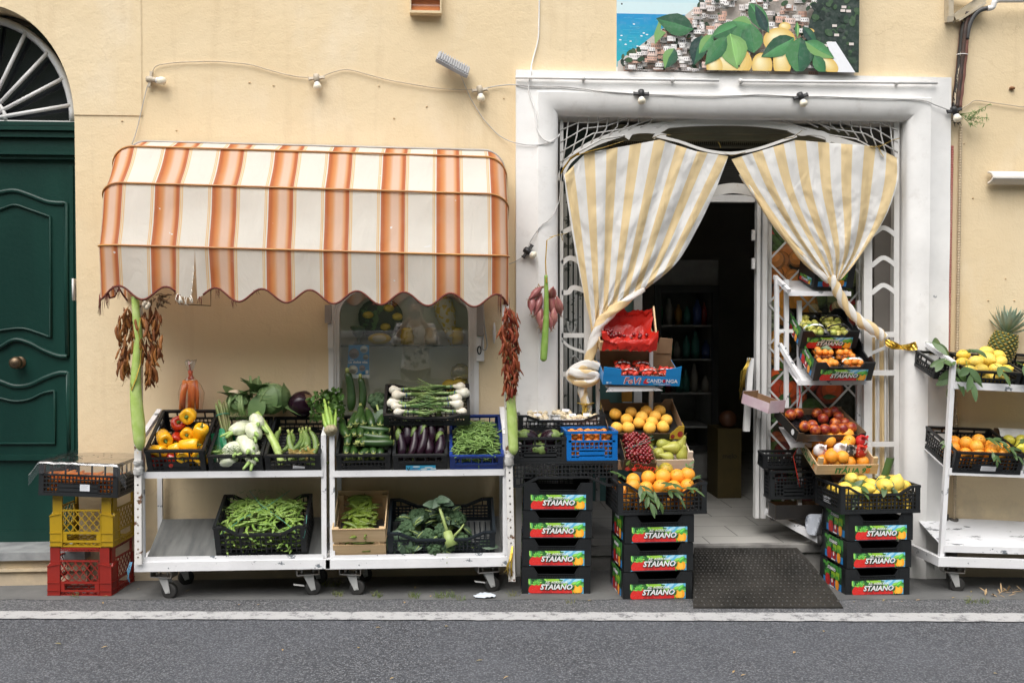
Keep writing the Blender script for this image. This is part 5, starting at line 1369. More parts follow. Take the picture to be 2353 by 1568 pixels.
for xa, xb in ((-.062, -.056), (-.026, -.05)): A.poly([(xa-.0008, .02), (xa+.0008, .02), (xb+.0008, .048), (xb-.0008, .048)], rgb(120, 130, 60))
A.build('printed_mark', PR, bx)
# boxes of the stepped rack
T_top, w_top = frame(1868, 1958, 662, .055, 16, yaw=6)
grower_crate('black printed fruit crate half hidden by the curtain on the top shelf', T_top @ T3((0, 0, .002)), w_top*1.05, .21, .155, None, True)
T_prc, w_prc = frame(1836, 1966, 800, .01, 30); 
grower_crate('black printed fruit crate of pear punnets behind the apricots', T_prc, w_prc, .27, .12)
T_apr, w_apr = frame(1866, 2001, 874, -.12, 30)
grower_crate('black printed fruit crate of apricot punnets in front of the pears', T_apr, w_apr, .28, .125)
T_nec, w_nec = frame(1824, 1991, 1021, -.14, 24, yaw=11, roll=1.5, y2=1006)
bx = tray('black cardboard box of red nectarines in a glossy tray', T_nec, w_nec, .29, .055, m_cardblack, hb=.07, hs=.06, corner=.035, cut=(.012, .012))
g = B()
g.grid(36, 24, lambda u, v: Vector(((u-.5)*(w_nec-.02), .008+.274*v, .016+.008*sin(u*40)*sin(v*28))), True); g.build('moulded_tray', M('glossy_black_tray', (.012, .012, .014), .15, spec=.8), bx)
A = Art(); A.oval(0, 0, .017, .018, (.7, .7, .7)); A.build('round_sticker', PR, bx, T3((-w_nec/2-.001, .06, .028), rz=-90)); letters('Dolce', .03, T3((.06, -.002, .012)), M('faded_red_ink', (.18, .03, .02), .5), bx, 'lettering', .2)
T_ita, w_ita = frame(1874, 2014, 1089, -.24, 24)
bx = wood_crate('pale wooden crate with green lettering holding oranges in printed tissue', T_ita, w_ita, .29, .064, m_wood, post=.04, front=((.0, .97),))
def italia(Tl, s):
 letters('ITALIA 9', .046*s, Tl @ T3((-.012*s, -.0015, .010)), m_green_ink, bx, 'lettering', .1, 1.05, .0001, .0016); letters('0', .046*s, Tl @ T3((.088*s, -.0015, .010)), m_orange_ink, bx, 'lettering', .1, 1.05, .0001, .0016)
 A = Art(-.001); A.leafp(.088*s, .044*s, .024*s, .012*s, .5, rgb(30, 120, 60)); A.leafp(.088*s, .044*s, .02*s, .01*s, 2.4, rgb(30, 120, 60)); A.leafp(-.045*s, .044*s, .018*s, .009*s, 1, rgb(30, 120, 60)); A.build('printed_mark', PR, bx, Tl)
italia(T3((.03, 0, 0)), 1); italia(T3((-w_ita/2, .14, 0), rz=-90), 1)
# crates standing low inside the rack
T_dk = frame(1752, 1850, 1075, .08, 8)[0]
crate('black crate tucked under the nectarines inside the rack', T_dk, .26, .10, .085, m_black, style='grid', cell=.022)
T_dk2, w_dk2 = frame(1778, 1868, 1146, .07, 0)
crate('grey black crate standing at the foot of the stepped rack', T_dk2, w_dk2*1.2, .12, .17, m_black2, style='window', lower=.75, nwin=4, cell=.02)
T_dk3, w_dk3 = frame(1790, 1880, 1192, .03, 0)
tray('black cardboard box lying on the lowest rail of the rack', T_dk3, w_dk3*1.2, .13, .085, m_cardblack)
T_pnk, w_pnk = frame(1768, 1798, 948, .0, 12, yaw=30)
tray('small pink and white cardboard box on the door side of the rack', T_pnk, .13, .22, .075, M('pale_pink_print', (.62, .50, .53), .5, (.55, .40, .46), 14), hs=.06)
# cart C boxes: the cart's own frame
def onC(x, y, z, tilt): return cC @ T3((x, y, z), rx=tilt)
zc = lambda yy: hC+(1288-yy)*kC
T_lc2 = onC(.245, .0, zc(888)+.006, 16); w_lc2 = .31
crate('black crate heaped with lemons in front of the pineapple', T_lc2, .31, .33, .095, m_black, style='window', lower=.5, nwin=4, cell=.022)
T_lc1 = onC(.06, .0, zc(888)+.006, 16)
crate('black crate nearly empty but for lemon leaves at the cart end', cC @ T3((.06, .09, zc(888)+.036), rx=16), .22, .25, .09, m_black, style='window', lower=.55, nwin=4, cell=.022)
T_lc3 = onC(.58, .0, zc(888)+.006, 16)
crate('black crate with lemon leaves cut by the picture edge', T_lc3, .33, .36, .10, m_black, style='window', lower=.5, nwin=4, cell=.022)
T_oc = onC(.235, -.01, zc(1085)+.006, 17); w_oc = .40
c = crate('black crate of oranges with tall back on the middle shelf', T_oc, w_oc, .36, .125, m_black, style='window', lower=.72, nwin=4, cell=.022)
sticker(c, -.04, .05, .006, .045, -.001, (.68, .68, .70))
T_ap = onC(.60, .0, zc(1085)+.006, 15)
bx = tray('white and green cardboard box of yellow apples with an open flap', T_ap, .30, .34, .085, M('white_printed_card', (.72, .72, .71), .5), hb=.15, hs=.09)
A = Art(-.001); A.rect(-.149, .002, .149, .028, rgb(40, 120, 60)); A.oval(-.05, .02, .05, .016, (.75, .76, .74)); 
for i, cc in enumerate((rgb(220, 60, 40), rgb(240, 170, 30), rgb(90, 160, 50), rgb(240, 190, 40), rgb(220, 90, 40))): A.poly([(-.09+i*.018, .010), (-.07+i*.018, .010), (-.08+i*.018, .024)], cc)
A.build('printed_mark', PR, bx); letters('südtirol', .016, T3((-.055, -.0018, .026)), m_green_ink, bx)
g = B(); g.grid(8, 4, lambda u, v: Vector((-.14+.27*u, .335-.06*v, .15+.012*sin(pi*v)-.03*v*v)), True); fl = g.build('flap', M('white_printed_card', (.72, .72, .71), .5), bx)
letters('südtirol', .022, T3((-.07, .300, .142), rx=-50), m_green_ink, bx)
T_wd = onC(.80, .12, zc(1085)+.05, 15)
wood_crate('wooden crate at the end of the middle shelf beside the apples', T_wd, .24, .24, .12, m_wood, post=.0, front=((.0, .96),))
# ------------------------------------------------------------------ produce: one mesh of each kind, many objects
def spread_mat(name, c, c2, rand, rough=.4, scale=14, bs=.15, bscale=120, **k): return M(name, c, rough, c2, scale, bs, bscale, rand=rand, **k)
m_orange = spread_mat('orange_peel', (.84, .31, .02), (.76, .24, .016), (.86, .42, .05), .42, 1.5, .35, 26, lo=.4, hi=.75)
m_peach = spread_mat('yellow_peach_skin', (.86, .47, .06), (.84, .38, .04), (.86, .50, .09), .6, 5, .1, 90)
m_apr = spread_mat('apricot_skin', (.84, .35, .035), (.80, .20, .025), (.80, .24, .03), .5, 9, .1, 90)
m_nec = spread_mat('nectarine_skin', (.16, .011, .009), (.72, .22, .02), (.24, .016, .012), .4, 1.1, 0, lo=.44, hi=.68, spec=.5)
m_lemon = spread_mat('lemon_peel', (.80, .55, .06), (.76, .48, .045), (.80, .62, .13), .42, 1.3, .35, 110)
m_pear = spread_mat('green_pear_skin', (.34, .36, .055), (.20, .15, .05), (.42, .40, .08), .42, 22, .1, lo=.48, hi=.72)
m_pear2 = spread_mat('pale_pear_skin', (.46, .50, .10), (.40, .44, .08), (.66, .56, .14), .42, 12, .1)
m_apple = spread_mat('yellow_apple_skin', (.62, .60, .07), (.56, .54, .06), (.72, .62, .08), .3, 9, .05)
m_cherry = spread_mat('cherry_skin', (.18, .010, .014), (.10, .006, .012), (.27, .013, .015), .24, 8, 0, spec=.7)
m_straw_b = spread_mat('strawberry_flesh', (.56, .025, .015), (.48, .018, .012), (.62, .06, .02), .3, 20, .5, 300)
m_yp = spread_mat('yellow_pepper_skin', (.86, .50, .012), (.82, .40, .01), (.88, .42, .008), .2, 6, .1, 30, coat=.3)
m_rp = spread_mat('red_pepper_skin', (.42, .025, .010), (.34, .015, .008), (.5, .04, .01), .2, 6, .1, 30, coat=.3)
m_stem = M('green_stem', (.11, .19, .03), .55, (.07, .14, .02), 30)
m_dstem = M('dry_brown_stem', (.12, .075, .03), .8)
m_zuc = M('dark_zucchini_skin', (.020, .055, .012), .33, (.045, .095, .022), 60, .08, 80, rand=(.030, .070, .014), lo=.5, hi=.75)
m_zend = M('zucchini_end', (.42, .44, .15), .6, (.2, .26, .06), 25)
m_rom = M('ribbed_zucchini_skin', (.19, .27, .07), .45, (.075, .14, .03), 40, .1, 90, rand=(.14, .22, .05), stretch=(1, 1, .2))
m_aub = M('eggplant_skin', (.011, .004, .010), .24, (.016, .005, .012), 5, rand=(.018, .005, .011), spec=.32)
m_calyx = M('eggplant_calyx', (.17, .24, .06), .55, (.10, .16, .04), 25)
m_gourd = M('pale_gourd_skin', (.36, .50, .12), .38, (.50, .60, .24), 22, .08, 60, lo=.42, hi=.75)
m_gourd2 = M('green_gourd_skin', (.20, .36, .06), .38, (.32, .46, .13), 22, .08, 60, lo=.42, hi=.75)
m_bean = M('green_bean_skin', (.145, .26, .055), .5, (.10, .20, .04), 20, rand=(.21, .32, .08))
m_pea = M('pea_pod_skin', (.17, .29, .045), .42, (.12, .23, .035), 20, rand=(.26, .37, .08))
m_fava = M('broad_bean_skin', (.12, .185, .018), .45, (.035, .035, .010), 24, .1, 60, rand=(.16, .22, .03), lo=.55, hi=.8)
m_fen = M('fennel_bulb_skin', (.72, .74, .60), .4, (.60, .66, .44), 9, .1, 40, stretch=(6, 6, 1))
m_fens = M('fennel_stalk', (.36, .50, .17), .5, (.26, .42, .10), 20)
m_frond = M('fennel_frond', (.075, .16, .025), .6, (.05, .11, .02), 20)
m_onion = M('white_onion_skin', (.76, .74, .68), .3, (.62, .62, .50), 9, .08, 40, rand=(.66, .60, .48), stretch=(6, 6, 1))
m_onst = M('onion_stalk', (.34, .44, .20), .5, (.14, .24, .06), 14, stretch=(3, 3, .4))
m_onlf = M('onion_leaf', (.06, .14, .035), .5, (.16, .22, .06), 12)
m_cab = M('cabbage_leaf', (.085, .155, .05), .5, (.14, .22, .085), 10, .35, 24)
m_cabv = M('cabbage_vein', (.24, .34, .14), .5)
m_broc = M('broccoli_floret', (.04, .085, .035), .75, (.06, .11, .045), 30, .9, 130, bd=.006)
m_brol = M('broccoli_leaf', (.10, .155, .095), .55, (.065, .115, .065), 12, .3, 25)
m_brst = M('broccoli_stalk', (.34, .42, .15), .5, (.26, .35, .10), 12)
m_celery = M('celery_stalk', (.32, .46, .10), .42, (.22, .38, .06), 10, .2, 60, stretch=(9, 9, .6))
m_celroot = M('celery_cut_base', (.58, .52, .34), .8, (.22, .17, .09), 40)
m_parsley = M('celery_leaf', (.05, .12, .02), .5, (.09, .17, .035), 20)
m_asp = M('asparagus_spear', (.16, .22, .06), .5, (.22, .17, .09), 18)
m_mush = M('mushroom_cap', (.66, .55, .36), .6, (.58, .46, .28), 9, .1, 30, rand=(.70, .62, .46))
m_shal = M('pink_shallot_skin', (.34, .10, .10), .35, (.50, .25, .20), 12, .1, 40, rand=(.26, .06, .08), stretch=(8, 8, .6))
m_carrot = M('carrot_skin', (.72, .20, .025), .5, (.62, .15, .015), 16, .15, 60, rand=(.75, .26, .04))
m_chl = M('brown_dried_chilli', (.17, .05, .013), .55, (.08, .02, .008), 30, .4, 60, rand=(.30, .12, .025), spec=.3)
m_chr = M('red_dried_chilli', (.15, .012, .007), .55, (.07, .008, .005), 30, .4, 60, rand=(.27, .07, .02), spec=.3)
m_pine = M('pineapple_rind', (.40, .26, .06), .6, (.16, .15, .035), 30, .4, 60)
m_pinel = M('pineapple_leaf', (.22, .31, .22), .5, (.34, .40, .32), 14)
m_tray = M('white_foam_tray', (.78, .78, .78), .5)

def prof_ball(fn, nu=16, nv=12): b = B(); b.ball(1, (0, 0, 0), nu, nv, fn=fn); return b
def peachfn(q):
 a = math.atan2(q.x, q.y); k = 1-.07*math.exp(-(a/.28)**2)*(1-abs(q.z)**4)
 k -= .10*math.exp(-((1-q.z)/.12)) ; return Vector((q.x*k, q.y*k, q.z*(k*.96)))
def orangefn(q): k = 1+.012*noise.noise(q*2)-.05*math.exp(-((1-q.z)/.03))-.03*math.exp(-((1+q.z)/.03)); return q*k
def mk_orange(r):
 b = prof_ball(lambda q: orangefn(q)*r, 18, 12); b.cm = 1; b.lathe([(0, r*.955), (r*.10, r*.965), (r*.05, r*1.0), (0, r*1.01)], 6); return b.mesh('orange', [m_orange, m_stem])
me_orange = mk_orange(1.0); m_orange_keep = m_orange; m_orange = M('greenish_orange_peel', (.52, .33, .03), .42, (.26, .25, .03), 1.4, .35, 26); me_orange2 = mk_orange(1.0); m_orange = m_orange_keep
b = prof_ball(peachfn, 18, 12); me_peach = b.mesh('peach', m_peach); me_apr = prof_ball(peachfn, 14, 9).mesh('apricot', m_apr); me_nec = prof_ball(peachfn, 18, 12).mesh('nectarine', m_nec)
def applefn(q): k = 1-.22*math.exp(-((1-q.z)/.09))-.15*math.exp(-((1+q.z)/.07)); return Vector((q.x*(1+.05*q.z), q.y*(1+.05*q.z), q.z*.9*k))
b = prof_ball(applefn, 16, 12); b.cm = 1; b.tube([(0, 0, .62), (.05, 0, 1.02)], .035, 5); me_apple = b.mesh('apple', [m_apple, m_dstem])
def lath(name, prof, mats, n=14, bend=0, fn=None, stem=None, sq=1.0):
 b = B(); L = prof[-1][1]-prof[0][1]
 def f(p, t, j):
  p = Vector(p)
  if fn: p = fn(p, t, j)
  if bend: p.x += bend*(4*(j-.5)**2-1)*-1
  return p
 b.lathe(prof, n, None, f)
 if stem: stem(b)
 return b.mesh(name, mats)
LEM = [(0, -1.32), (.10, -1.30), (.20, -1.2), (.55, -1.0), (.84, -.6), (.97, -.1), (.95, .3), (.78, .75), (.5, 1.02), (.24, 1.16), (.16, 1.3), (0, 1.36)]
me_lemon = lath('lemon', LEM, m_lemon, 16, fn=lambda p, t, j: p*(1+.05*noise.noise(p*2.3)+.02*noise.noise(p*6)))
PEAR = [(0, -1.0), (.2, -1.0), (.6, -.86), (.92, -.5), (1, -.1), (.9, .35), (.66, .8), (.46, 1.2), (.36, 1.55), (.28, 1.8), (.14, 1.92), (0, 1.93)]
def pstem(b): b.cm = 1; b.tube([(0, 0, 1.88), (.04, 0, 2.15), (.14, 0, 2.45)], [.05, .04, .06], 6)
me_pear = lath('pear', PEAR, [m_pear, m_dstem], 16, .12, lambda p, t, j: p*(1+.03*noise.noise(p*1.7)), pstem)
PEARS = [(r*1.05, z*.78 if z > 0 else z) for r, z in PEAR]
def pstem2(b): b.cm = 1; b.tube([(0, 0, 1.45), (.04, 0, 1.7), (.1, 0, 1.9)], .05, 5)
me_pear2 = lath('pear', PEARS, [m_pear2, m_dstem], 14, .05, None, pstem2)
b = prof_ball(lambda q: Vector((q.x, q.y, q.z*(.93-.18*math.exp(-((1-q.z)/.08))))), 12, 8); b.cm = 1; b.tube([(0, 0, .7), (.2, .1, 1.7), (.6, .1, 2.9)], .07, 4); me_cherry = b.mesh('cherry', [m_cherry, m_stem])
b = prof_ball(lambda q: Vector((q.x, q.y, q.z*(.93-.18*math.exp(-((1-q.z)/.08))))), 12, 8); me_cherry2 = b.mesh('cherry', [m_cherry])
b = B(); b.lathe([(0, -1.35), (.2, -1.22), (.55, -.75), (.86, -.1), (.95, .3), (.8, .62), (.4, .78), (0, .8)], 10); b.cm = 1
for k in range(6): b.leaf((0, 0, .8), (cos(k*1.05), sin(k*1.05), .12), (0, 0, 1), .75, .35, .5, .1, 2)
me_strb = b.mesh('strawberry', [m_straw_b, m_stem])
def mk_pepper(mat, tall=1.0):
 b = B(); pr = [(0, -.92), (.25, -.98), (.52, -1.0), (.74, -.85), (.86, -.4), (.97, .2), (1.0, .55), (.9, .85), (.66, .98), (.4, .93), (.22, .80), (0, .76)]
 b.lathe([(r, z*tall) for r, z in pr], 24, None, lambda p, t, j: Vector((p.x*(1+.10*cos(4*t)*(.4+.6*abs(j-.45))), p.y*(1+.10*cos(4*t)*(.4+.6*abs(j-.45))), p.z+.05*cos(4*t)*(j < .25)))); b.cm = 1
 b.lathe([(0, .77*tall), (.3, .80*tall), (.26, .86*tall), (.13, .92*tall), (.10, 1.15*tall), (.14, 1.22*tall), (0, 1.24*tall)], 10); return b.mesh('pepper', [mat, m_stem])
me_yp, me_yp2, me_rp = mk_pepper(m_yp), mk_pepper(m_yp, 1.45), mk_pepper(m_rp)
def long_mesh(name, L, r, mats, bend, tip='star', ribs=0, neck=.75, nseg=10):
 """fruit lying along z from the flower end at 0 to the stalk end at L"""
 b = B(); pr = [(r*.35, .0), (r*.72, .012), (r*.95, .035)]+[(r*(1.02-(1-neck)*(k/nseg)**1.6), .035+(L-.05)*k/nseg) for k in range(1, nseg+1)]+[(r*neck*.55, L-.004)]
 n = 14 if not ribs else ribs*4
 def f(p, t, j):
  p = Vector(p)
  if ribs: k = 1+.05*cos(ribs*t); p.x *= k; p.y *= k
  u = p.z/L; p.x += bend*(1-(2*u-1)**2); return p
 b.lathe(pr, n, None, f); b.cm = 1
 if tip == 'star':
  for k in range(5): a = k*1.257; b.add([(0, 0, -.002), (r*.55*cos(a-.35), r*.55*sin(a-.35), -.001), (r*.95*cos(a), r*.95*sin(a), .006), (r*.55*cos(a+.35), r*.55*sin(a+.35), -.001)], [(0, 3, 2, 1)], False)
  b.lathe([(0, -.0015), (r*.4, -.001), (r*.42, .004)], 8); e = .0
  b.tube([(0, 0, L-.006), (0, 0, L+.02)], [r*.5, r*.38], 5)
 return b.mesh(name, mats)
me_zuc = [long_mesh('zucchini', U(.15, .19), U(.0185, .022), [m_zuc, m_zend], U(-.012, .012)) for _ in range(4)]
me_rom = [long_mesh('ribbed_zucchini', .15, .0165, [m_rom, m_zend], bd, 'star', 5) for bd in (.02, -.018, .028)]
def mk_aub(L, r):
 b = B(); pr = [(0, 0), (r*.5, .008), (r*.85, .03), (r*1.0, L*.32), (r*.93, L*.55), (r*.78, L*.8), (r*.6, L*.97), (r*.3, L)]
 b.lathe(pr, 14, None, lambda p, t, j: Vector((p.x+.012*sin(pi*p.z/L), p.y, p.z))); b.cm = 1
 b.lathe([(r*.75, L*.86), (r*.70, L*.93), (r*.5, L+.004), (r*.25, L+.012), (r*.2, L+.045), (r*.24, L+.055), (0, L+.056)], 10, None, lambda p, t, j: Vector((p.x*(1.03), p.y*1.03, p.z-(.03*(cos(5*t) > .2) if j < .05 else 0)))); return b.mesh('eggplant', [m_aub, m_calyx])
me_aub = [mk_aub(.16, .026), mk_aub(.18, .024), mk_aub(.15, .031)]
def mk_raub(r):
 b = B(); b.lathe([(0, -1.1*r), (.5*r, -1.0*r), (.9*r, -.55*r), (1.02*r, 0), (.9*r, .6*r), (.6*r, 1.1*r), (.35*r, 1.3*r), (0, 1.34*r)], 18); b.cm = 1
 b.lathe([(.84*r, .72*r), (.66*r, 1.1*r), (.4*r, 1.33*r), (.16*r, 1.40*r), (.13*r, 1.8*r), (0, 1.82*r)], 15, None, lambda p, t, j: Vector((p.x*1.04, p.y*1.04, p.z-(.45*r*(cos(5*t) > .1) if j < .05 else 0)))); return b.mesh('eggplant', [m_aub, m_calyx])
me_raub = mk_raub(.05)
def pod(name, L, r, mat, bend, flat=.6, bumps=0, tip=.2, n=6, ns=9, stem=None):
 b = B(); pts, rs = [], []
 for k in range(ns+1):
  u = k/ns; pts.append((L*(u-.5), bend*(1-(2*u-1)**2), .1*bend*sin(5*u))); e = min(1, min(u, 1-u)*5+tip); rs.append(r*e*(1+(.13*sin(u*pi*2*bumps) if bumps else 0)))
 b.tube(pts, rs, n, flat=flat)
 if stem: b.cm = 1; b.tube([pts[0], (pts[0][0]-.008, pts[0][1]-.002, .003), (pts[0][0]-.018, pts[0][1]-.006, .006)], [rs[0]*.7, .0012, .001], 4); b.tube([pts[-1], (pts[-1][0]+.006, pts[-1][1]-.004, 0)], [rs[-1]*.5, .0004], 4)
 return b.mesh(name, [mat, stem] if stem else mat)
me_bean = [pod('green_bean', U(.085, .12), .0034, m_bean, bd, 1, 0, .3, 5, 6) for bd in (.006, -.012, .016, .003)]
me_pea = [pod('pea_pod', U(.075, .09), .0076, m_pea, bd, .75, 3, .15, 8, 9, m_dstem if i == 1 else m_pea) for i, bd in enumerate((.008, -.01, .013))]
me_fava = [pod('broad_bean_pod', U(.13, .17), .0115, m_fava, bd, .7, 4, .15, 8, 12, m_dstem) for bd in (.014, -.02, .028)]
def quat_dir(d, roll=0):
 return Vector(d).to_track_quat('Z', 'Y').to_matrix().to_4x4() @ Matrix.Rotation(roll, 4, 'Z')
def rrot(): return Euler((U(0, 6.3), U(0, 6.3), U(0, 6.3))).to_matrix().to_4x4()
def up(tilt=.5): return Euler((U(-tilt, tilt), U(-tilt, tilt), U(0, 6.3))).to_matrix().to_4x4()
def S(s): return Matrix.Scale(s, 4)
def item(name, me, T, p, rot, s, label, cat, group): return put(name, me if not isinstance(me, list) else rnd.choice(me), T @ Matrix.Translation(Vector(p)) @ rot @ (S(s) if isinstance(s, (int, float)) else s), label, cat, group)
def heap(T, x0, x1, y0, y1, z0, r, layers, me, name, label, cat, group, rot=rrot, drop=0, rise=0, mound=0, jit=.16, sz=.08):
 """fruit packed in layers, nudged, the upper layers drawn in towards the middle"""
 for l in range(layers):
  sh = mound*l; ya = y0+r+sh*.6; j = 0
  while ya <= y1-r-sh*.3+1e-6:
   xa = x0+r+sh+((j+l) % 2)*r
   while xa <= x1-r-sh+1e-6:
    if not (l == layers-1 and rnd.random() < drop):
     s = r*U(1-sz, 1+sz*.5)
     z = z0+r+l*r*1.5+rise*(ya-y0)/(y1-y0)
     item(name, me, T, (xa+U(-jit, jit)*r, ya+U(-jit, jit)*r, z+U(-.1, .1)*r), rot(), s, label, cat, group)
    xa += 2.02*r
   ya += 1.78*r; j += 1
def twig(T, p, d, n, L, label, W=None, group='citrus leaves among the fruit', droop=.35, name='leafy_twig', mat=None):
 b = B(); p = Vector(p); d = Vector(d).normalized(); q = [p]; dd = d.copy()
 for k in range(n): dd = (dd+Vector((U(-.3, .3), U(-.3, .3), -.12*droop*3))).normalized(); q.append(q[-1]+dd*L*.45)
 b.cm = 1; b.tube(q, [.0018]*len(q), 5); b.cm = 0
 for k in range(1, len(q)):
  for s in (1, -1) if k < len(q)-1 else (0,):
   a = (q[k]-q[k-1]).normalized(); side = a.cross(Vector((0, 0, 1))); side = side.normalized() if side.length > .01 else Vector((1, 0, 0))
   b.leaf(q[k], a*U(.4, .9)+side*(s*U(.5, 1))+Vector((0, -.25, U(-.4, .2))), Vector((U(-.5, .5), -.8, 1)), L*U(.8, 1.25), (W or L*.36)*U(.8, 1.15), U(.1, droop), U(-.1, .3), 6)
 o = b.build(name, [mat or m_green_leaf, m_stem], None, T); return tag(o, label, 'leaves', group)

# ---- cart A, upper shelf: peppers
GP = 'peppers heaped in the black crate'
def pep(me, x, y, z, rot, s, lab): item('bell_pepper', me, T_pep, (x, y, z), rot, s, lab, 'pepper', GP)
E = lambda a, b_, c: Euler((R(a), R(b_), R(c))).to_matrix().to_4x4()
for x, y, me in ((-.11, .05, me_rp), (-.035, .045, me_rp), (.04, .05, me_yp), (.11, .05, me_yp), (-.1, .13, me_yp), (.0, .13, me_yp), (.09, .13, me_yp), (-.05, .21, me_rp), (.06, .21, me_yp), (.0, .28, me_rp)): pep(me, x, y, .042, rrot(), .040, 'bell pepper low in the black crate, half hidden by the grid')
pep(me_yp2, -.085, .135, .125, E(80, 25, 20), .041, 'squarish yellow pepper at the crate corner by the long gourd')
pep(me_yp, .035, .225, .205, E(72, 0, -6), .043, 'yellow pepper topmost on the heap with its green stalk facing out')
pep(me_yp, .028, .175, .125, E(78, 0, 8), .036, 'small yellow pepper with facing stalk below the topmost one')
pep(me_yp2, .098, .16, .128, E(10, 14, 30), .040, 'tall glossy yellow pepper against the asparagus side of the crate')
pep(me_rp, -.03, .225, .15, E(35, 25, 0), .040, 'dark red pepper behind the topmost yellow one'); pep(me_rp, -.03, .165, .10, E(100, 0, 0), .034, 'red pepper tucked among the yellow ones')
pep(me_yp2, .055, .085, .110, E(85, 0, 84), .037, 'long yellow pepper lying across the front of the heap'); pep(me_yp2, -.10, .055, .095, E(80, 0, 60), .034, 'yellow pepper with a green flush at the front rim'); pep(me_yp, -.02, .075, .092, E(80, 0, 95), .033, 'yellow pepper lying sideways at the front rim')
pep(me_yp, .03, .035, .075, E(85, 0, 10), .034, 'yellow pepper with green stalk pressed against the grid'); pep(me_yp, .112, .04, .07, E(60, 0, 10), .036, 'yellow pepper at the front corner of the crate')
# bag of carrots propped behind
def carrot_bag():
 r = thing('carrot_bag', 'clear bag of orange carrots tied at the neck behind the peppers', 'bag'); c = P(438, 905, -.10)
 for i in range(9):
  b = B(); x = U(-.055, .055); b.tube([Vector((x*1.05, U(-.02, .02), -.085)), Vector((x*.9, U(-.02, .02), 0)), Vector((x*.55, U(-.015, .015), .075))], [.008, .013, .015], 8); b.build('carrot', M('bright_carrot', (.85, .26, .05), .5, (.75, .18, .03), 16), r, Matrix.Translation(c))
 b = B(); b.lathe([(.045, -.10), (.060, -.085), (.068, -.03), (.070, .01), (.055, .05), (.028, .085), (.011, .105), (.010, .118)], 22, None, lambda p, t, j: Vector((p.x*(1+.08*sin(5*t+j*4)), p.y*.55*(1+.1*cos(4*t+j*5)), p.z))); b.build('clear_film', clear('orange_tinted_film', (1, .93, .90), .975, .22), r, Matrix.Translation(c))
 b = B(); b.lathe([(.010, .108), (.013, .13), (.022, .155), (.03, .185)], 12, None, lambda p, t, j: Vector((p.x*(1+.3*sin(3*t)), p.y*.5, p.z+.01*sin(4*t)))); b.build('film_end', m_film, r, Matrix.Translation(c))
 b = B(); b.lathe([(.019, .085), (.0105, .100), (.011, .112), (.015, .128)], 10, None, lambda p, t, j: p*(1+.06*cos(7*t))); b.tube([(0, 0, .12), (-.004, 0, .15), (-.010, 0, .18)], [.006, .005, .004], 6); b.build('net_neck', M('orange_net', (.62, .12, .05), .5), r, Matrix.Translation(c))
carrot_bag()
# fennel
def fennel(T, p, rot, s, lab, fr=True):
 b = B(); b.lathe([(0, -.06), (.028, -.058), (.046, -.03), (.050, 0), (.040, .035), (.026, .055), (.022, .06)], 18, None, lambda q, t, j: Vector((q.x*1.12*(1+.03*cos(7*t)), q.y*.85*(1+.03*cos(7*t)), q.z))); b.cm = 1
 for k in range(2): a = U(0, 6.3); b.tube([(.014*cos(a), .010*sin(a), .04), (.024*cos(a), .018*sin(a), .08), (.04*cos(a), .03*sin(a), .10+U(0, .03))], [.014, .010, .007], 8)
 o = b.build('fennel_bulb', [m_fen, m_fens], None, T @ Matrix.Translation(Vector(p)) @ rot @ S(s)); tag(o, lab, 'fennel', 'fennel bulbs in the solid sided crate')
GL = 'white fennel bulb among others in the solid sided crate'
for x, y, z, e in ((-.01, .20, .135, (75, -15, -35)), (.085, .235, .155, (70, 60, 10)), (.075, .165, .14, (80, 55, 20)), (.06, .085, .09, (85, 40, 10)), (.085, .05, .055, (90, 20, 0)), (-.03, .09, .07, (95, 30, -60)), (-.05, .04, .045, (60, 20, 40)), (.03, .15, .08, (60, 30, 0)), (.0, .28, .09, (60, 0, 0))): fennel(T_fen, (x, y, z), E(*e), U(.86, 1.0), GL)
b = B()
for cx, cy, cz, n in ((-.04, .045, .10, 130), (-.01, .27, .18, 90), (-.03, .06, .06, 60)):
 for i in range(n):
  p = Vector((cx+U(-.07, .06), cy+U(-.02, .03), cz+U(-.02, .02))); d = Vector((U(-1, 1), U(-1, .2), U(-.6, .8))).normalized()*U(.02, .045); b.tube([p, p+d*.5+Vector((0, 0, .006)), p+d], [.0008, .0008, .0004], 3, False)
o = b.build('fennel_fronds', m_frond, None, T_fen); tag(o, 'feathery green fennel fronds spread over the white bulbs', 'fronds'); o['kind'] = 'stuff'
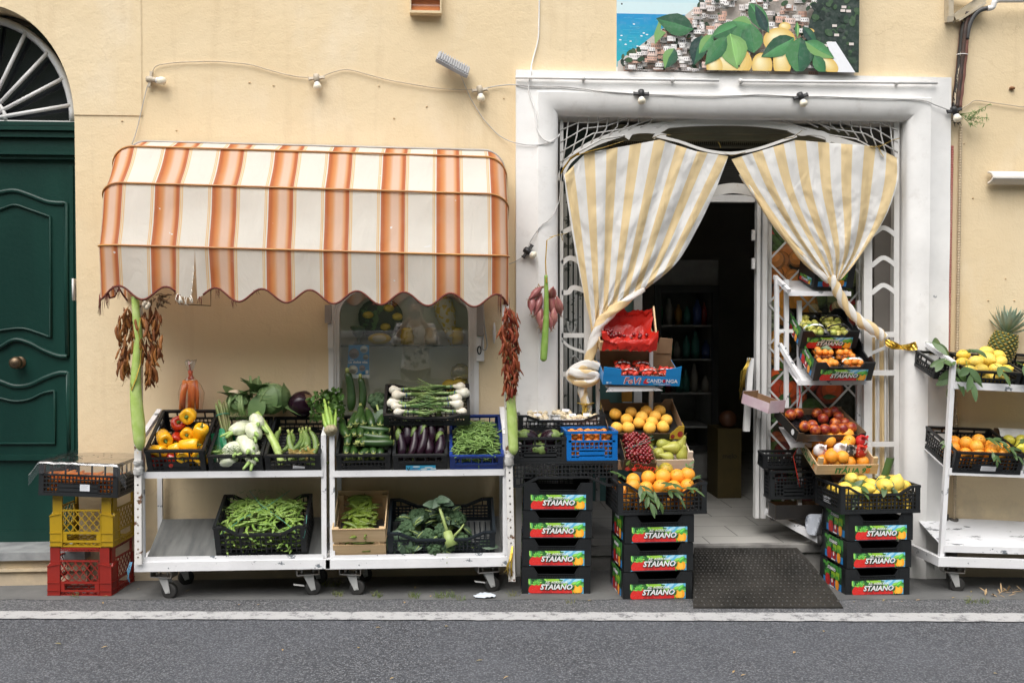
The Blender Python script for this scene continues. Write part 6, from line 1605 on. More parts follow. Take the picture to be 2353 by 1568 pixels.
# asparagus bundle
def asparagus():
 r = thing('asparagus_bunch', 'upright bunch of asparagus in a green wrapper between peppers and fennel', 'asparagus'); a = P(530, 1040, -.325); d = (P(500, 902, -.22)-a).normalized(); T = Matrix.Translation(a) @ quat_dir(d)
 for i in range(13):
  b = B(); an = i*2.4; rr = .026*math.sqrt(i/13); x, y = rr*cos(an)*1.15, rr*sin(an)*.8; L = .29+U(-.02, .02)
  b.tube([(x*.7, y*.7, 0), (x, y, L*.5), (x*1.15, y*1.15, L*.78), (x*1.25, y*1.2, L*.9), (x*1.3, y*1.25, L)], [.0065, .0065, .007, .0085, .002], 7); b.build('spear', m_asp, r, T)
 b = B(); b.tube([(.036*cos(k*pi/10), .027*sin(k*pi/10), .215) for k in range(21)], .0028, 5); b.build('rubber_band', M('teal_band', (.03, .25, .18), .5), r, T)
 A = B(); A.grid(10, 5, lambda u, v: Vector((.042*cos(2.6+u*4.6)*(1+.12*sin(v*5+u*7)), .036*sin(2.6+u*4.6), .0+.12*v+.02*sin(u*9))), False); A.build('paper_wrapper', M('green_wrapper', (.02, .22, .10), .4, (.6, .62, .6), 14, lo=.66, hi=.70), r, T)
 A = B(); A.grid(6, 6, lambda u, v: Vector((.01+.075*u-.02*v, -.042-.02*sin(u*3), .01+.125*v-.05*u*(1-v))), False); A.build('wrapper_flap', M('green_wrapper', (.02, .22, .10), .4), r, T)
 A = B(); A.grid(8, 5, lambda u, v: Vector((-.05+.10*u, -.045-.015*sin(u*6+v*4), -.055+.06*v+.012*sin(u*12))), False); A.build('wrapper_end', M('white_red_wrapper', (.60, .62, .60), .35, (.03, .25, .12), 22, lo=.5, hi=.53), r, T)
asparagus()
# pale zucchini and gourds
for x, y, z, rz, tl in ((-.085, .13, .115, 4, 64), (-.062, .125, .12, -12, 66), (-.02, .12, .12, -16, 66), (.028, .15, .125, 8, 70), (.055, .13, .11, 10, 60), (.083, .145, .115, 14, 64), (.10, .12, .09, 12, 50), (.03, .10, .085, 30, 40)):
 item('ribbed_zucchini', me_rom, T_rom, (x, y-.055, z-.045), E(-tl-14, 0, rz), U(.95, 1.1), 'pale ribbed zucchini leaning with others in the stickered crate', 'zucchini', 'ribbed zucchini in the stickered crate')
for i in range(8): item('ribbed_zucchini', me_rom, T_rom, (U(-.09, .09), U(.02, .06), U(.03, .05)), E(-20, U(60, 120), U(-20, 20)), .8, 'pale ribbed zucchini leaning with others in the stickered crate', 'zucchini', 'ribbed zucchini in the stickered crate')
b = B()
for i in range(10):
 c = Vector((U(.0, .10), U(.03, .06), U(.075, .10)))
 for k in range(5): b.leaf(c, (U(-1, 1), U(-1, .2), U(-.5, .5)), (0, -1, .5), .03, .014, .4, .3, 3)
tag(b.build('zucchini_flower', M('wilted_flower', (.42, .30, .06), .7, (.3, .22, .12), 12), None, T_rom), 'wilted yellow zucchini blossoms over the pale zucchini', 'flowers')
def gourd(pts, rs, Y, label, mat, name='long_gourd', dy=None):
 b = B(); q = [P(x, y, Y+(dy[i] if dy else 0)) for i, (x, y) in enumerate(pts)]; N = 30; vs = []; rr = []
 for j in range(N+1):
  f = j/N*(len(q)-1); i = min(int(f), len(q)-2); a = f-i; p0, p1, p2, p3 = q[max(i-1, 0)], q[i], q[i+1], q[min(i+2, len(q)-1)]
  vs.append(.5*((2*p1)+(-p0+p2)*a+(2*p0-5*p1+4*p2-p3)*a*a+(-p0+3*p1-3*p2+p3)*a**3)); e = min(1, (1-j/N)*N/2.2+.1); rr.append((rs[i]+(rs[i+1]-rs[i])*a)*math.sqrt(e))
 b.tube(vs, rr, 14); o = b.build(name, mat); return tag(o, label, 'gourd')
gourd([(310, 680), (313, 728), (318, 775), (313, 840), (312, 905), (318, 975), (322, 1034)], [.019, .020, .021, .023, .030, .034, .026], YC-.085, 'long pale green gourd hanging over the brown chilli bunch', m_gourd)
gourd([(590, 948), (612, 985), (636, 1030), (648, 1072)], [.015, .019, .022, .018], YC+.05, 'long pale gourd lying slanted across the ribbed zucchini', m_gourd, dy=[.12, .06, 0, -.03])
gourd([(1168, 800), (1171, 880), (1176, 960), (1180, 1044)], [.014, .020, .028, .025], YC-.075, 'long pale green gourd hanging behind the dark red chilli string', m_gourd)
gourd([(1254, 632), (1255, 680), (1254, 740), (1250, 800), (1248, 830)], [.009, .013, .017, .021, .018], -.17, 'slim green gourd hanging with pink shallots on the white portal', m_gourd2)
g = B(); g.tube([P(1302, 536, -.04), P(1275, 541, -.1), P(1256, 552, -.12), P(1253, 600, -.14), P(1255, 650, -.19)], .005, 6, flat=.3, smooth=False); g.tube([P(1262, 545, -.11), P(1290, 538, -.08), P(1292, 552, -.08)], .005, 5, flat=.3); tag(g.build('hanging_ribbon', m_gold), 'gold ribbon holding the slim gourd and shallots from the gate', 'ribbon')
g = B(); g.tube([P(322, 730, YC-.11), P(318, 760, YC-.115), P(324, 800, YC-.115), P(322, 835, YC-.115), P(312, 870, YC-.115), P(302, 895, YC-.11), P(300, 880, YC-.11)], [.004, .006, .004, .006, .009, .011, .006], 6, flat=.3, smooth=False); tag(g.build('tied_ribbon', m_gold), 'gold ribbon twisted round the gourd on the brown chilli bunch', 'ribbon')
# cauliflower, cabbage, round eggplant, celery over the crates' back
def leafy(b, c, n, L, W, spread=1.0, z=.2, cm=0, mid=1, curl=.6):
 for k in range(n):
  a = 6.283*k/n+U(-.3, .3); d = Vector((cos(a)*spread, sin(a)*spread, z+U(-.2, .4))); p = Vector(c)+Vector((cos(a)*.02, sin(a)*.02, 0))
  b.cm = cm; b.leaf(p, d, (0, 0, 1), L*U(.8, 1.2), W*U(.8, 1.2), U(curl*.3, curl), U(.15, .5), 6)
  if mid is not None: b.cm = mid; b.tube([p, p+d.normalized()*L*.5], [.006, .003], 5)
def wrap_head(b, c, r, n, cover, cm=0, seed=0, zs=1.0, vein=True):
 """big leaves folded round a ball, each a curved patch with veins"""
 q = random.Random(seed); c = Vector(c)
 for k in range(n):
  ax = Vector((q.uniform(-1, 1), q.uniform(-1, .3), q.uniform(-.2, .8))).normalized() if k else Vector((.1, -1, .25)).normalized()
  ux = ax.cross(Vector((0, 0, 1))).normalized(); uz = ux.cross(ax); rr = r*(1+.03+.018*(n-k)*(-1)+.02*k); ro = q.uniform(-.6, .6)
  ux, uz = ux*cos(ro)+uz*sin(ro), uz*cos(ro)-ux*sin(ro); ca = cover*q.uniform(.85, 1.1)
  def f(u, v):
   x, y = (u-.5)*2, (v-.5)*2; m = math.hypot(x, y); m = max(m, 1e-6); e = max(abs(x), abs(y))/m; th = ca*max(abs(x), abs(y)) if m > 1e-5 else 0
   d = (ax*cos(th)+(ux*x/m+uz*y/m)*sin(th)); lift = .10*(max(abs(x), abs(y))**6)*(1+.8*noise.noise(Vector((x*3, y*3, k))))
   p = c+d*(rr*(1+lift+.012*noise.noise(d*5+Vector((k, 0, 0))))); p.z = c.z+(p.z-c.z)*zs; return p
  b.cm = cm; b.grid(10, 10, f, True)
  if vein:
   b.cm = 1
   b.tube([f(.5, .03+.9*t/8)+ax*.002 for t in range(9)], [.0045*(1-t/11) for t in range(9)], 5)
   for s in (-1, 1):
    for v in (.2, .35, .5, .65): b.tube([f(.5+s*.36*t/4, v+.22*t/4)+ax*.0015 for t in range(5)], [.0022*(1-t/6) for t in range(5)], 4)
yb = -.14
b = B(); wrap_head(b, (0, 0, 0), .085, 5, 1.0, 0, 4); b.ball(.083, (0, 0, 0)) ; leafy(b, (.0, .02, -.05), 5, .10, .09, 1, .1, 0, 1)
b.cm = 0; b.leaf((-.05, -.06, .03), (-.35, -.15, -1), (-.4, -1, 0), .17, .11, .15, .2, 8); b.leaf((.06, -.04, -.04), (1, 0, -.25), (0, -.5, 1), .12, .08, .3, .3, 6)
tag(b.build('cabbage', [m_cab, m_cabv], None, Matrix.Translation(P(628, 914, yb))), 'round veined green cabbage resting behind the fennel crate', 'cabbage')
b = B(); wrap_head(b, (0, 0, 0), .060, 5, .85, 0, 9); b.ball(.055, (0, 0, 0)); leafy(b, (-.01, .0, .02), 7, .10, .07, .8, .9, 0, 1, .9); b.cm = 2; b.ball((.035, .03, .02), (-.02, -.02, .055)); b.cm = 1
for x in (-.045, .02, .035): b.tube([(x, -.05, -.06), (x*.9, -.068, -.01), (x*.7, -.045, .05)], [.012, .010, .006], 7)
tag(b.build('cauliflower', [m_cab, m_cabv, M('cream_floret', (.6, .5, .36), .8)], None, Matrix.Translation(P(548, 925, yb))), 'cauliflower wrapped in torn green leaves beside the asparagus', 'cauliflower')
b = B(); leafy(b, (0, 0, -.02), 8, .085, .06, .55, 1.2, 0, 1, .9); b.cm = 1
for x in (-.025, .015): b.tube([(x, -.01, -.05), (x, -.015, .04), (x*1.2, -.01, .07)], [.010, .008, .006], 7)
tag(b.build('cabbage_leaves', [m_cab, m_cabv], None, Matrix.Translation(P(588, 892, yb+.02))), 'ragged upright cabbage leaves between cauliflower and cabbage', 'leaves')
b = B(); b.lathe([(0, -.07), (.04, -.062), (.068, -.03), (.074, .005), (.064, .045), (.03, .068), (0, .072)], 20, None, lambda p, t, j: p*(1+.03*cos(3*t))); b.cm = 1; b.lathe([(.045, .056), (.03, .074), (.012, .085), (.012, .105), (0, .108)], 10, None, lambda p, t, j: Vector((p.x, p.y, p.z-(.02*(cos(5*t) > 0) if j < .1 else 0)))); tag(b.build('round_eggplant', [m_aub, m_dstem], None, Matrix.Translation(P(692, 928, yb)) @ E(30, 62, 0)), 'big round purple eggplant between cabbage and celery', 'eggplant')
def celery():
 r = thing('celery_head', 'leafy celery head with its cut base facing the street', 'celery'); a = P(760, 990, YC-.03); d = (P(745, 905, -.2)-a).normalized(); T = Matrix.Translation(a) @ quat_dir(d)
 b = B()
 for i in range(13):
  an = i*2.4; rr = .030*math.sqrt((i+.5)/13); x, y = rr*cos(an), rr*sin(an); o = U(.9, 1.5); b.tube([(x*.8, y*.8, .0), (x*1.15, y*1.15, .05), (x*1.1*o, y*1.1*o, .12), (x*1.4*o, y*1.4*o, .20)], [.010, .013, .010, .006], 8, flat=.7)
 b.build('stalk', m_celery, r, T)
 b = B(); b.lathe([(0, -.012), (.026, -.010), (.033, 0), (.036, .012)], 16, None, lambda p, t, j: p*(1+.05*cos(6*t))); b.build('cut_base', m_celroot, r, T)
 b = B()
 for i in range(330):
  c = Vector((U(-1, 1)*.085, U(-1, 1)*.05, .15+U(-.03, .13))); b.leaf(c, (U(-1, 1), U(-1, 1), U(-.3, 1)), (U(-1, 1), U(-1, 1), 1), U(.016, .034), U(.012, .024), .4, .3, 3)
 for i in range(60):
  c = Vector((-.02+U(-.05, .03), .02, .24+U(0, .06))); b.leaf(c, (U(-1, 1), U(-1, 1), U(-.3, 1)), (U(-1, 1), U(-1, 1), 1), U(.016, .03), U(.012, .02), .4, .3, 3)
 b.build('celery_foliage', m_parsley, r, T)
celery()
# pea pods
for i in range(210):
 x, y = U(-1, 1), U(0, 1); e = max(abs(x), abs(2*y-1))
 z = .135+.050*(1-abs(x)**3)*(1-abs(2*y-1)**3)+U(-.012, .012)+.03*y
 item('pea_pod', me_pea, T_pea, (x*(w_pea/2-.05), .03+y*.235, z), E(U(-14, 14), U(-16, 16), rnd.gauss(10, 55)), U(.9, 1.15), 'green pea pod in the heap tied with string', 'pea pod', 'pea pods in the deep black crate')
for i in range(60): item('pea_pod', me_pea, T_pea, (U(-1, 1)*(w_pea/2-.05), U(.016, .05), U(.03, .13)), E(U(-14, 14), U(-16, 16), U(0, 360)), 1, 'green pea pod in the heap tied with string', 'pea pod', 'pea pods in the deep black crate')
b = B()
for i in range(90):
 x, y = U(-1, 1), U(0, 1); p = Vector((x*(w_pea/2-.04), .03+y*.24, .19+.03*(1-abs(x)**3)+.03*y)); b.tube([p, p+Vector((U(-.015, .015), U(-.015, .015), U(0, .02))), p+Vector((U(-.03, .03), U(-.03, .03), U(-.005, .018)))], .0008, 3, False)
o = tag(b.build('pea_tendrils', m_pea, None, T_pea), 'thin curling pea tendrils over the heap of pods', 'tendrils'); o['kind'] = 'stuff'
b = B(); b.tube([Vector((-w_pea/2-.004, .0, .125)), Vector((-.1, .09, .195)), Vector((.03, .17, .222)), Vector((.12, .30, .225))], .0013, 5); b.tube([Vector((w_pea/2-.01, -.004, .13)), Vector((.09, .08, .2)), Vector((-.02, .17, .224)), Vector((-.1, .30, .225))], .0013, 5); b.tube([Vector((w_pea/2-.01, -.004, .13)), Vector((w_pea/2, .0, .17)), Vector((w_pea/2+.005, .05, .235))], .001, 5)
tag(b.build('string', M('green_string', (.10, .40, .32), .6), None, T_pea), 'thin green string crossed over the pea pods', 'string')

# ---- cart B
ZL = 'dark green zucchini in the heap below the onion crate'; ZG = 'zucchini heaped in the black crate'
for row, (y, z, n) in enumerate(((.012, .098, 6), (.055, .132, 5), (.10, .158, 6), (.16, .182, 5), (.02, .055, 6))):
 for i in range(n):
  x = -.105+.21*(i+.5)/n+U(-.006, .006); item('zucchini', me_zuc, T_zuc, (x, y+U(-.01, .01), z+U(-.008, .008)), E(-97+U(-7, 7), U(-8, 8), U(-16, 16)) @ Matrix.Rotation(U(0, 6), 4, 'Z'), U(.95, 1.08), ZL, 'zucchini', ZG)
for i in range(9): item('zucchini', me_zuc, T_zuc, (U(-.1, .1), U(.018, .03), U(.03, .05)), E(-80+U(-8, 8), 0, U(-16, 16)), .95, ZL, 'zucchini', ZG)
for x, y, z, rz in ((.035, .12, .165, -72), (.04, .07, .145, -75), (.06, .045, .135, -62)): item('zucchini', me_zuc, T_zuc, (x+.10, y+.02, z), E(90, 0, rz-30), 1, ZL, 'zucchini', ZG)
for x0, y0, x1, y1, r_, lb in ((806, 944, 797, 845, .026, 'tall dark zucchini standing upright against the window, the longer of two'), (830, 944, 827, 858, .0225, 'shorter dark zucchini standing upright against the window')):
 a, c = P(x0, y0, -.10), P(x1, y1, -.07); put('standing_zucchini', long_mesh('zucchini', (c-a).length-.02, r_, [m_zuc, m_zend], -.012, 'star'), Matrix.Translation(a) @ quat_dir(c-a), lb, 'zucchini')
def broccoli(name, T, label, r=.06, leaves=4, seed=1, stalk=True, group='broccoli heads', lw=.09):
 q = random.Random(seed); b = B()
 for i in range(34):
  a = q.uniform(0, 6.28); e = math.sqrt(q.random()); d = Vector((e*cos(a), e*sin(a), math.sqrt(max(0, 1-e*e))*.62)); b.ball(r*q.uniform(.20, .30), d*r*.85, 8, 6, fn=lambda v: v*(1+.16*noise.noise(v*4)))
 b.ball((r*.9, r*.9, r*.55), (0, 0, 0), 14, 8)
 b.cm = 1
 if stalk:
  b.tube([(0, 0, -.02), (0, 0, -r*1.2), (.005, 0, -r*1.9)], [r*.32, r*.26, r*.28], 10)
  for k in range(7): a = k*.9; b.tube([(r*.6*cos(a), r*.6*sin(a), -.005), (r*.15*cos(a), r*.15*sin(a), -r*.9)], [r*.12, r*.10], 6)
 for k in range(leaves):
  a = q.uniform(-3.6, .5); d = Vector((cos(a), sin(a), q.uniform(-.1, .8))); p = d*r*.4+Vector((0, 0, -r*.4)); b.cm = 2; L = r*q.uniform(.8, 1.2)
  b.leaf(p+d*r*.5, d, (0, -.4, 1), L, L*q.uniform(.45, .65), q.uniform(.3, .9), q.uniform(.3, .8), 8); b.cm = 1; b.tube([p, p+d*r*.9, p+d*r*1.5-Vector((0, 0, .01))], [.006, .004, .002], 5)
 for i in range(len(b.v)):
  if i > len(b.v)*.6: v = Vector(b.v[i]); b.v[i] = tuple(v+Vector((0, 0, .004*noise.noise(v*60))))
 return tag(b.build(name, [m_broc, m_brst, m_brol], None, T), label, 'broccoli', group)
broccoli('broccoli', Matrix.Translation(P(872, 925, -.15)) @ E(20, 15, 0), 'broccoli head leaning by the standing zucchini', .07, 0, 3, group=None)
b = B(); b.cm = 0
for k in range(7): b.leaf(Vector((U(-.02, .02), -.01, .06-.025*k)), (U(-1, 1), -.6, -.6), (0, -1, .4), .09, .065, .5, .4, 7)
b.cm = 1; b.tube([(-.015, 0, .085), (.0, -.02, .03), (.03, -.03, -.06)], [.007, .006, .004], 6)
tag(b.build('broccoli_leaf', [m_brol, m_brst], None, Matrix.Translation(P(872, 965, -.24))), 'grey green broccoli leaves drooping over the zucchini', 'leaves')
for i, (x, y, z, e, me, lb) in enumerate(((-.10, .03, .05, (-50, 0, 8), 0, ''), (-.055, .02, .06, (-55, 0, -10), 1, ''), (-.01, .025, .07, (-52, 0, -14), 1, ''), (.045, .03, .06, (-60, 0, 10), 2, ''), (.09, .02, .06, (-58, 0, -8), 2, ''), (-.07, .10, .09, (-50, 0, 8), 2, ''), (.0, .10, .10, (-46, 0, 0), 2, ''), (.06, .10, .10, (-48, 0, 10), 1, ''), (.1, .12, .1, (-50, 0, 0), 0, ''))):
 item('long_eggplant', me_aub[me], T_egg, (x, y, z), E(*e), 1.0, 'glossy long eggplant in the crate with the sky blue label', 'eggplant', 'long eggplants in one crate')
for x, y, z, e in ((-.065, .06, .085, (120, 0, 10)), (-.085, .09, .10, (140, 0, -30))): item('long_eggplant', me_aub[0], T_egg, (x, y+.14, z+.03), E(*e), .9, 'glossy long eggplant in the crate with the sky blue label', 'eggplant', 'long eggplants in one crate')
for i in range(270):
 x, y = U(-1, 1), U(0, 1); z = .085+.06*(1-abs(x)**3)*(1-abs(1.6*y-.7)**2)+U(-.014, .014)
 item('green_bean', me_bean, T_bean, (x*(w_bean/2-.035), .02+y*.26, z), E(U(-18, 18), U(-22, 22), rnd.gauss(0, 50)), 1, 'slim green bean in the heap filling the deep blue crate', 'bean', 'green beans in the deep blue crate')
b = B()
for i in range(260):
 x, y = U(-1, 1), U(0, 1); z = .03+U(0, .06)+.05*(1-abs(x)**3)*y; p = Vector((x*(w_bean/2-.045), .02+y*.26, z)); a = U(0, 6.3); d = Vector((cos(a)*.045, sin(a)*.02, U(-.01, .01))); b.tube([p-d, p+Vector((0, 0, .006)), p+d], [.002, .0034, .002], 5, False)
o = tag(b.build('green_beans', m_bean, None, T_bean), 'slim green beans deeper in the deep blue crate', 'beans'); o['kind'] = 'stuff'
item('green_bean', me_bean, T_bean, (.01, -.006, .055), E(0, 85, 0), .8, 'slim green bean in the heap filling the deep blue crate', 'bean', 'green beans in the deep blue crate')
# spring onions
def sonion(i, x0, y0, x1, z, s, bl):
 r = thing('spring_onion', 'white spring onion with long green leaves, bulb towards the %s' % bl, 'spring onion', T_on, 'spring onions in the propped crate')
 d = 1 if x1 > x0 else -1; b = B(); b.lathe([(0, -s*.95), (s*.5, -s*.85), (s*.95, -s*.3), (s, .1*s), (s*.8, s*.6), (s*.45, s*1.1), (s*.3, s*1.7)], 14, Matrix.Translation((x0, y0, z)) @ quat_dir((d, U(-.15, .15), .1))); b.build('bulb', m_onion, r)
 b = B(); q = [Vector((x0+d*s*1.5, y0, z+.003)), Vector((x0+d*.08, y0+U(-.01, .01), z)), Vector((x0+d*.15, y0+U(-.02, .02), z+.005))]; b.tube(q, [s*.35, s*.33, s*.3], 8); b.build('stalk', m_onst, r)
 b = B()
 for k in range(6): e = q[2]; b.tube([q[1]+Vector((0, U(-.006, .006), U(-.004, .008))), e+Vector((0, U(-.02, .02), U(-.006, .014))), e+Vector((d*U(.06, .11), U(-.045, .045), U(-.006, .03)))], [.0055, .005, .0015], 5, flat=.6)
 b.build('leaf_blade', m_onlf, r)
 b = B(); c = x0+d*.055; b.tube([Vector((c, y0+s*.42*cos(t), z+s*.42*sin(t))) for t in [k*pi/5 for k in range(11)]], .0018, 4); b.build('rubber_band', M('blue_band', (.03, .06, .3), .5), r)
for i, (x0, y0, x1, z, s, bl) in enumerate(((-.185, .205, 1, .085, .026, 'window'), (-.165, .15, 1, .092, .029, 'window'), (-.19, .09, 1, .085, .027, 'window'), (-.17, .06, 1, .085, .023, 'window'), (-.155, .035, 1, .065, .024, 'window'), (.185, .21, -1, .10, .027, 'blue crate'), (.205, .155, -1, .10, .030, 'blue crate'), (.165, .10, -1, .105, .028, 'blue crate'), (.17, .075, -1, .085, .03, 'blue crate'), (.195, .04, -1, .06, .024, 'blue crate'), (-.18, .12, 1, .05, .024, 'window'))): sonion(i, x0, y0, x1, z, s, bl)
for i in range(62):
 x, y = U(-1, 1), U(0, 1); item('broad_bean_pod', me_fava, T_fava, (x*.045, .05+y*.25, .10+.035*(1-abs(x)**2)+.035*y+U(-.015, .015)), E(U(-16, 16), U(-18, 18), rnd.gauss(0, 55)), U(.85, 1.1), 'broad bean pod piled in the pale wooden crate', 'bean pod', 'broad bean pods in the wooden crate')
for i in range(10): item('broad_bean_pod', me_fava, T_fava, (U(-.03, .03), U(.02, .03), U(.03, .10)), E(U(-16, 16), U(-12, 12), U(-15, 15)), .9, 'broad bean pod piled in the pale wooden crate', 'bean pod', 'broad bean pods in the wooden crate')
BL = 'broccoli head with grey green leaves in the wide crate'
for i, (x, y, z, r_, nl, e) in enumerate(((-.19, .10, .10, .058, 6, (20, -30, 0)), (-.13, .20, .11, .062, 5, (0, 0, 0)), (-.08, .06, .08, .05, 5, (30, 0, 0)), (.0, .08, .10, .045, 4, (20, 10, 0)), (.01, .20, .12, .055, 7, (-10, 0, 0)), (.08, .19, .10, .06, 5, (0, 30, 0)), (.03, .03, .055, .05, 4, (60, 0, 0)), (.10, .06, .05, .055, 3, (80, 20, 0)), (-.04, .02, .05, .05, 4, (50, 0, 0)), (-.16, .03, .06, .05, 4, (40, -30, 0)))): broccoli('broccoli', T_bro @ Matrix.Translation((x, y, z)) @ E(*e), BL, r_, nl, 20+i, True, 'broccoli heads in the wide navy crate')
b = B(); b.cm = 0; b.tube([(.055, -.004, .07), (.04, .02, .10), (.03, .05, .125)], [.034, .030, .022], 10); b.tube([(.03, .04, .13), (.0, .12, .19), (-.03, .20, .235)], [.010, .009, .006], 7); b.tube([(.06, .03, .10), (.10, .06, .13), (.12, .08, .15)], [.008, .006, .004], 6); b.cm = 1
for k in range(7): b.leaf((-.02+U(-.02, .02), .17+U(-.01, .02), .2+U(-.01, .04)), (U(-1, 1), -.3, U(-.2, .5)), (0, -.6, 1), .065, .05, .6, .5, 7)
tag(b.build('broccoli_stalk', [m_brst, m_brol], None, T_bro), 'thick pale broccoli stalk with a tall leaf in the wide crate', 'broccoli')
b = B(); b.leaf((-.23, .06, .13), (-.3, -.7, -.5), (0, -1, .8), .12, .09, .6, .4, 7); b.leaf((-.20, .03, .12), (.1, -.7, -.7), (0, -1, .8), .11, .08, .6, .4, 7); b.leaf((.20, .03, .06), (.5, -.3, .1), (0, -1, .8), .1, .05, .4, .4, 6)
tag(b.build('broccoli_foliage', m_brol, None, T_bro), 'broccoli leaves hanging over the rim by the wooden crate', 'leaves')
# ---- dried chilli strings, shallots
def chillies(name, label, spots, mat, Lr, Y, spread, cat='chillies'):
 r = thing(name, label, cat); ms = [pod('chilli', U(*Lr), U(.0062, .0088), mat, bd, .6, 2, .12, 6, 8, m_straw) for bd in (.006, -.011, .016, .003)]
 for x, y, dx in spots:
  c = P(x, y, Y-U(0, .05)); d = Vector((dx*spread+U(-.5, .5), U(-.4, .25), -1-U(0, .5))).normalized()
  R_ = d.to_track_quat('-X', 'Y').to_matrix().to_4x4()
  if len(r.children) > 99: break
  put('chilli', rnd.choice(ms), Matrix.Translation(c+d*.03) @ R_ @ Matrix.Rotation(U(0, 6.3), 4, 'X') @ S(U(.85, 1.25)), parent=r)
 b = B()
 for i in range(110):
  x, y, dx = rnd.choice(spots); c = P(x+U(-8, 8), y+U(-14, 14), Y+U(-.02, .02)); d = Vector((dx*spread+U(-.5, .5), U(-.4, .25), -1-U(0, .5))).normalized()*U(.05, .08); b.tube([c, c+d*.4+Vector((U(-.006, .006), -.004, 0)), c+d*.8, c+d], [.004, U(.006, .009), .005, .001], 6, flat=.6)
 b.build('inner_chillies', mat, r)['kind'] = 'stuff'
 return r
sp = []
for i in range(58): t = U(0, 1); w = 30*sin(pi*min(1, t*.72+.24)); sp.append((345+U(-w, w), 705+158*t, U(-.6, .9)))
for i in range(40): t = U(0, 1); w = 22*sin(pi*min(1, t*.8+.2)); sp.append((292+U(-w, w)-6*t, 702+140*t, U(-.9, .4)))
r = chillies('dried_chilli_bunch', 'brown dried chilli bunch hanging at the torn end of the awning', sp, m_chl, (.062, .085), YC-.06, .45)
b = B()
for i in range(40):
 c = P(340+U(-14, 44), 688+U(-10, 10), YC-.06); b.leaf(c, (U(-.3, 1), U(-1, 1), U(-1, .6)), (0, -1, 1), U(.02, .04), U(.008, .016), .6, .4, 4)
for i in range(12): c = P(355+U(0, 35), 685+U(-8, 10), YC-.06); b.tube([c, c+Vector((U(-.01, .03), 0, U(-.02, .02))), c+Vector((U(0, .05), U(-.02, .02), U(-.03, .02)))], .0025, 4)
b.build('dry_stalk', M('grey_brown_stalk', (.20, .13, .075), .8, (.3, .22, .14), 14), r)
b = B(); c = P(336, 700, YC-.11)
for k in range(6): b.ball((.010, .010, .014), c+Vector((.012*cos(k), .006*sin(k*2), .012*sin(k))), 8, 6)
b.build('garlic_clove', M('garlic_skin', (.55, .47, .36), .5), r)
sp = []
for i in range(100): t = U(0, 1); w = 14+5*sin(pi*t)-6*t; sp.append((1169+6*t+U(-w, w), 706+190*t, U(-.7, .8)))
chillies('dried_chilli_string', 'dark red dried chilli string hanging from the perforated pole by the portal', sp, m_chr, (.055, .075), YC-.09, .42)
r = thing('shallot_bunch', 'bunch of pink shallots hanging on the white portal', 'shallots')
def mk_shal():
 b = B(); b.lathe([(.002, -.062), (.006, -.048), (.021, -.02), (.023, .005), (.016, .03), (.007, .045), (.004, .055)], 12, None, lambda p, t, j: p*(1+.06*cos(3*t))); b.cm = 1
 for k in range(8): a = k*.8; b.tube([(.002*cos(a), .002*sin(a), -.060), (.008*cos(a), .008*sin(a), -.068), (.013*cos(a), .012*sin(a), -.072)], .0008, 3)
 return b.mesh('shallot', [m_shal, m_straw])
ms = mk_shal()
for x, y, e, s in ((1231, 672, 50, 1), (1268, 674, -55, 1.1), (1221, 696, 25, 1.05), (1236, 698, 22, 1.2), (1271, 704, -14, 1.25), (1284, 702, -32, 1.1), (1240, 723, 12, 1.1), (1272, 728, -8, 1), (1262, 735, 4, .95), (1246, 738, 10, .95), (1258, 690, 0, 1)): put('shallot', ms, Matrix.Translation(P(x, y, -.12-U(0, .03))) @ E(U(-12, 12), e, U(0, 90)) @ S(s), parent=r)
b = B(); c = P(1242, 660, -.12)
for i in range(16): b.tube([c+Vector((U(-.02, .02), 0, U(-.01, .01))), c+Vector((U(-.035, .035), U(-.02, .02), U(-.02, .02)))], .003, 4)
b.build('dry_stalk', m_straw, r)
# ---- stack beside the red crate: carrots under film
b = B(); 
me_car = []
for k in range(3): b = B(); b.lathe([(.002, -.09), (.007, -.07), (.012, -.01), (.015, .055), (.013, .07), (.005, .074), (0, .074)], 10, None, lambda p, t, j: p*(1+.04*noise.noise(p*60))); me_car.append(b.mesh('carrot', m_carrot))
for l in range(4):
 for i in range(13): item('carrot', me_car, Tcar, (-.185+.37*(i+.5)/13+U(-.006, .006), .105+(l % 2)*.02, .025+.024*l+U(-.004, .004)), E(90+U(-6, 6), U(-6, 6), U(-10, 10)), U(.95, 1.15), 'orange carrot packed in the film covered crate', 'carrot', 'carrots in the film covered crate')
def film():
 b = B(); w, d = wcar, .36
 def f(u, v):
  x = (u-.5)*(w+.10); y = -.05+(d+.09)*v; n = noise.noise(Vector((x*9, y*9, 2)))*.010+noise.noise(Vector((x*26, y*26, 5)))*.004
  over = max(0, abs(x)-w/2)+max(0, -.002-y)
  z = .183+n-(over*1.35 if over else 0)+.012*max(0, v-.2); 
  if over: y -= .004+.5*abs(n)
  return Vector((x, y if y > -.012 else -.012-.3*(abs(n)), z))
 b.grid(60, 44, f, True); tag(b.build('plastic_film', m_film, None, Tcar), 'crinkled clear plastic film over the crate of carrots', 'film')
 b = B(); q = [(-.04, .12), (.0, .18), (.05, .12), (.09, .2), (.12, .13), (-.09, .16), (.03, .24), (-.02, .06)]
 for x, y in q: b.tube([(x, y, .196), (x, y, .1965)], .006, 8)
 tag(b.build('film_hole', m_dark, None, Tcar), 'dark vent holes in the film over the carrots', 'holes')
film()
g = B()
for k in range(3): g.tube([P(303-k*2, 1290, YC-.05), P(298-k*3, 1310, YC-.06), P(292+k*3, 1330+k*4, YC-.06)], .003, 5, flat=.4)
tag(g.build('blue_string', M('blue_twine', (.10, .32, .50), .6)), 'frayed blue twine tied round the pole by the red crate', 'string')
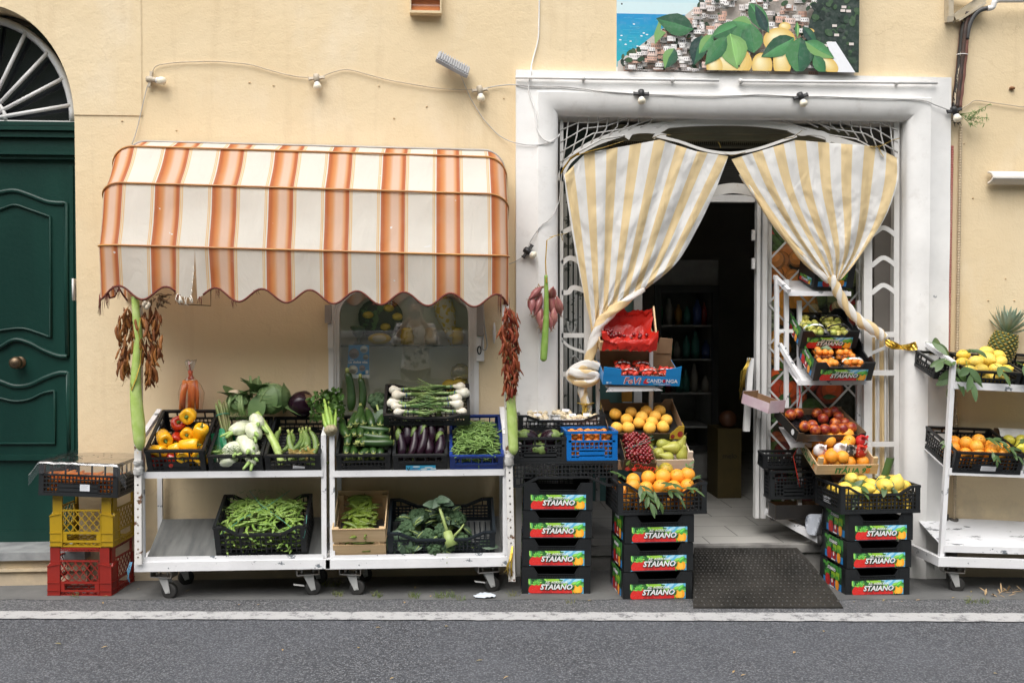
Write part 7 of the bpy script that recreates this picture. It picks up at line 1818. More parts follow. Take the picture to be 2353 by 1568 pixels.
# ---- stack of eggplants and mushrooms
for x, y, z, e in ((-.055, .06, .115, (60, -10, -60)), (.055, .065, .115, (70, 10, 60)), (-.05, .05, .055, (80, 0, 60)), (.03, .05, .055, (80, 0, -50)), (.02, .14, .075, (40, 0, 20))): item('round_eggplant', me_raub, T_aub, (x, y, z), E(*e), .95, 'glossy round eggplant in the grey black crate', 'eggplant', 'round eggplants on the crate stack')
heap(T_blu, -w_blu/2+.01, w_blu/2-.01, .012, .225, .01, .022, 4, me_apr, 'apricot', 'apricot under film in the bright blue crate', 'apricot', 'apricots in the bright blue crate')
b = B(); b.grid(24, 18, lambda u, v: Vector(((u-.5)*(w_blu-.03), .01+.21*v, .145+.012*noise.noise(Vector((u*7, v*7, 0))))), True); tag(b.build('plastic_film', m_film, None, T_blu), 'clear film over the apricots in the bright blue crate', 'film')
def mushroom_mesh():
 b = B(); b.lathe([(0, -.018), (.009, -.018), (.009, -.006), (.016, -.006), (.0195, 0), (.018, .008), (.011, .014), (0, .016)], 14); return b.mesh('mushroom', m_mush)
me_mush = mushroom_mesh()
def punnet(name, label, T, w, d, h, mat, cat='punnet', group=None, ridge=0):
 b = B(); t = .0015; wb, db = w*.86, d*.86
 def ring(W_, D_, z): 
  n = 28; out = []
  for k in range(n):
   a = 2*pi*(k+.5)/n; c, s = cos(a), sin(a); e = .35; rr = (1+ridge*(k % 2))
   out.append(Vector((W_/2*math.copysign(abs(c)**e, c)*rr, D_/2*math.copysign(abs(s)**e, s)*rr, z)))
  return out
 rs = [ring(wb, db, .001), ring(w, d, h), ring(w*1.06, d*1.06, h+.001), ring(w*1.06, d*1.06, h-.002)]; n = 28
 b.add([p for r_ in rs for p in r_], [(i*n+k, i*n+(k+1) % n, (i+1)*n+(k+1) % n, (i+1)*n+k) for i in range(3) for k in range(n)]+[tuple(range(n))], True)
 r = thing(name, label, cat, T, group); b.build('tub', mat, r); return r
for x, y, lb in ((-.135, .04, 'white mushroom tray at the pole end of the shallow crate'), (-.13, .12, 'white mushroom tray at the back by the gourd'), (.01, .115, 'white mushroom tray at the back of the shallow crate'), (.055, .035, 'white mushroom tray at the front above the blue crate'), (.15, .04, 'white mushroom tray nearest the cherry box')):
 Tm = T_mus @ Matrix.Translation((x, y, .03+.012*(y > .1))); r = punnet('mushroom_tray', lb, Tm, .125, .075, .03, m_tray, 'tray', 'white trays of mushrooms', .02)
 for i in range(8): item('mushroom', me_mush, Tm, (-.042+.028*(i % 4)+U(-.003, .003), -.018+.034*(i//4)+U(-.004, .004), .030+U(0, .008)), E(U(-50, 50), U(-50, 50), 0), 1, 'cream mushroom in a white tray', 'mushroom', 'cream mushrooms in white trays')
 A = Art(0); A.rect(-.02, -.012, .02, .012, (.75, .75, .77)); A.rect(-.015, .0, .012, .002, (.3, .3, .3)); A.rect(-.015, -.005, .008, -.003, (.3, .3, .3), False); A.build('price_label', PR, r, T3((U(-.03, .03), -.02, .052), rx=-60, rz=U(-15, 15)))
# ---- oranges in leaf
OL, OG = 'orange among leaves in the grey black crate', 'oranges in the grey black crate'
heap(T_or, -w_or/2+.012, w_or/2-.012, .012, .32, .008, .038, 2, me_orange, 'orange', OL, 'orange', OG)
for x, y, z, s in ((-.15, .05, .145, .040), (-.075, .06, .132, .038), (.0, .05, .138, .040), (.075, .055, .13, .042), (.15, .06, .14, .038), (-.13, .13, .165, .037), (-.045, .135, .175, .040), (.03, .115, .182, .043), (.11, .12, .18, .042), (.17, .13, .187, .042), (-.01, .19, .20, .041), (.065, .19, .205, .042)): item('orange', me_orange2 if y == .19 else me_orange, T_or, (x, y, z), up(.9), s, OL, 'orange', OG)
LL = 'twig of green citrus leaves lying among oranges in the grey black crate'
for x, y, z, d, n, L in ((-.13, .02, .18, (.2, -.6, -.4), 4, .075), (-.10, .0, .16, (.1, -.5, -.8), 3, .075), (-.06, .01, .15, (.5, -.4, -.5), 3, .07), (.0, .0, .135, (.8, -.3, -.1), 3, .07), (.10, .0, .14, (.5, -.3, .1), 3, .055), (.15, .03, .16, (.2, -.3, .4), 2, .05), (.15, .12, .215, (.5, 0, .6), 2, .045), (-.19, .03, .19, (-.3, -.3, .4), 3, .045), (.05, .02, .15, (-.3, -.5, .3), 3, .06)): twig(T_or, (x, y, z), d, n, L, LL, L*.30, 'leaf twigs in the orange crate')
# ---- cherries, pears, peaches
heap(T_chb, -w_chb/2+.008, w_chb/2-.008, .008, .235, .035, .0105, 4, [me_cherry, me_cherry2, me_cherry2], 'cherry', 'dark red cherry in the black cherry box', 'cherry', 'cherries in the black cardboard box', rrot, .25, .03, 0, .3, .12)
b = B(); w = w_chb; b.tube([Vector((-w*.5, .06, .10)), Vector((0, .10, .115)), Vector((w*.5, .17, .125))], .0011, 4); b.tube([Vector((-w*.5, .03, .09)), Vector((0, .12, .116)), Vector((w*.5, .20, .13))], .0011, 4); tag(b.build('string', M('green_string', (.10, .40, .32), .6), None, T_chb), 'thin green string stretched over the cherry box', 'string')
PG = 'green conference pears in the white poplar crate'
for x, y, z, e, s in ((.02, .20, .075, (0, 80, 10), .034), (.12, .215, .075, (0, -80, 25), .034), (.08, .15, .08, (0, 86, -5), .036), (.13, .085, .085, (0, -84, 12), .038), (-.01, .10, .07, (0, 150, 50), .034), (.045, .065, .065, (10, 175, 10), .033), (.09, .04, .05, (0, -70, 0), .032), (-.05, .14, .08, (5, 170, 0), .036), (.17, .05, .06, (0, 10, 0), .034), (.18, .15, .07, (0, 20, 0), .034)): item('pear', me_pear, T_pear, (x+.02, y, z), E(*e), s, 'green conference pear lying in the white poplar crate', 'pear', PG)
QL, QG = 'yellow peach in the black and yellow box', 'yellow peaches in the cardboard box'
for i, (x, y) in enumerate(((-.155, .05), (-.14, .20), (-.085, .135), (-.045, .22), (.045, .23), (.125, .235), (.005, .16), (.085, .17), (-.02, .10), (.055, .105), (.145, .13), (.03, .045), (.11, .055), (-.09, .05))): item('yellow_peach', me_peach, T_pch, (x, y, .048), E(U(-60, 20), U(-30, 30), U(0, 360)), U(.0345, .0375), QL, 'peach', QG)
# ---- strawberries and the red paper box
SG = 'strawberries in banded punnets'
for k, (x, y, lb) in enumerate(((-.065, .055, 'strawberry punnet with printed band at the front by the red lettering'), (.045, .055, 'strawberry punnet with printed band at the middle front'), (.15, .065, 'strawberry punnet with printed band at the box corner'), (-.085, .165, 'strawberry punnet with printed band behind the red lettering'), (.025, .165, 'strawberry punnet with printed band at the middle back'))):
 Tm = T_str @ T3((x, y, .012), rz=-14 if k == 2 else 0); r = punnet('strawberry_punnet', lb, Tm, .098, .098, .05, m_tub, 'punnet', 'clear strawberry punnets')
 for i in range(12):
  a, e = i % 3, i//3; item('strawberry', me_strb, Tm, (-.030+.030*a+U(-.004, .004), -.034+.023*e+U(-.003, .003), .043+U(0, .012)), rrot(), U(.0155, .019), 'red strawberry in a banded punnet', 'strawberry', SG)
 for i in range(4): item('strawberry', me_strb, Tm, (-.033+.022*i, -.038, .02), rrot(), .015, 'red strawberry in a banded punnet', 'strawberry', SG)
 b = B(); b.grid(14, 2, lambda u, v: Vector(((u-.5)*.104, -.028+.018*v-.012*sin(pi*u), .046+.030*sin(pi*u)**.6)), True); b.build('paper_band', m_cardblack, r)
 b = B(); 
 for u0, u1, v0, v1 in ((.12, .88, .04, .10), (.12, .88, .90, .96), (.22, .36, .3, .75), (.46, .60, .4, .65), (.70, .86, .3, .75)): b.grid(6, 1, lambda u, v, a=u0, c=u1, p=v0, q=v1: (lambda U_, V_: Vector(((U_-.5)*.1045, -.0285+.018*V_-.012*sin(pi*U_), .0468+.030*sin(pi*U_)**.6)))(a+(c-a)*u, p+(q-p)*v), True)
 b.build('band_print', m_white_ink, r)
def redpaper():
 b = B(); w = w_chp
 prof = [(-.02, .015), (-.018, .06), (-.004, .075), (.03, .055), (.055, .028), (.10, .022), (.16, .03), (.195, .07), (.21, .13), (.205, .165)]
 def f(u, v):
  t = v*(len(prof)-1); i = min(int(t), len(prof)-2); a = t-i; y = prof[i][0]+(prof[i+1][0]-prof[i][0])*a; z = prof[i][1]+(prof[i+1][1]-prof[i][1])*a
  x = (u-.5)*(w-.02); e = max(0, abs(u-.5)-.36)/.14; z += e*.055*(1 if v < .85 else .2)*min(1, v*5); n = noise.noise(Vector((x*22, v*9, 1)))*.020+noise.noise(Vector((x*60, v*22, 4)))*.008
  return Vector((x+n*.6, y+n*.5, z+n))
 b.grid(50, 50, f, False); tag(b.build('red_paper', M('red_tissue', (.50, .018, .008), .38, (.42, .012, .006), 9, .2, 60), None, T_chp), 'crumpled red tissue paper lining the wooden cherry box', 'paper')
redpaper()
for i in range(26): item('dark_cherry', [me_cherry, me_cherry2, me_cherry2], T_chp, (-.09+U(-.035, .05) if i < 15 else U(-.05, .12), .09+U(-.025, .04), .045+(.02 if i < 9 else 0)+U(0, .008)), rrot(), .0115, 'nearly black cherry on the red tissue paper', 'cherry', 'dark cherries in the red paper')
b = B(); b.bar(T_chp @ Vector((w_chp/2-.004, .02, .06)), T_chp @ Vector((w_chp/2-.004, .20, .19)), .02, .008, (1, 0, 0)); tag(b.build('wooden_lath', m_wood), 'pale wooden lath leaning along the red paper box', 'lath')
# ---- nectarines, Italian oranges, lemons, punnets on the stepped rack
NL, NG = 'red and yellow nectarine in the glossy black tray', 'nectarines in the cardboard box'
for x, y in ((-.155, .215), (-.095, .235), (.03, .235), (.10, .24), (.155, .255), (.035, .17), (.085, .115), (.15, .19), (-.135, .08), (-.08, .09), (-.09, .04), (-.025, .045), (.04, .05), (.10, .055), (.16, .065), (.15, .12)): item('nectarine', me_nec, T_nec, (x, y+.005, .05), rrot(), U(.032, .035), NL, 'nectarine', NG)
IL, IG = 'orange in the pale crate with green lettering', 'oranges in the lettered wooden crate'
for x, y, z in ((-.12, .07, .045), (-.05, .06, .045), (.03, .055, .045), (.11, .06, .045), (-.12, .15, .05), (-.04, .14, .05), (.04, .14, .05), (.11, .15, .05), (-.1, .23, .05), (-.02, .22, .05), (.06, .22, .05), (.12, .23, .05)): item('orange', me_orange, T_ita, (x, y, z), up(1), .036, IL, 'orange', IG)
for x, y, z, s in ((-.055, .185, .115, .041), (.0, .215, .12, .038), (.065, .225, .125, .041), (.03, .14, .105, .036), (-.085, .05, .09, .039), (-.02, .05, .085, .037), (.055, .165, .12, .037), (-.10, .215, .11, .036)): item('orange', me_orange, T_ita, (x, y, z), up(1), s, IL, 'orange', IG)
def wrapped(p, mats, label, lo, scale_):
 b = B(); b.ball(.038, (0, 0, 0), 18, 12, fn=lambda q: q*(1+.05*noise.noise(q*4)+.03*noise.noise(q*9))); b.leaf((0, -.02, .034), (.2, -.6, .5), (0, 0, 1), .035, .04, .2, .6, 4); b.leaf((0, -.02, .034), (-.6, -.3, .5), (0, 0, 1), .03, .04, .2, .6, 4)
 tag(b.build('wrapped_orange', M('tissue_'+label.split()[0], mats[0], .45, mats[1], scale_, .3, 60, lo=lo, hi=lo+.03), None, T_ita @ Matrix.Translation(p)), label, 'orange')
wrapped((.135, .175, .11), ((.50, .02, .02), (.75, .70, .68)), 'red tissue wrapped orange at the corner of the lettered crate', .58, 22)
wrapped((.095, .085, .10), ((.52, .03, .015), (.72, .50, .34)), 'scarlet tissue wrapped orange with a pale emblem at the front', .56, 30)
wrapped((-.015, .105, .10), ((.72, .68, .67), (.08, .07, .06)), 'white and black tissue wrapped orange in the lettered crate', .6, 26)
wrapped((.04, .095, .095), ((.05, .045, .04), (.62, .58, .5)), 'black printed tissue wrapped orange in the lettered crate', .52, 30)
wrapped((-.125, .12, .085), ((.72, .66, .64), (.55, .04, .03)), 'pale tissue wrapped orange against the crate end', .58, 24)
ML, MG = 'knobbly yellow lemon in the grey black crate', 'lemons in the crate by the ramp'
heap(T_lem, -w_lem/2+.012, w_lem/2-.012, .012, .33, .008, .034, 2, me_lemon, 'lemon', ML, 'lemon', MG, rrot)
for x, y, z, s, e in ((-.09, .17, .165, .038, (80, 20, 0)), (-.16, .10, .13, .033, (90, 0, 60)), (-.05, .045, .13, .036, (70, 80, 0)), (.045, .05, .145, .042, (80, 60, 20)), (.115, .055, .15, .046, (10, 15, 0)), (.17, .08, .135, .036, (90, 0, 70)), (.0, .12, .14, .036, (90, 0, 20)), (.09, .14, .155, .036, (90, 30, 60)), (-.02, .2, .15, .036, (90, 0, 90)), (-.12, .05, .11, .035, (90, 0, 80)), (.15, .17, .15, .036, (90, 30, 0))): item('lemon', me_lemon, T_lem, (x, y, z), E(*e), s, ML, 'lemon', MG)
for x, y, z, d, n, L in ((-.15, .17, .17, (.4, -.4, -.1), 4, .07), (-.02, .12, .185, (-.4, -.5, -.2), 4, .085), (.03, .13, .19, (.3, -.6, -.2), 3, .08), (.10, .12, .2, (-.2, -.5, -.1), 3, .085), (-.05, .1, .17, (-.5, -.5, -.3), 3, .07)): twig(T_lem, (x, y, z), d, n, L, 'twig of lemon leaves over the lemons by the ramp', L*.42, 'lemon leaf twigs by the ramp')
b = B(); b.grid(6, 10, lambda u, v: Vector((.095+.05*(u-.5)+.02*v, .14-.02*v, .19+.10*v))+Vector((0, -.025*(1-4*(u-.5)**2), 0)), True); tag(b.build('lemon_leaf', m_green_leaf, None, T_lem), 'single big curled lemon leaf standing above the lemons', 'leaf')
def fruit_punnet(T, me, s, n, lab, lb, cat, grp, band, w=.12, d=.10):
 r = punnet('fruit_punnet', lab, T, w, d, .055, m_tub, 'punnet', None)
 for i in range(n): item(cat.replace(' ', '_'), me, T, (-.036+.036*(i % 3)+U(-.005, .005), -.028+.030*(i//3 % 3)+U(-.004, .004), .03+.026*(i//9)+U(0, .012)), rrot(), s*U(.9, 1.05), lb, cat, grp)
 if band:
  b = B(); b.grid(14, 2, lambda u, v: Vector(((u-.5)*w*1.05, -.01+.016*v-.02*sin(pi*u), .05+.040*sin(pi*u)**.6)), True)
  b.build('paper_band', m_cardblack if band == 'k' else M('white_band', (.75, .75, .74), .5, (.03, .25, .10), 40, lo=.58, hi=.6), r)
a_ = 'apricot in a clear punnet on the stepped rack'; g_ = 'apricots in clear punnets'
fruit_punnet(T_apr @ T3((-.07, .185, .03), rz=6), me_apr, .020, 13, 'apricot punnet with a leaf at the back of the printed crate', a_, 'apricot', g_, None)
fruit_punnet(T_apr @ T3((.065, .185, .03), rz=-4), me_apr, .020, 11, 'apricot punnet at the back by the iron gate', a_, 'apricot', g_, None)
fruit_punnet(T_apr @ T3((-.075, .075, .03), rz=4), me_apr, .021, 12, 'apricot punnet at the front by the printed crate side', a_, 'apricot', g_, None)
fruit_punnet(T_apr @ T3((.075, .075, .03), rz=-6), me_apr, .021, 12, 'apricot punnet at the front with a white and green band', a_, 'apricot', g_, 'w')
p_ = 'pale pear in a clear punnet on the stepped rack'; h_ = 'pale pears in clear punnets'
for x, y, bd, lb in ((-.075, .18, None, 'pear punnet at the back under the lattice'), (.07, .18, 'k', 'pear punnet at the back with a black band'), (-.075, .08, 'w', 'pear punnet at the front with a white and green band'), (.07, .08, 'k', 'pear punnet at the front with a black band')): fruit_punnet(T_prc @ T3((x, y, .04)), me_pear2, .020, 8, lb, p_, 'pear', h_, bd)
b = B(); b.leaf((-.08, .19, .105), (.5, -.3, .2), (0, -.5, 1), .06, .03, .3, .3, 6); b.leaf((-.08, .19, .105), (-.4, -.3, .1), (0, -.5, 1), .05, .03, .3, .3, 6); tag(b.build('apricot_leaf', m_green_leaf, None, T_apr), 'two green leaves lying on the apricot punnet', 'leaves')
b = B(); b.tube([P(1835, 880, -.02), P(1838, 910, -.05), P(1833, 935, -.05)], .004, 4, flat=.3); b.tube([P(1836, 1020, .0), P(1822, 1048, .0), P(1830, 1085, -.02), P(1837, 1118, -.02)], .008, 4, flat=.3); tag(b.build('red_ribbon', M('red_ribbon', (.45, .03, .015), .4)), 'red ribbon dangling from the stepped rack under the nectarines', 'ribbon')
b = B(); b.grid(8, 8, lambda u, v: P(1852+34*u+4*v, 1186+40*v-10*u*(1-v), -.05)+Vector((0, .03*sin(u*5+v*3), 0)), False); tag(b.build('card_piece', M('blue_white_card', (.42, .45, .5), .4)), 'piece of blue and white cardboard pushed between the rack and the crate stack', 'bag')  # stands for a piece of blue and white cardboard box
# ---- cart C
LC, LCG = 'yellow lemon heaped in front of the pineapple', 'lemons on the tall cart'
heap(T_lc2, -.145, .145, .012, .31, .006, .033, 1, me_lemon, 'lemon', LC, 'lemon', LCG, rrot)
for x, y, z, s, e in ((-.14, .04, .115, .036, (85, 0, 100)), (-.06, .05, .12, .038, (85, 0, 95)), (.04, .06, .125, .038, (80, 0, 70)), (.09, .045, .125, .036, (60, 0, 60)), (-.13, .13, .13, .036, (85, 0, 80)), (-.05, .13, .14, .040, (80, 30, 100)), (.03, .15, .155, .045, (85, 0, 20)), (.11, .14, .145, .038, (70, 0, 110)), (.06, .22, .175, .040, (85, 0, 90)), (.13, .21, .16, .038, (80, 30, 60)), (-.08, .22, .15, .036, (85, 0, 90)), (-.13, .07, .07, .034, (90, 0, 0))): item('lemon', me_lemon, T_lc2, (x*.95, y, z-.035), E(*e), s*.92, LC, 'lemon', LCG)
TL_, TG_ = 'twig of lemon leaves on the top shelf of the tall cart', 'lemon leaf twigs on the tall cart'
for x, y, z, d, n, L in ((-.17, .03, .14, (-.2, -.6, -.5), 3, .10), (-.19, .06, .13, (-.1, -.5, -.9), 3, .10), (-.2, .12, .12, (-.3, -.3, .1), 3, .08), (-.15, .12, .17, (.1, -.5, .3), 3, .07), (.0, .03, .13, (.3, -.6, -.2), 2, .075), (.12, .02, .15, (.6, -.5, -.1), 2, .10), (.22, .03, .15, (.6, -.3, .3), 3, .09), (.30, .03, .16, (.3, -.3, .3), 3, .09), (-.32, .22, .18, (.6, 0, .1), 2, .09)): twig(T_lc2, (x, y, z), d, n, L, TL_, L*.45, TG_)
for x in (-.06, .03, .1): item('lemon', me_lemon, T_lc3, (x, .1, .11), E(85, 0, 90*U(0, 1)), .037, 'yellow lemon in the crate cut by the picture edge', 'lemon', 'lemons in the cut off crate')
def pineapple():
 c = P(2303, 795, -.06); T = Matrix.Translation(c) @ E(6, 14, 0) @ S(1.12); r = thing('pineapple', 'ripe pineapple with grey green crown standing behind the lemons', 'pineapple', T)
 b = B(); R0, H = .066, .15
 prof = lambda v: R0*(.60+.42*sin(pi*(.12+.78*v))**.8)
 b.lathe([(0, -H/2)]+[(prof(k/10)*.96, -H/2+H*k/10) for k in range(11)]+[(0, H/2)], 20)
 for j in range(11):
  v = (j+.5)/11; z = -H/2+H*v; n = 13
  for k in range(n):
   a = 2*pi*(k+.5*(j % 2))/n; ro = prof(v); d = Vector((cos(a), sin(a), 0)); p = d*(ro-.001)+Vector((0, 0, z)); tq = d.cross(Vector((0, 0, 1)))
   w_, h_ = ro*.235, .0098; tip = p+d*.009+Vector((0, 0, .004))
   q = [p-tq*w_, p-Vector((0, 0, h_)), p+tq*w_, p+Vector((0, 0, h_))]; qi = [p+(x-p)*.55+d*.005 for x in q]
   b.cm = 0; o = b.add(q+qi+[tip], [(0, 1, 5, 4), (1, 2, 6, 5), (2, 3, 7, 6), (3, 0, 4, 7)], False); b.cm = 1; b.add(qi+[tip], [(0, 1, 4), (1, 2, 4), (2, 3, 4), (3, 0, 4)], False)
 b.build('fruit_body', [M('pineapple_green_edge', (.10, .125, .035), .6), M('pineapple_eye', (.52, .30, .07), .5, (.42, .36, .06), 30)], r)
 b = B()
 for k in range(58):
  a = k*2.4; t = k/58; d = Vector((cos(a)*(1.15-t*.9), sin(a)*(1.15-t*.9), .35+1.3*t)).normalized(); L = (.06+.075*math.sin(pi*min(1, .25+t*.75)))*1.0
  b.leaf(Vector((cos(a)*.016*(1-t), sin(a)*.016*(1-t), H/2-.004+.035*t)), d, Vector((-cos(a), -sin(a), .6)), L, .018, -.22 if t < .6 else .05, .5, 5)
 b.build('crown', m_pinel, r)
pineapple()
OC, OCG = 'orange in the tall backed crate on the middle shelf', 'oranges on the middle shelf'
heap(T_oc, -w_oc/2+.012, w_oc/2-.012, .012, .22, .008, .036, 2, me_orange, 'orange', OC, 'orange', OCG)
for x, y, z in ((-.13, .16, .115), (-.05, .07, .13), (-.09, .11, .135), (.0, .14, .14), (.05, .07, .125), (.12, .08, .12)): item('orange', me_orange, T_oc, (x, y, z), up(1), .037, OC, 'orange', OCG)
for x, y, z, d, n, L in ((-.02, .1, .17, (.4, -.4, .2), 3, .07), (.06, .06, .16, (.6, -.4, 0), 4, .07), (.15, .03, .15, (.3, -.3, .6), 3, .075), (-.17, .13, .14, (-.5, -.5, .1), 2, .06), (.0, .02, .14, (.5, -.5, -.2), 3, .05)): twig(T_oc, (x, y, z), d, n, L, 'leaf twig lying over the oranges on the middle shelf', L*.3, 'leaf twigs on the middle shelf')
heap(T_ap, -.14, .14, .012, .33, .02, .036, 2, me_apple, 'apple', 'yellow green apple in the white and green box', 'apple', 'apples in the white box', rrot)
# ---- string of lamps
def smooth3(pts, n=5):
 out = []
 for i in range(len(pts)-1):
  p0, p1, p2, p3 = pts[max(i-1, 0)], pts[i], pts[i+1], pts[min(i+2, len(pts)-1)]
  for k in range(n):
   t = k/n; out.append(.5*((2*p1)+(-p0+p2)*t+(2*p0-5*p1+4*p2-p3)*t*t+(-p0+3*p1-3*p2+p3)*t**3))
 return out+[pts[-1]]
SL = thing('lamp_string', 'string of frosted bulbs on a cable looping along the wall over awning and doorway', 'string lights')
def cable(pts, Y, mat, parent, r=.0032, name='cable'):
 b = B(); b.tube(smooth3([P(x, y, Y if len(p) < 1 else p[0]) for x, y, *p in pts]), r, 6); return b.build(name, mat, parent)
def lamp(x, y, bx, by, Y, dark):
 c = P(x, y, Y-.02); e = P(bx, by, Y-.035); d = (e-c).normalized(); T = Matrix.Translation(c) @ quat_dir(d); L = (e-c).length
 b = B(); b.lathe([(.017, -.022), (.019, -.01), (.019, .008), (.015, .012), (.016, .03), (.015, L*.55)], 12); k = d.cross(Vector((0, 1, 0))).normalized(); 
 Ti = T.inverted(); q = [Ti @ (c+k*s) for s in (-.042, .042)]; b.bar(q[0], q[1], .016, .014, (0, 0, 1)); b.bar(q[0]*1.0+Vector((0, 0, -.012)), q[0]+Vector((0, 0, .010)), .007, .007, (1, 0, 0)); b.bar(q[1]+Vector((0, 0, -.012)), q[1]+Vector((0, 0, .010)), .007, .007, (1, 0, 0))
 h = b.build('bulb_holder', m_blackp if dark else m_creamp, SL, T)
 b = B(); b.lathe([(.012, L*.5), (.0165, L*.58), (.0185, L*.72)], 14); b.cm = 1; b.lathe([(.0185, L*.72), (.0225, L*.9), (.0235, L*1.05), (.0205, L*1.24), (.012, L*1.36), (0, L*1.40)], 16); b.build('bulb', [m_bulbw, m_bulb], h)
cable([(303, 332, -.02), (315, 295), (328, 240), (337, 203), (344, 186)], -.015, m_gcable, SL, .0025)
cable([(346, 178), (352, 160), (361, 151), (385, 146), (417, 143), (455, 142), (491, 141), (535, 144), (576, 149), (615, 160), (656, 171), (690, 177), (712, 178)], -.015, m_cable, SL)
cable([(742, 175), (765, 166), (790, 160), (815, 163), (847, 172), (890, 183), (931, 191), (999, 202), (1050, 206), (1088, 206)], -.015, m_cable, SL)
cable([(1116, 203), (1140, 198), (1171, 195, -.03), (1192, 196, -.06), (1219, 199, -.06), (1260, 200, -.06), (1293, 200, -.06), (1340, 205, -.06), (1377, 210, -.06), (1420, 213, -.065), (1460, 216, -.065)], -.015, m_gcable, SL)
cable([(1489, 217), (1550, 220), (1617, 222), (1670, 221), (1740, 218), (1790, 220), (1826, 222)], -.066, m_gcable, SL)
cable([(1853, 222), (1890, 222), (1940, 224), (1995, 226), (2060, 228), (2120, 231), (2150, 242, -.07), (2182, 254, -.07)], -.066, m_gcable, SL)
cable([(2204, 253, -.04), (2225, 240), (2242, 231), (2287, 237), (2330, 243), (2360, 246), (2500, 249)], -.015, m_cable, SL)
for a in ((346, 183, 371, 186, -.005, 0), (727, 180, 729, 199, -.005, 0), (1102, 207, 1105, 226, -.005, 0), (1473, 216, 1474, 232, -.055, 1), (1839, 222, 1846, 238, -.055, 1), (2192, 254, 2199, 272, -.055, 1), (1212, 577, 1225, 586, -.055, 1)): lamp(*a)
cable([(1168, 607, -.03), (1185, 600), (1200, 590), (1210, 582)], -.06, m_gcable, SL, .0022); cable([(1213, 570), (1219, 553), (1232, 533), (1245, 517), (1258, 508), (1270, 494), (1278, 478, -.03), (1285, 458, .0), (1288, 420, .02), (1292, 390, .02)], -.066, m_gcable, SL, .0028)
o = bpy.data.objects
wc = thing('house_cable', 'white cable running down over the portal corner to the gate', 'cable')
cable([(1239, -30), (1238, 40), (1236, 90), (1226, 130), (1221, 150, -.03), (1219, 170, -.06), (1214, 200, -.06), (1220, 228, -.06), (1229, 254, -.065), (1232, 280, -.065), (1235, 300, -.065), (1250, 321, -.07), (1267, 326, -.05), (1279, 318, -.01), (1285, 308, .02)], -.01, m_white, wc, .004)
# floodlight and its lead
FL = thing('floodlight', 'grey finned floodlight tilted on the wall above the awning', 'lamp'); c = P(1041, 147, -.09); T = Matrix.Translation(c) @ E(-52, 25, 10) 
b = B(); b.box(-.098, .098, -.004, .014, -.06, .06); 
for k in range(13): x = -.088+.176*k/12; b.box(x-.003, x+.003, -.014, -.0042, -.055, .055)
b.build('lamp_housing', M('pale_grey_casting', (.42, .43, .45), .5), FL, T); b = B(); b.box(-.09, .09, .0145, .018, -.055, .055); b.build('lamp_glass', M('lamp_pane', (.4, .4, .4), .1), FL, T)
b = B(); b.bar(c+Vector((-.03, .01, 0)), c+Vector((-.02, .085, .03)), .03, .006); b.build('bracket', M('rusty_bracket', (.30, .07, .04), .7), FL)
cable([(1056, 168, -.07), (1063, 185), (1072, 206), (1082, 228), (1094, 248), (1108, 270), (1125, 290), (1145, 310), (1166, 322, -.03), (1183, 328, -.06), (1210, 333, -.06), (1237, 333, -.06), (1262, 327, -.06), (1282, 315, -.01)], -.012, m_gcable, FL, .0025, 'lead')
# outlet hood over the awning
b = B(); a, c = P(941, 29, -.06), P(1014, 29, -.06); z1 = P(941, -25, -.06).z
b.box(a.x, c.x, -.06, -.0005, z1-.02, z1+.02); b.box(a.x, c.x, -.06, -.0005, a.z, a.z+.014); b.box(a.x, a.x+.008, -.06, -.0005, a.z+.0145, z1-.0205); b.box(c.x-.008, c.x, -.06, -.0005, a.z+.0145, z1-.0205); b.cm = 1
b.grid(12, 6, lambda u, v: Vector((a.x+.009+(c.x-a.x-.018)*u, -.05+.035*sin(pi*v), a.z+.015+(z1-a.z-.036)*v)), True)
tag(b.build('terracotta_vent', [m_wall, M('glazed_terracotta', (.42, .15, .05), .3, (.28, .09, .035), 9)]), 'glazed terracotta vent brick set in the wall above the awning', 'vent')
# rails over the door
for (x0, y0), (x1, y1), cl_, lb in (((1184, 178), (1651, 185), (1340, 1545), 'long white pipe rail on the portal above the bulbs'), ((1696, 186), (2153, 191), (1702, 2060), 'white pipe rail with an open end near the portal corner')):
 b = B(); b.tube([P(x0, y0, -.075), P(x1, y1, -.075)], .0085, 10)
 for x in cl_: p = P(x, y0+(y1-y0)*(x-x0)/(x1-x0), -.075); b.tube([p+Vector((-.009, 0, 0)), p+Vector((.009, 0, 0))], .0115, 10); b.bar(p+Vector((0, .008, -.02)), p+Vector((0, .02, .02)), .012, .006)
 tag(b.build('pipe_rail', m_white), lb, 'rail')
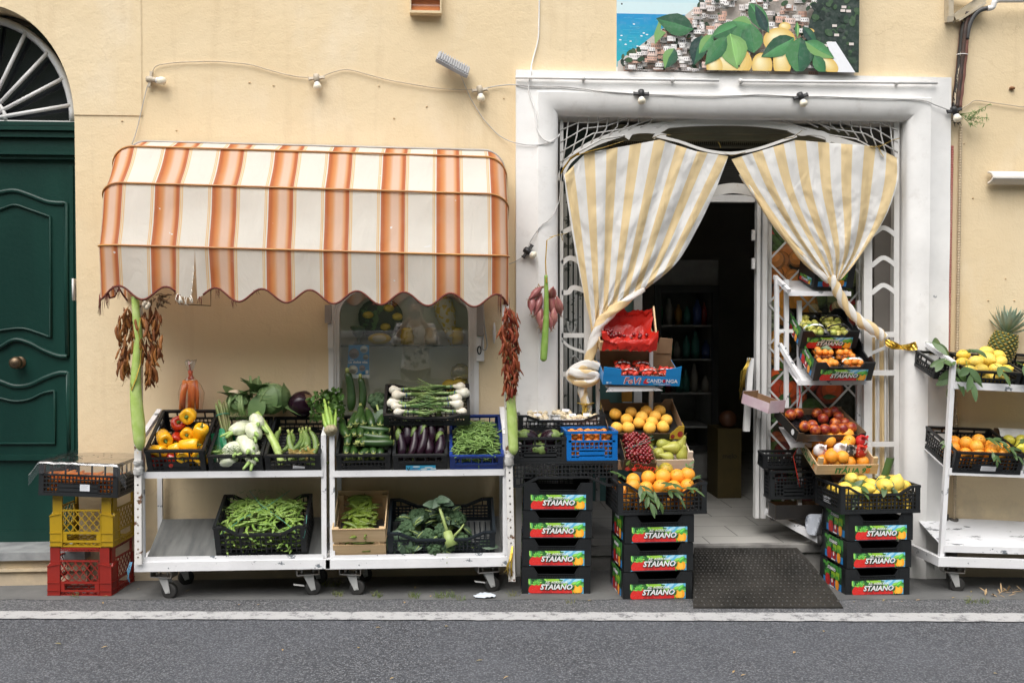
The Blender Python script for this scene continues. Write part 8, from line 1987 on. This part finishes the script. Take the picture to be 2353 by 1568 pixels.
# ------------------------------------------------------------------ arched shop window
def shop_window():
 Wd = bpy.data.objects.new('shop_window', None); COL.objects.link(Wd); Wd.parent = BLD
 cx = (wx0+wx1)/2
 def arch(ins, n=40):
  hw, hh = (wx1-wx0)/2-ins, wzt-wzs-ins; q = [(cx+hw, wz0)]
  for k in range(n+1):
   a = pi*k/n; c, s = cos(a), sin(a); q.append((cx+hw*math.copysign(abs(c)**(2/2.6), c), wzs+hh*abs(s)**(2/2.6)))
  return q+[(cx-hw, wz0)]
 def sweep(i0, i1, y0, y1, name, mat):
  a, c = arch(i0), arch(i1); b = B(); n = len(a); vs = []
  for (x0, z0), (x1, z1) in zip(a, c): vs += [(x0, y1, z0), (x0, y0, z0), (x1, y0, z1), (x1, y1, z1)]
  b.add(vs, [(4*i+k, 4*i+k+1, 4*i+5+k, 4*i+4+k) for i in range(n-1) for k in range(3)], False); return b.build(name, mat, Wd)
 sweep(-.006, .022, -.016, .10, 'window_frame', m_joinery); sweep(.0225, .034, -.002, .10, 'window_frame', m_joinery); sweep(.0345, .052, .014, .11, 'window_frame', m_joinery)
 b = B(); q = arch(.040); b.add([(x, .035, z) for x, z in q], [tuple(range(len(q)))], False); b.build('window_pane', m_glass, Wd)
 mb = M('grey_green_backing', (.74, .78, .71), .6, (.68, .73, .66), 2); b = B(); x0, x1, zb, zt = wx0-.05, wx1+.05, wz0-.02, wzt+.05; Yb = .25
 b.add([(x0, Yb, zb), (x1, Yb, zb), (x1, Yb, zt), (x0, Yb, zt), (x0, .285, zb), (x1, .285, zb), (x1, .285, zt), (x0, .285, zt)], [(0, 1, 2, 3), (4, 0, 3, 7), (1, 5, 6, 2), (3, 2, 6, 7), (4, 5, 1, 0)], False); b.build('showcase_back', mb, Wd)
 zs = P(930, 792, .16).z; b = B(); b.box(wx0+.03, wx1-.03, .09, .245, zs-.008, zs); b.build('glass_shelf', M('dark_shelf_glass', (.05, .075, .055), .12), Wd)
 # side boxes of the roller shutter
 for x, y0, y1, w, mt, dp in ((753, 700, 742, 7, M('grey_shutter_guide', (.30, .28, .26), .6), .05), (759, 744, 800, 6, m_joinery, .03), (1103, 690, 770, 8, M('grey_shutter_guide', (.30, .28, .26), .6), .05), (1103, 772, 829, 9, m_joinery, .03)):
  a, c = P(x-w, y1, -dp), P(x+w, y0, -dp); g = B(); g.box(a.x, c.x, -dp, -.0165, a.z, c.z); g.build('shutter_guide', mt, Wd)
 g = B(); g.tube([P(1101+4*cos(t), 804+9*sin(t), -.031) for t in [k*pi/6 for k in range(13)]], .004, 5); g.build('keyhole', m_dark, Wd)
 g = B(); g.tube(smooth3([P(1110, 700, -.05), P(1112, 740, -.05), P(1116, 770, -.04), P(1119, 792, -.03), P(1115, 803, -.03), P(1108, 800, -.03), P(1108, 780, -.035), P(1112, 765, -.035)]), .004, 6); g.build('pull_cord', m_gcable, Wd)
 g = B(); a, c = P(1135, 788, -.02), P(1135, 741, -.02); g.tube([a, a.lerp(c, .2), a.lerp(c, .5), a.lerp(c, .8), c], [.003, .008, .010, .008, .003], 8); tag(g.build('cord_cleat', m_joinery), 'small white cord cleat on the wall beside the arched window', 'cleat')
 # poster
 r = thing('travel_poster', 'blue poster with round photographs inside the arched window', 'poster'); Y = .05; A = Art(Y); X = lambda x: P(x, 820, Y).x; Z = lambda y: P(822, y, Y).z; s = px(1, 820, 820, Y)
 A.poly([(X(797), Z(868)), (X(848), Z(868)), (X(848), Z(792)), (X(801), Z(792))], rgb(225, 230, 232)); A.poly([(X(797), Z(860)), (X(848), Z(860)), (X(848), Z(792)), (X(801), Z(792))], rgb(0, 128, 190))
 for x, y, ra, c in ((813, 812, 12, rgb(110, 100, 96)), (836, 802, 9, rgb(170, 185, 190)), (840, 820, 6.5, rgb(120, 130, 120)), (811, 849, 11, rgb(190, 190, 180)), (832, 845, 7, rgb(120, 112, 110))):
  A.oval(X(x), Z(y), ra*s, ra*s, c, 18); A.oval(X(x-1), Z(y+ra*.35), ra*s*.8, ra*s*.45, tuple(v*.4 for v in c), 12); A.oval(X(x+1), Z(y-ra*.45), ra*s*.6, ra*s*.3, tuple(min(1, v*1.5) for v in c), 10)
 A.rect(X(840), Z(858), X(846), Z(850), rgb(225, 225, 220)); A.build('poster_sheet', PR, r)
 letters('La dolce vita', 8.6*s, T3((X(822), A.y-.001, Z(834))), m_white_ink, r, 'lettering', .1, 1, .0001, .0006); letters('Live', 5*s, T3((X(808), A.y-.001, Z(827.5))), m_white_ink, r, 'lettering', .1, 1, .0001, .0003)
 # printed bags and pottery on the glass shelf
 mk = M('black_lemon_print', (.010, .012, .014), .6, (.05, .12, .04), 11, lo=.56, hi=.58); m2 = M('lemon_print_cloth', (.55, .54, .42), .6, (.55, .40, .06), 34, lo=.5, hi=.55); my = M('yellow_pottery', (.62, .48, .05), .3, (.5, .36, .03), 8); mgl = M('green_goblet_glass', (.03, .07, .035), .1)
 b = B(); c = P(874, 735, .19); b.ball((.13, .04, .13), c, 18, 12, fn=lambda q: Vector((q.x*(1+.15*q.z), q.y, q.z)))
 for dx, dz in ((.03, -.04), (-.07, .03), (.05, .07), (.1, .02)): b.cm = 1; b.ball((.032, .015, .022), c+Vector((dx, -.038, dz)), 10, 7)
 tag(b.build('printed_bag', [mk, my]), 'black cloth bag printed with lemons behind the window glass', 'bag')
 b = B(); b.lathe([(0, -.20), (.022, -.18), (.035, -.10), (.062, 0), (.058, .08), (.03, .11), (0, .115)], 16); tag(b.build('printed_cloth', m2, None, Matrix.Translation(P(1024, 722, .17)) @ E(0, -14, 0)), 'pale cloth printed with small lemons hanging behind the window glass', 'cloth')
 b = B(); b.lathe([(.03, 0), (.032, .006), (.008, .014), (.008, .04), (.03, .06), (.048, .10), (.045, .11), (0, .112)], 16); tag(b.build('goblet', mgl, None, Matrix.Translation((P(823, 790, .16).x, .16, zs+.001))), 'dark green glass goblet of shells on the window shelf', 'goblet')
 b = B(); b.ball((.062, .03, .034), (0, 0, .036), 16, 10, fn=lambda q: Vector((q.x*(1+.1*abs(q.x)), q.y, q.z))); b.cm = 1; b.ball((.045, .02, .022), (0, -.016, .038), 14, 8); tag(b.build('lemon_dish', [my, M('cream_glaze', (.6, .55, .4), .3)], None, Matrix.Translation((P(872, 790, .14).x, .135, zs+.001))), 'lemon shaped dish with a cream centre on the window shelf', 'dish')
 for x, lb, m_ in ((935, 'yellow ceramic jar on the window shelf beside the lemon dish', my), (1050, 'yellow ribbed jar with pale lid at the shelf end', my), (990, 'small cream jar at the middle of the window shelf', M('cream_glaze', (.6, .55, .4), .3))):
  b = B(); b.lathe([(.03, 0), (.038, .006), (.040, .05), (.034, .07), (.034, .075), (.036, .09), (.02, .10), (0, .102)], 16, None, lambda p, t, j: p*(1+.015*cos(9*t))); tag(b.build('jar', m_, None, Matrix.Translation((P(x, 790, .17).x, .17, zs+.001))), lb, 'jar')
 for x, y in ((1031, 884), (1052, 883), (1041, 890)): put('lemon', me_lemon, Matrix.Translation(P(x, y, .10)) @ E(80, 0, 80) @ S(.034), 'lemon in the corner of the arched window', 'lemon', 'lemons behind the window glass')
 b = B(); b.ball((.06, .04, .055), P(1058, 856, .18), 16, 10, fn=lambda q: q*(1+.2*noise.noise(q*4))); tag(b.build('wrapped_gift', clear('yellow_cellophane', (.85, .80, .25), .85, .15)), 'yellow cellophane wrapped bundle in the corner of the window', 'parcel')
shop_window()
# ------------------------------------------------------------------ printed panel over the door
def panel():
 r = thing('printed_poster', 'large printed panel of lemons before a white hillside town, fixed above the portal', 'poster'); Y = -.012
 k = .2695; ox = 1364.6; X = lambda x: P(ox+x*k, 80, Y).x; Z = lambda y: P(1690, y*k, Y).z; s = X(1)-X(0)
 b = B(); b.box(X(192), X(2219), Y, -.0005, Z(628), Z(-700)); b.build('panel_board', m_white, r)
 A = Art(Y, .00002, (X(192), Z(628), X(2219), Z(-700))); q = random.Random(11)
 pl = lambda pts, c: A.poly([(X(x), Z(y)) for x, y in pts], c); rc = lambda x, y, w, h, c: A.rect(X(x), Z(y+h), X(x+w), Z(y), c)
 for i in range(8): rc(190, -700+105*i, 2040, 106, rgb(118+12*i, 190+5*i, 222+1*i))
 for i in range(10): rc(190, 136+45*i, 1400, 46, rgb(10+2*i, 140+4*i-(i > 5)*6, 196-2*i))
 for i in range(40): x, y = q.uniform(200, 700), q.uniform(150, 520); rc(x, y, q.uniform(20, 90), 3, rgb(70, 180, 215))
 pl([(2220, 640), (200, 640), (200, 545), (300, 470), (420, 385), (560, 270), (720, 185), (830, 95), (960, 10), (1100, -120), (1400, -420), (2220, -640)], rgb(196, 188, 180))
 hill = lambda x: 545-(x-200)*.72 if x < 700 else max(-500, 185-(x-720)*.85)
 for i in range(620):
  x = q.uniform(230, 1860); y = q.uniform(max(-300, hill(x)), 620)
  if q.random() < .2: w = q.uniform(30, 80); A.oval(X(x), Z(y), w*s*.5, w*s*.3, q.choice([rgb(38, 66, 42), rgb(54, 84, 50), rgb(30, 52, 40)]), 8, q.uniform(0, 3))
  else:
   w, h = q.uniform(30, 95), q.uniform(22, 62); c = q.choice([rgb(236, 233, 230), rgb(244, 242, 240), rgb(240, 238, 236), rgb(222, 214, 210), rgb(226, 200, 188), rgb(212, 170, 150)]); rc(x, y, w, h, c); rc(x+w*.7, y, w*.3, h, tuple(v*.7 for v in c)); rc(x, y+h*.9, w, h*.14, rgb(96, 92, 84))
   for m in range(int(w/16)): rc(x+5+m*16, y+h*.3, 6, h*.3, rgb(110, 104, 110))
 pl([(2220, 640), (1880, 640), (1760, 420), (1800, 200), (1860, 40), (1840, -700), (2220, -700)], rgb(30, 50, 42))
 for i in range(150): x, y = q.uniform(1840, 2210), q.uniform(-400, 620); w = q.uniform(30, 80); A.oval(X(x), Z(y), w*s*.5, w*s*.35, q.choice([rgb(40, 66, 46), rgb(22, 40, 34), rgb(56, 84, 54)]), 8, q.uniform(0, 3))
 for i in range(9): rc(q.uniform(1880, 2180), q.uniform(60, 560), 40, 22, rgb(214, 204, 198))
 for x, y in ((215, 352), (205, 388), (250, 425), (292, 398), (403, 328), (430, 340), (383, 352), (350, 438), (320, 255)): A.oval(X(x), Z(y), 11*s, 5*s, rgb(235, 240, 240), 8)
 pl([(1940, 375), (2020, 370), (2190, 632), (2040, 632)], rgb(232, 234, 238))
 lem = lambda x, y, a, bb, ro=0: [A.oval(X(x-a*.03*k), Z(y-bb*.035*k), a*s*(1-.1*k), bb*s*(1-.1*k), rgb(220+3*k, 184+6*k, 98+11*k), 22, ro) for k in range(9)]
 lem(1140, 370, 110, 120); lem(1130, 560, 190, 150); lem(1000, 600, 70, 90); lem(1590, 250, 52, 36); lem(1545, 370, 140, 110); lem(1400, 580, 90, 105); lem(1570, 540, 80, 160); lem(1950, 560, 110, 60, -.6); lem(1790, 285, 50, 24)
 G_ = [rgb(52, 104, 66), rgb(70, 126, 78), rgb(40, 84, 60), rgb(120, 164, 96), rgb(30, 60, 56)]
 def lf(x, y, L, W_, deg, i, j): A.leafp(X(x), Z(y), L*s, W_*s, R(deg), G_[i], G_[j])
 pl([(495, 420), (490, 330), (520, 250), (538, 185), (550, 240), (545, 300), (590, 320)], G_[3])
 for a in ((820, 290, 330, 190, 165, 2, 0), (970, 350, 350, 120, 25, 0, 1), (1230, 240, 280, 150, -100, 1, 0), (1330, 480, 270, 200, 100, 1, 0), (1290, 60, 300, 150, -55, 0, 1), (1310, 240, 170, 120, 170, 3, 1), (1440, 300, 250, 90, 115, 4, 4), (1130, 320, 300, 250, -78, 3, 3), (1100, 350, 300, 140, -128, 1, 0), (890, 340, 260, 150, -105, 4, 2), (980, 330, 200, 110, -125, 3, 1), (660, 450, 190, 130, -115, 3, 2), (1670, 345, 330, 170, -150, 2, 1), (1720, 340, 320, 250, -92, 1, 2), (1740, 250, 200, 90, -50, 4, 2), (1760, 375, 290, 130, -28, 3, 1), (1840, 490, 190, 110, -60, 1, 0), (1690, 210, 140, 40, -88, 1, 3)): lf(*a)
 for x, y in ((216, 90), (245, 555), (1205, 590), (2200, 12)): A.oval(X(x), Z(y), 8*s, 8*s, (.02, .02, .02), 8)
 A.build('panel_print', PR, r)
panel()
# ------------------------------------------------------------------ right hand wall: bracket, pipes, conduits, plant, tile
r = thing('air_conditioner_bracket', 'beige steel bracket and drain pipe high on the wall over the tall cart', 'bracket'); b = B()
b.bar(P(2180, -40, -.03), P(2180, 50, -.03), .03, .05, (0, 1, 0)); b.bar(P(2182, 44, -.06), P(2182, 44, -.55), .03, .03) ; b.bar(P(2189, 44, -.02), P(2258, -4, -.02), .045, .05, (0, 1, 0)); b.bar(P(2200, 48, -.05), P(2262, 8, -.05), .014, .03, (0, 1, 0)); b.bar(P(2182, -8, -.05), P(2240, -8, -.05), .02, .03, (0, 1, 0)); b.build('bracket_arm', M('weathered_beige_steel', (.52, .46, .36), .5, (.38, .32, .22), 9), r)
b = B(); b.tube(smooth3([P(2400, 0, -.08), P(2320, 0, -.08), P(2290, 1, -.08), P(2284, 6, -.08), P(2280, 17, -.075), P(2268, 20, -.07)]), .016, 10); b.build('drain_pipe', m_white, r)
b = B(); b.tube(smooth3([P(2272, 18, -.07), P(2250, 25, -.06), P(2234, 42, -.05), P(2225, 66, -.045), P(2221, 90, -.04)]), .013, 8); b.build('drain_hose', M('grey_rubber_hose', (.07, .07, .07), .6), r)
r = thing('pipe_bundle', 'flaking taped refrigerant pipes running down beside the portal corner', 'pipes')
for dx, m_, rad, Y in ((-5, paintmat('flaking_black_tape', (.55, .46, .33), (.03, .028, .025), .47, 9, .6, stretch=(1, 1, .4)), .015, -.03), (1, M('black_lagging', (.03, .022, .02), .6, (.10, .05, .03), 14), .012, -.045), (7, M('brown_lagging', (.17, .065, .045), .55, (.26, .13, .10), 7, stretch=(2, 2, .3)), .013, -.035), (-9, M('dark_red_lagging', (.16, .05, .04), .6), .007, -.025)):
 b = B(); b.tube(smooth3([P(2222+dx*.8, 28, Y), P(2215+dx, 77, Y), P(2208+dx, 150, Y), P(2202+dx, 205, Y), P(2197+dx, 248, Y)]), [rad*(1+.12*sin(i*1.7)) for i in range(21)], 8); b.build('pipe', m_, r)
b = B(); p = P(2210, 126, -.035); b.tube([p+Vector((.032*cos(t), .022*sin(t), 0)) for t in [k*pi/8 for k in range(17)]], .003, 5); b.build('cable_tie', m_white, r)
mc1, mc2 = M('red_stained_conduit', (.50, .33, .25), .5, (.36, .08, .06), 2.2, stretch=(.2, .2, 1)), M('beige_conduit', (.48, .38, .25), .55)
for x0, x1, y0, y1, m_, lb in ((2187, 2172, 335, 1190, mc1, 'red stained corrugated conduit along the portal edge'), (2207, 2192, 290, 1200, mc2, 'beige corrugated conduit on the ochre wall by the portal')):
 a, c = P(x0, y0, -.02), P(x1, y1, -.02); n = 300; b = B(); b.tube([a.lerp(c, i/n) for i in range(n+1)], [.0105 if (i//1) % 2 else .0082 for i in range(n+1)], 8, smooth=False); tag(b.build('conduit', m_), lb, 'pipe')
b = B(); a, c = P(2190, 1190, -.02), P(2186, 1330, -.02); b.tube([a, c], .028, 10); b.tube([P(2172, 1180, -.02), P(2170, 1330, -.02)], .018, 8); tag(b.build('standpipe', M('black_stained_pipe', (.035, .033, .03), .7, (.22, .2, .18), 8)), 'black stained pipe at the wall foot behind the tall cart', 'pipe')
b = B()
for x1, y1, n in ((2275, 238, 9), (2268, 270, 10), (2262, 284, 9), (2240, 262, 6), (2236, 290, 6), (2252, 250, 6)):
 p, q = P(2205, 262, -.02), P(x1, y1, -.09); m = p.lerp(q, .5)+Vector((0, -.02, -.018)); b.cm = 1; b.tube(smooth3([p, m, q]), .0014, 4); b.cm = 0
 for k in range(n*3): t = U(.25, 1); z = p.lerp(m, t*2) if t < .5 else m.lerp(q, t*2-1); b.leaf(z, (U(-.4, 1), U(-1, .2), U(-1, .5)), (0, -1, 1), U(.014, .03), .005, .3, .2, 3)
tag(b.build('wall_weed', [M('weed_leaf', (.10, .20, .04), .6), m_stem]), 'feathery green weed sprouting from the wall by the last bulb', 'plant')
b = B()
for k in range(70): p = P(2196+U(-9, 9), 262+U(-16, 22), -.02); b.tube([p, p+Vector((U(-.02, .02), U(-.02, 0), U(-.03, .01)))], [.003, .0006], 4)
tag(b.build('dry_moss', M('black_moss', (.05, .04, .028), .9)), 'blackened dry moss round the last bulb by the pipes', 'moss')
b = B(); a = P(2268, 411, -.02); N = 14
b.add([a+Vector((x, -.055*sin(pi*k/N)*1.2, .045*cos(pi*k/N)*1.0+(.012 if k > N*.6 else 0)))+Vector((0, 0, -.004*sin(x*7))) for x in (0, .02, 1.2) for k in range(N+1)], [(i*(N+1)+k, i*(N+1)+k+1, (i+1)*(N+1)+k+1, (i+1)*(N+1)+k) for i in range(2) for k in range(N)], True)
o = tag(b.build('half_pipe_tile', paintmat('whitewashed_clay', (.72, .68, .62), (.5, .24, .12), .66, 9, .7)), 'whitewashed half round clay tile fixed to the wall over the lemons', 'tile'); so_ = o.modifiers.new('thick', 'SOLIDIFY'); so_.thickness = .014
b = B(); p = P(2325, 203, -.01); b.ball((.018, .012, .009), p, 8, 6, fn=lambda q: q*(1+.4*noise.noise(q*3))); tag(b.build('wall_stub', m_rust), 'rusty broken stub sticking out of the wall', 'stub')
b = B()
for x, y in ((1157, 226), (573, 190), (628, 197), (870, 198), (905, 272), (980, 245), (1192, 296), (2310, 640), (2330, 690), (2215, 330), (2235, 455), (280, 278), (405, 300), (1146, 700), (1540, 226), (1690, 230), (1890, 262), (2270, 690)): p = P(x, y, -.002); b.ball((U(.003, .007), .004, U(.003, .005)), p, 7, 5)
b.build('wall_plug', M('old_wall_plug', (.52, .36, .2), .8, (.60, .46, .28), 20), BLD)
for pts in ([(410, 698), (484, 702), (484, 668), (484, 640)],):
 b = B(); b.tube([P(x, y, -.0005) for x, y in pts], .0022, 4); b.build('plaster_seam', M('dark_seam', (.10, .075, .045), .9), BLD)
# gold tape tying the cart to the gate
b = B(); b.grid(14, 3, lambda u, v: P(2034+72*u, 786+8*sin(u*3)+6*u+(15*(v-.5))*(1+.3*sin(u*9)), .02-.09*u)+Vector((0, .012*sin(u*14+v*4), 0)), False); tag(b.build('gold_tape', m_gold), 'crumpled gold tape tying the tall cart to the iron gate', 'tape')
# ------------------------------------------------------------------ litter and growth on the ground
def onpave(x, y, dz=.006): p = G(x, y); return p+Vector((0, 0, dz))
b = B(); c = onpave(1113, 1372); b.grid(14, 10, lambda u, v: c+Vector(((u-.5)*.10*(1+.2*sin(v*5)), (v-.5)*.09*(1-.5*abs(u-.5)), .006+.012*abs(noise.noise(Vector((u*4, v*4, 2))))+.010*sin(pi*u)*sin(pi*v))), True); tag(b.build('paper_tissue', M('pale_blue_tissue', (.62, .68, .74), .7)), 'crumpled pale blue tissue on the pavement by the cart wheel', 'tissue')
b = B(); c = onpave(2004, 1358); b.leaf(c+Vector((0, 0, .05)), (.35, -.5, -.5), (0, -.3, 1), .095, .05, -.1, .25, 8); tag(b.build('fallen_leaf', m_green_leaf), 'green lemon leaf fallen against the lowest printed crate', 'leaf')
b = B()
for i in range(20): c = onpave(U(2262, 2350), U(1358, 1374), .01); b.leaf(c, (U(-1, 1), U(-1, 1), U(-.1, .5)), (0, 0, 1), U(.025, .055), U(.006, .014), U(-.3, .3), .4, 5)
o = tag(b.build('dry_leaves', m_straw), 'dry straw coloured leaves swept under the tall cart', 'leaves'); o['kind'] = 'stuff'
b = B()
for x, y, n, w in ((775, 1368, 30, 9), (866, 1371, 34, 12), (950, 1372, 40, 12), (1020, 1372, 70, 26), (1060, 1377, 14, 12), (760, 1345, 40, 22), (1180, 1370, 18, 12), (170, 1372, 10, 10), (2245, 1384, 40, 26), (1310, 1385, 10, 10)):
 for i in range(n): c = onpave(x+U(-w, w), y+U(-3, 4), 0); L = U(.015, .045); d = Vector((U(-.6, .6), U(-.6, .4), 1)); b.tube([c, c+d*L*.6, c+d*L+Vector((U(-.01, .01), 0, -.004))], [.0014, .0011, .0003], 3, False)
o = tag(b.build('grass', M('verge_grass', (.09, .16, .035), .7, (.2, .2, .07), 6)), 'small tufts of green grass along the pavement edge', 'grass'); o['kind'] = 'stuff'
b = B()
for i in range(40): c = onpave(U(120, 2330), U(1352, 1398) if i < 26 else U(1440, 1560), .008); b.leaf(c, (U(-1, 1), U(-1, 1), .05), (0, 0, 1), U(.012, .03), U(.008, .014), .2, .3, 3)
o = tag(b.build('leaf_litter', M('tan_scrap', (.38, .25, .12), .8, (.2, .18, .08), 3)), 'scattered tan leaf scraps on road and pavement', 'litter'); o['kind'] = 'stuff'
# ------------------------------------------------------------------ across the street: wooded slope that the panes mirror, and the photographer
b = B(); b.grid(70, 16, lambda u, v: Vector((-40+80*u, -13-9*v, -.2+13.5*v**.9+1.1*noise.noise(Vector((u*22, v*5, 0)))+.5*noise.noise(Vector((u*70, v*16, 3))))), True)  # slope out of view, raised and kept dark to block low sky light
struct(b.build('hill', M('wooded_slope', (.035, .06, .025), .9, (.09, .11, .05), 1.2)))
def photographer():
 r = thing('person', 'photographer in a white jacket with dark flower pattern holding up a camera across the street', 'person', T3((-.36, -6.12, 0)))
 def skin(name, joints, edges, mat, sub=2):
  me = bpy.data.meshes.new(name); me.from_pydata([j[:3] for j in joints], edges, []); o = bpy.data.objects.new(name, me); COL.objects.link(o); o.parent = r
  m = o.modifiers.new('skin', 'SKIN'); m.use_smooth_shade = True
  for v, j in zip(me.skin_vertices[0].data, joints): v.radius = (j[3], j[4] if len(j) > 4 else j[3])
  me.skin_vertices[0].data[0].use_root = True; s_ = o.modifiers.new('sub', 'SUBSURF'); s_.levels = s_.render_levels = sub; me.materials.append(mat); return o
 ms = M('skin_tone', (.45, .26, .17), .5); 
 J = [(0, 0, .92, .15, .11), (0, 0, 1.12, .12, .09), (0, 0, 1.32, .16, .10), (0, 0, 1.42, .06, .06), (0, .02, 1.50, .075, .09), (0, .02, 1.60, .085, .10), (0, .01, 1.67, .05, .06)]
 Ed = [(0, 1), (1, 2), (2, 3), (3, 4), (4, 5), (5, 6)]
 for s in (-1, 1):
  n = len(J); J += [(s*.17, 0, 1.36, .055), (s*.24, .06, 1.14, .045), (s*.13, .24, 1.38, .034), (s*.07, .30, 1.46, .026)]; Ed += [(2, n), (n, n+1), (n+1, n+2), (n+2, n+3)]
  n2 = len(J); J += [(s*.09, 0, .84, .095), (s*.10, .01, .46, .062), (s*.10, -.02, .09, .045), (s*.11, .12, .045, .04)]; Ed += [(0, n2), (n2, n2+1), (n2+1, n2+2), (n2+2, n2+3)]
  for k in range(4): n3 = len(J); J += [(s*(.075-.004*k), .325, 1.475-.016*k, .009), (s*(.045), .345+.003*k, 1.478-.016*k, .008)]; Ed += [(n+3, n3), (n3, n3+1)]
  n4 = len(J); J += [(s*.055, .29, 1.425, .010)]; Ed += [(n+3, n4)]
 skin('body', J, Ed, ms)
 mj = M('white_flower_jacket', (.80, .78, .74), .7, (.04, .04, .04), 24, lo=.55, hi=.57); J = [(0, 0, .60, .21, .13), (0, 0, .95, .185, .13), (0, 0, 1.2, .16, .115), (0, 0, 1.38, .14, .10)]; Ed = [(0, 1), (1, 2), (2, 3)]
 for s in (-1, 1): n = len(J); J += [(s*.18, 0, 1.365, .07), (s*.245, .05, 1.14, .068), (s*.18, .17, 1.26, .062)]; Ed += [(3, n), (n, n+1), (n+1, n+2)]
 skin('jacket', J, Ed, mj); skin('trousers', [(0, 0, .88, .16, .12), (.09, 0, .8, .10), (.10, .01, .46, .075), (.10, -.01, .14, .07), (-.09, 0, .8, .10), (-.10, .01, .46, .075), (-.10, -.01, .14, .07)], [(0, 1), (1, 2), (2, 3), (0, 4), (4, 5), (5, 6)], M('dark_trousers', (.03, .03, .035), .8))
 b = B(); b.ball((.10, .105, .13), (0, -.02, 1.60), 14, 10); b.ball((.09, .06, .14), (0, -.07, 1.46), 12, 8); b.build('hair', M('dark_hair', (.02, .014, .01), .5), r)
 b = B(); b.ball((.012, .02, .018), (0, .115, 1.575), 8, 6); b.ball((.026, .008, .008), (0, .10, 1.525), 8, 6); b.build('face_relief', ms, r)
 cm_ = bpy.data.objects.new('held_camera', None); COL.objects.link(cm_); cm_.parent = r
 b = B(); b.box(-.065, .065, .26, .31, 1.455, 1.55); b.box(-.022, .022, .262, .305, 1.5505, 1.575); b.build('camera_body', m_blackp, cm_); b = B(); b.lathe([(.034, .3105), (.036, .34), (.038, .355), (.030, .356), (.026, .345), (0, .344)], 18, Matrix.Translation((0, 0, 1.50)) @ Matrix.Rotation(-pi/2, 4, 'X')); b.build('camera_lens', m_blackp, cm_)
struct_wall = B(); struct_wall.box(-14, 14, -10.8, -10.4, -.6, 1.15); struct_wall.box(-14, 14, -10.85, -10.35, 1.151, 1.25)
tag(struct_wall.build('parapet_wall', M('pale_parapet_stone', (.55, .55, .52), .8, (.42, .42, .39), 3)), 'pale stone parapet along the far side of the street', 'wall')  # added out of view, pale so the lower panes mirror something light
photographer()
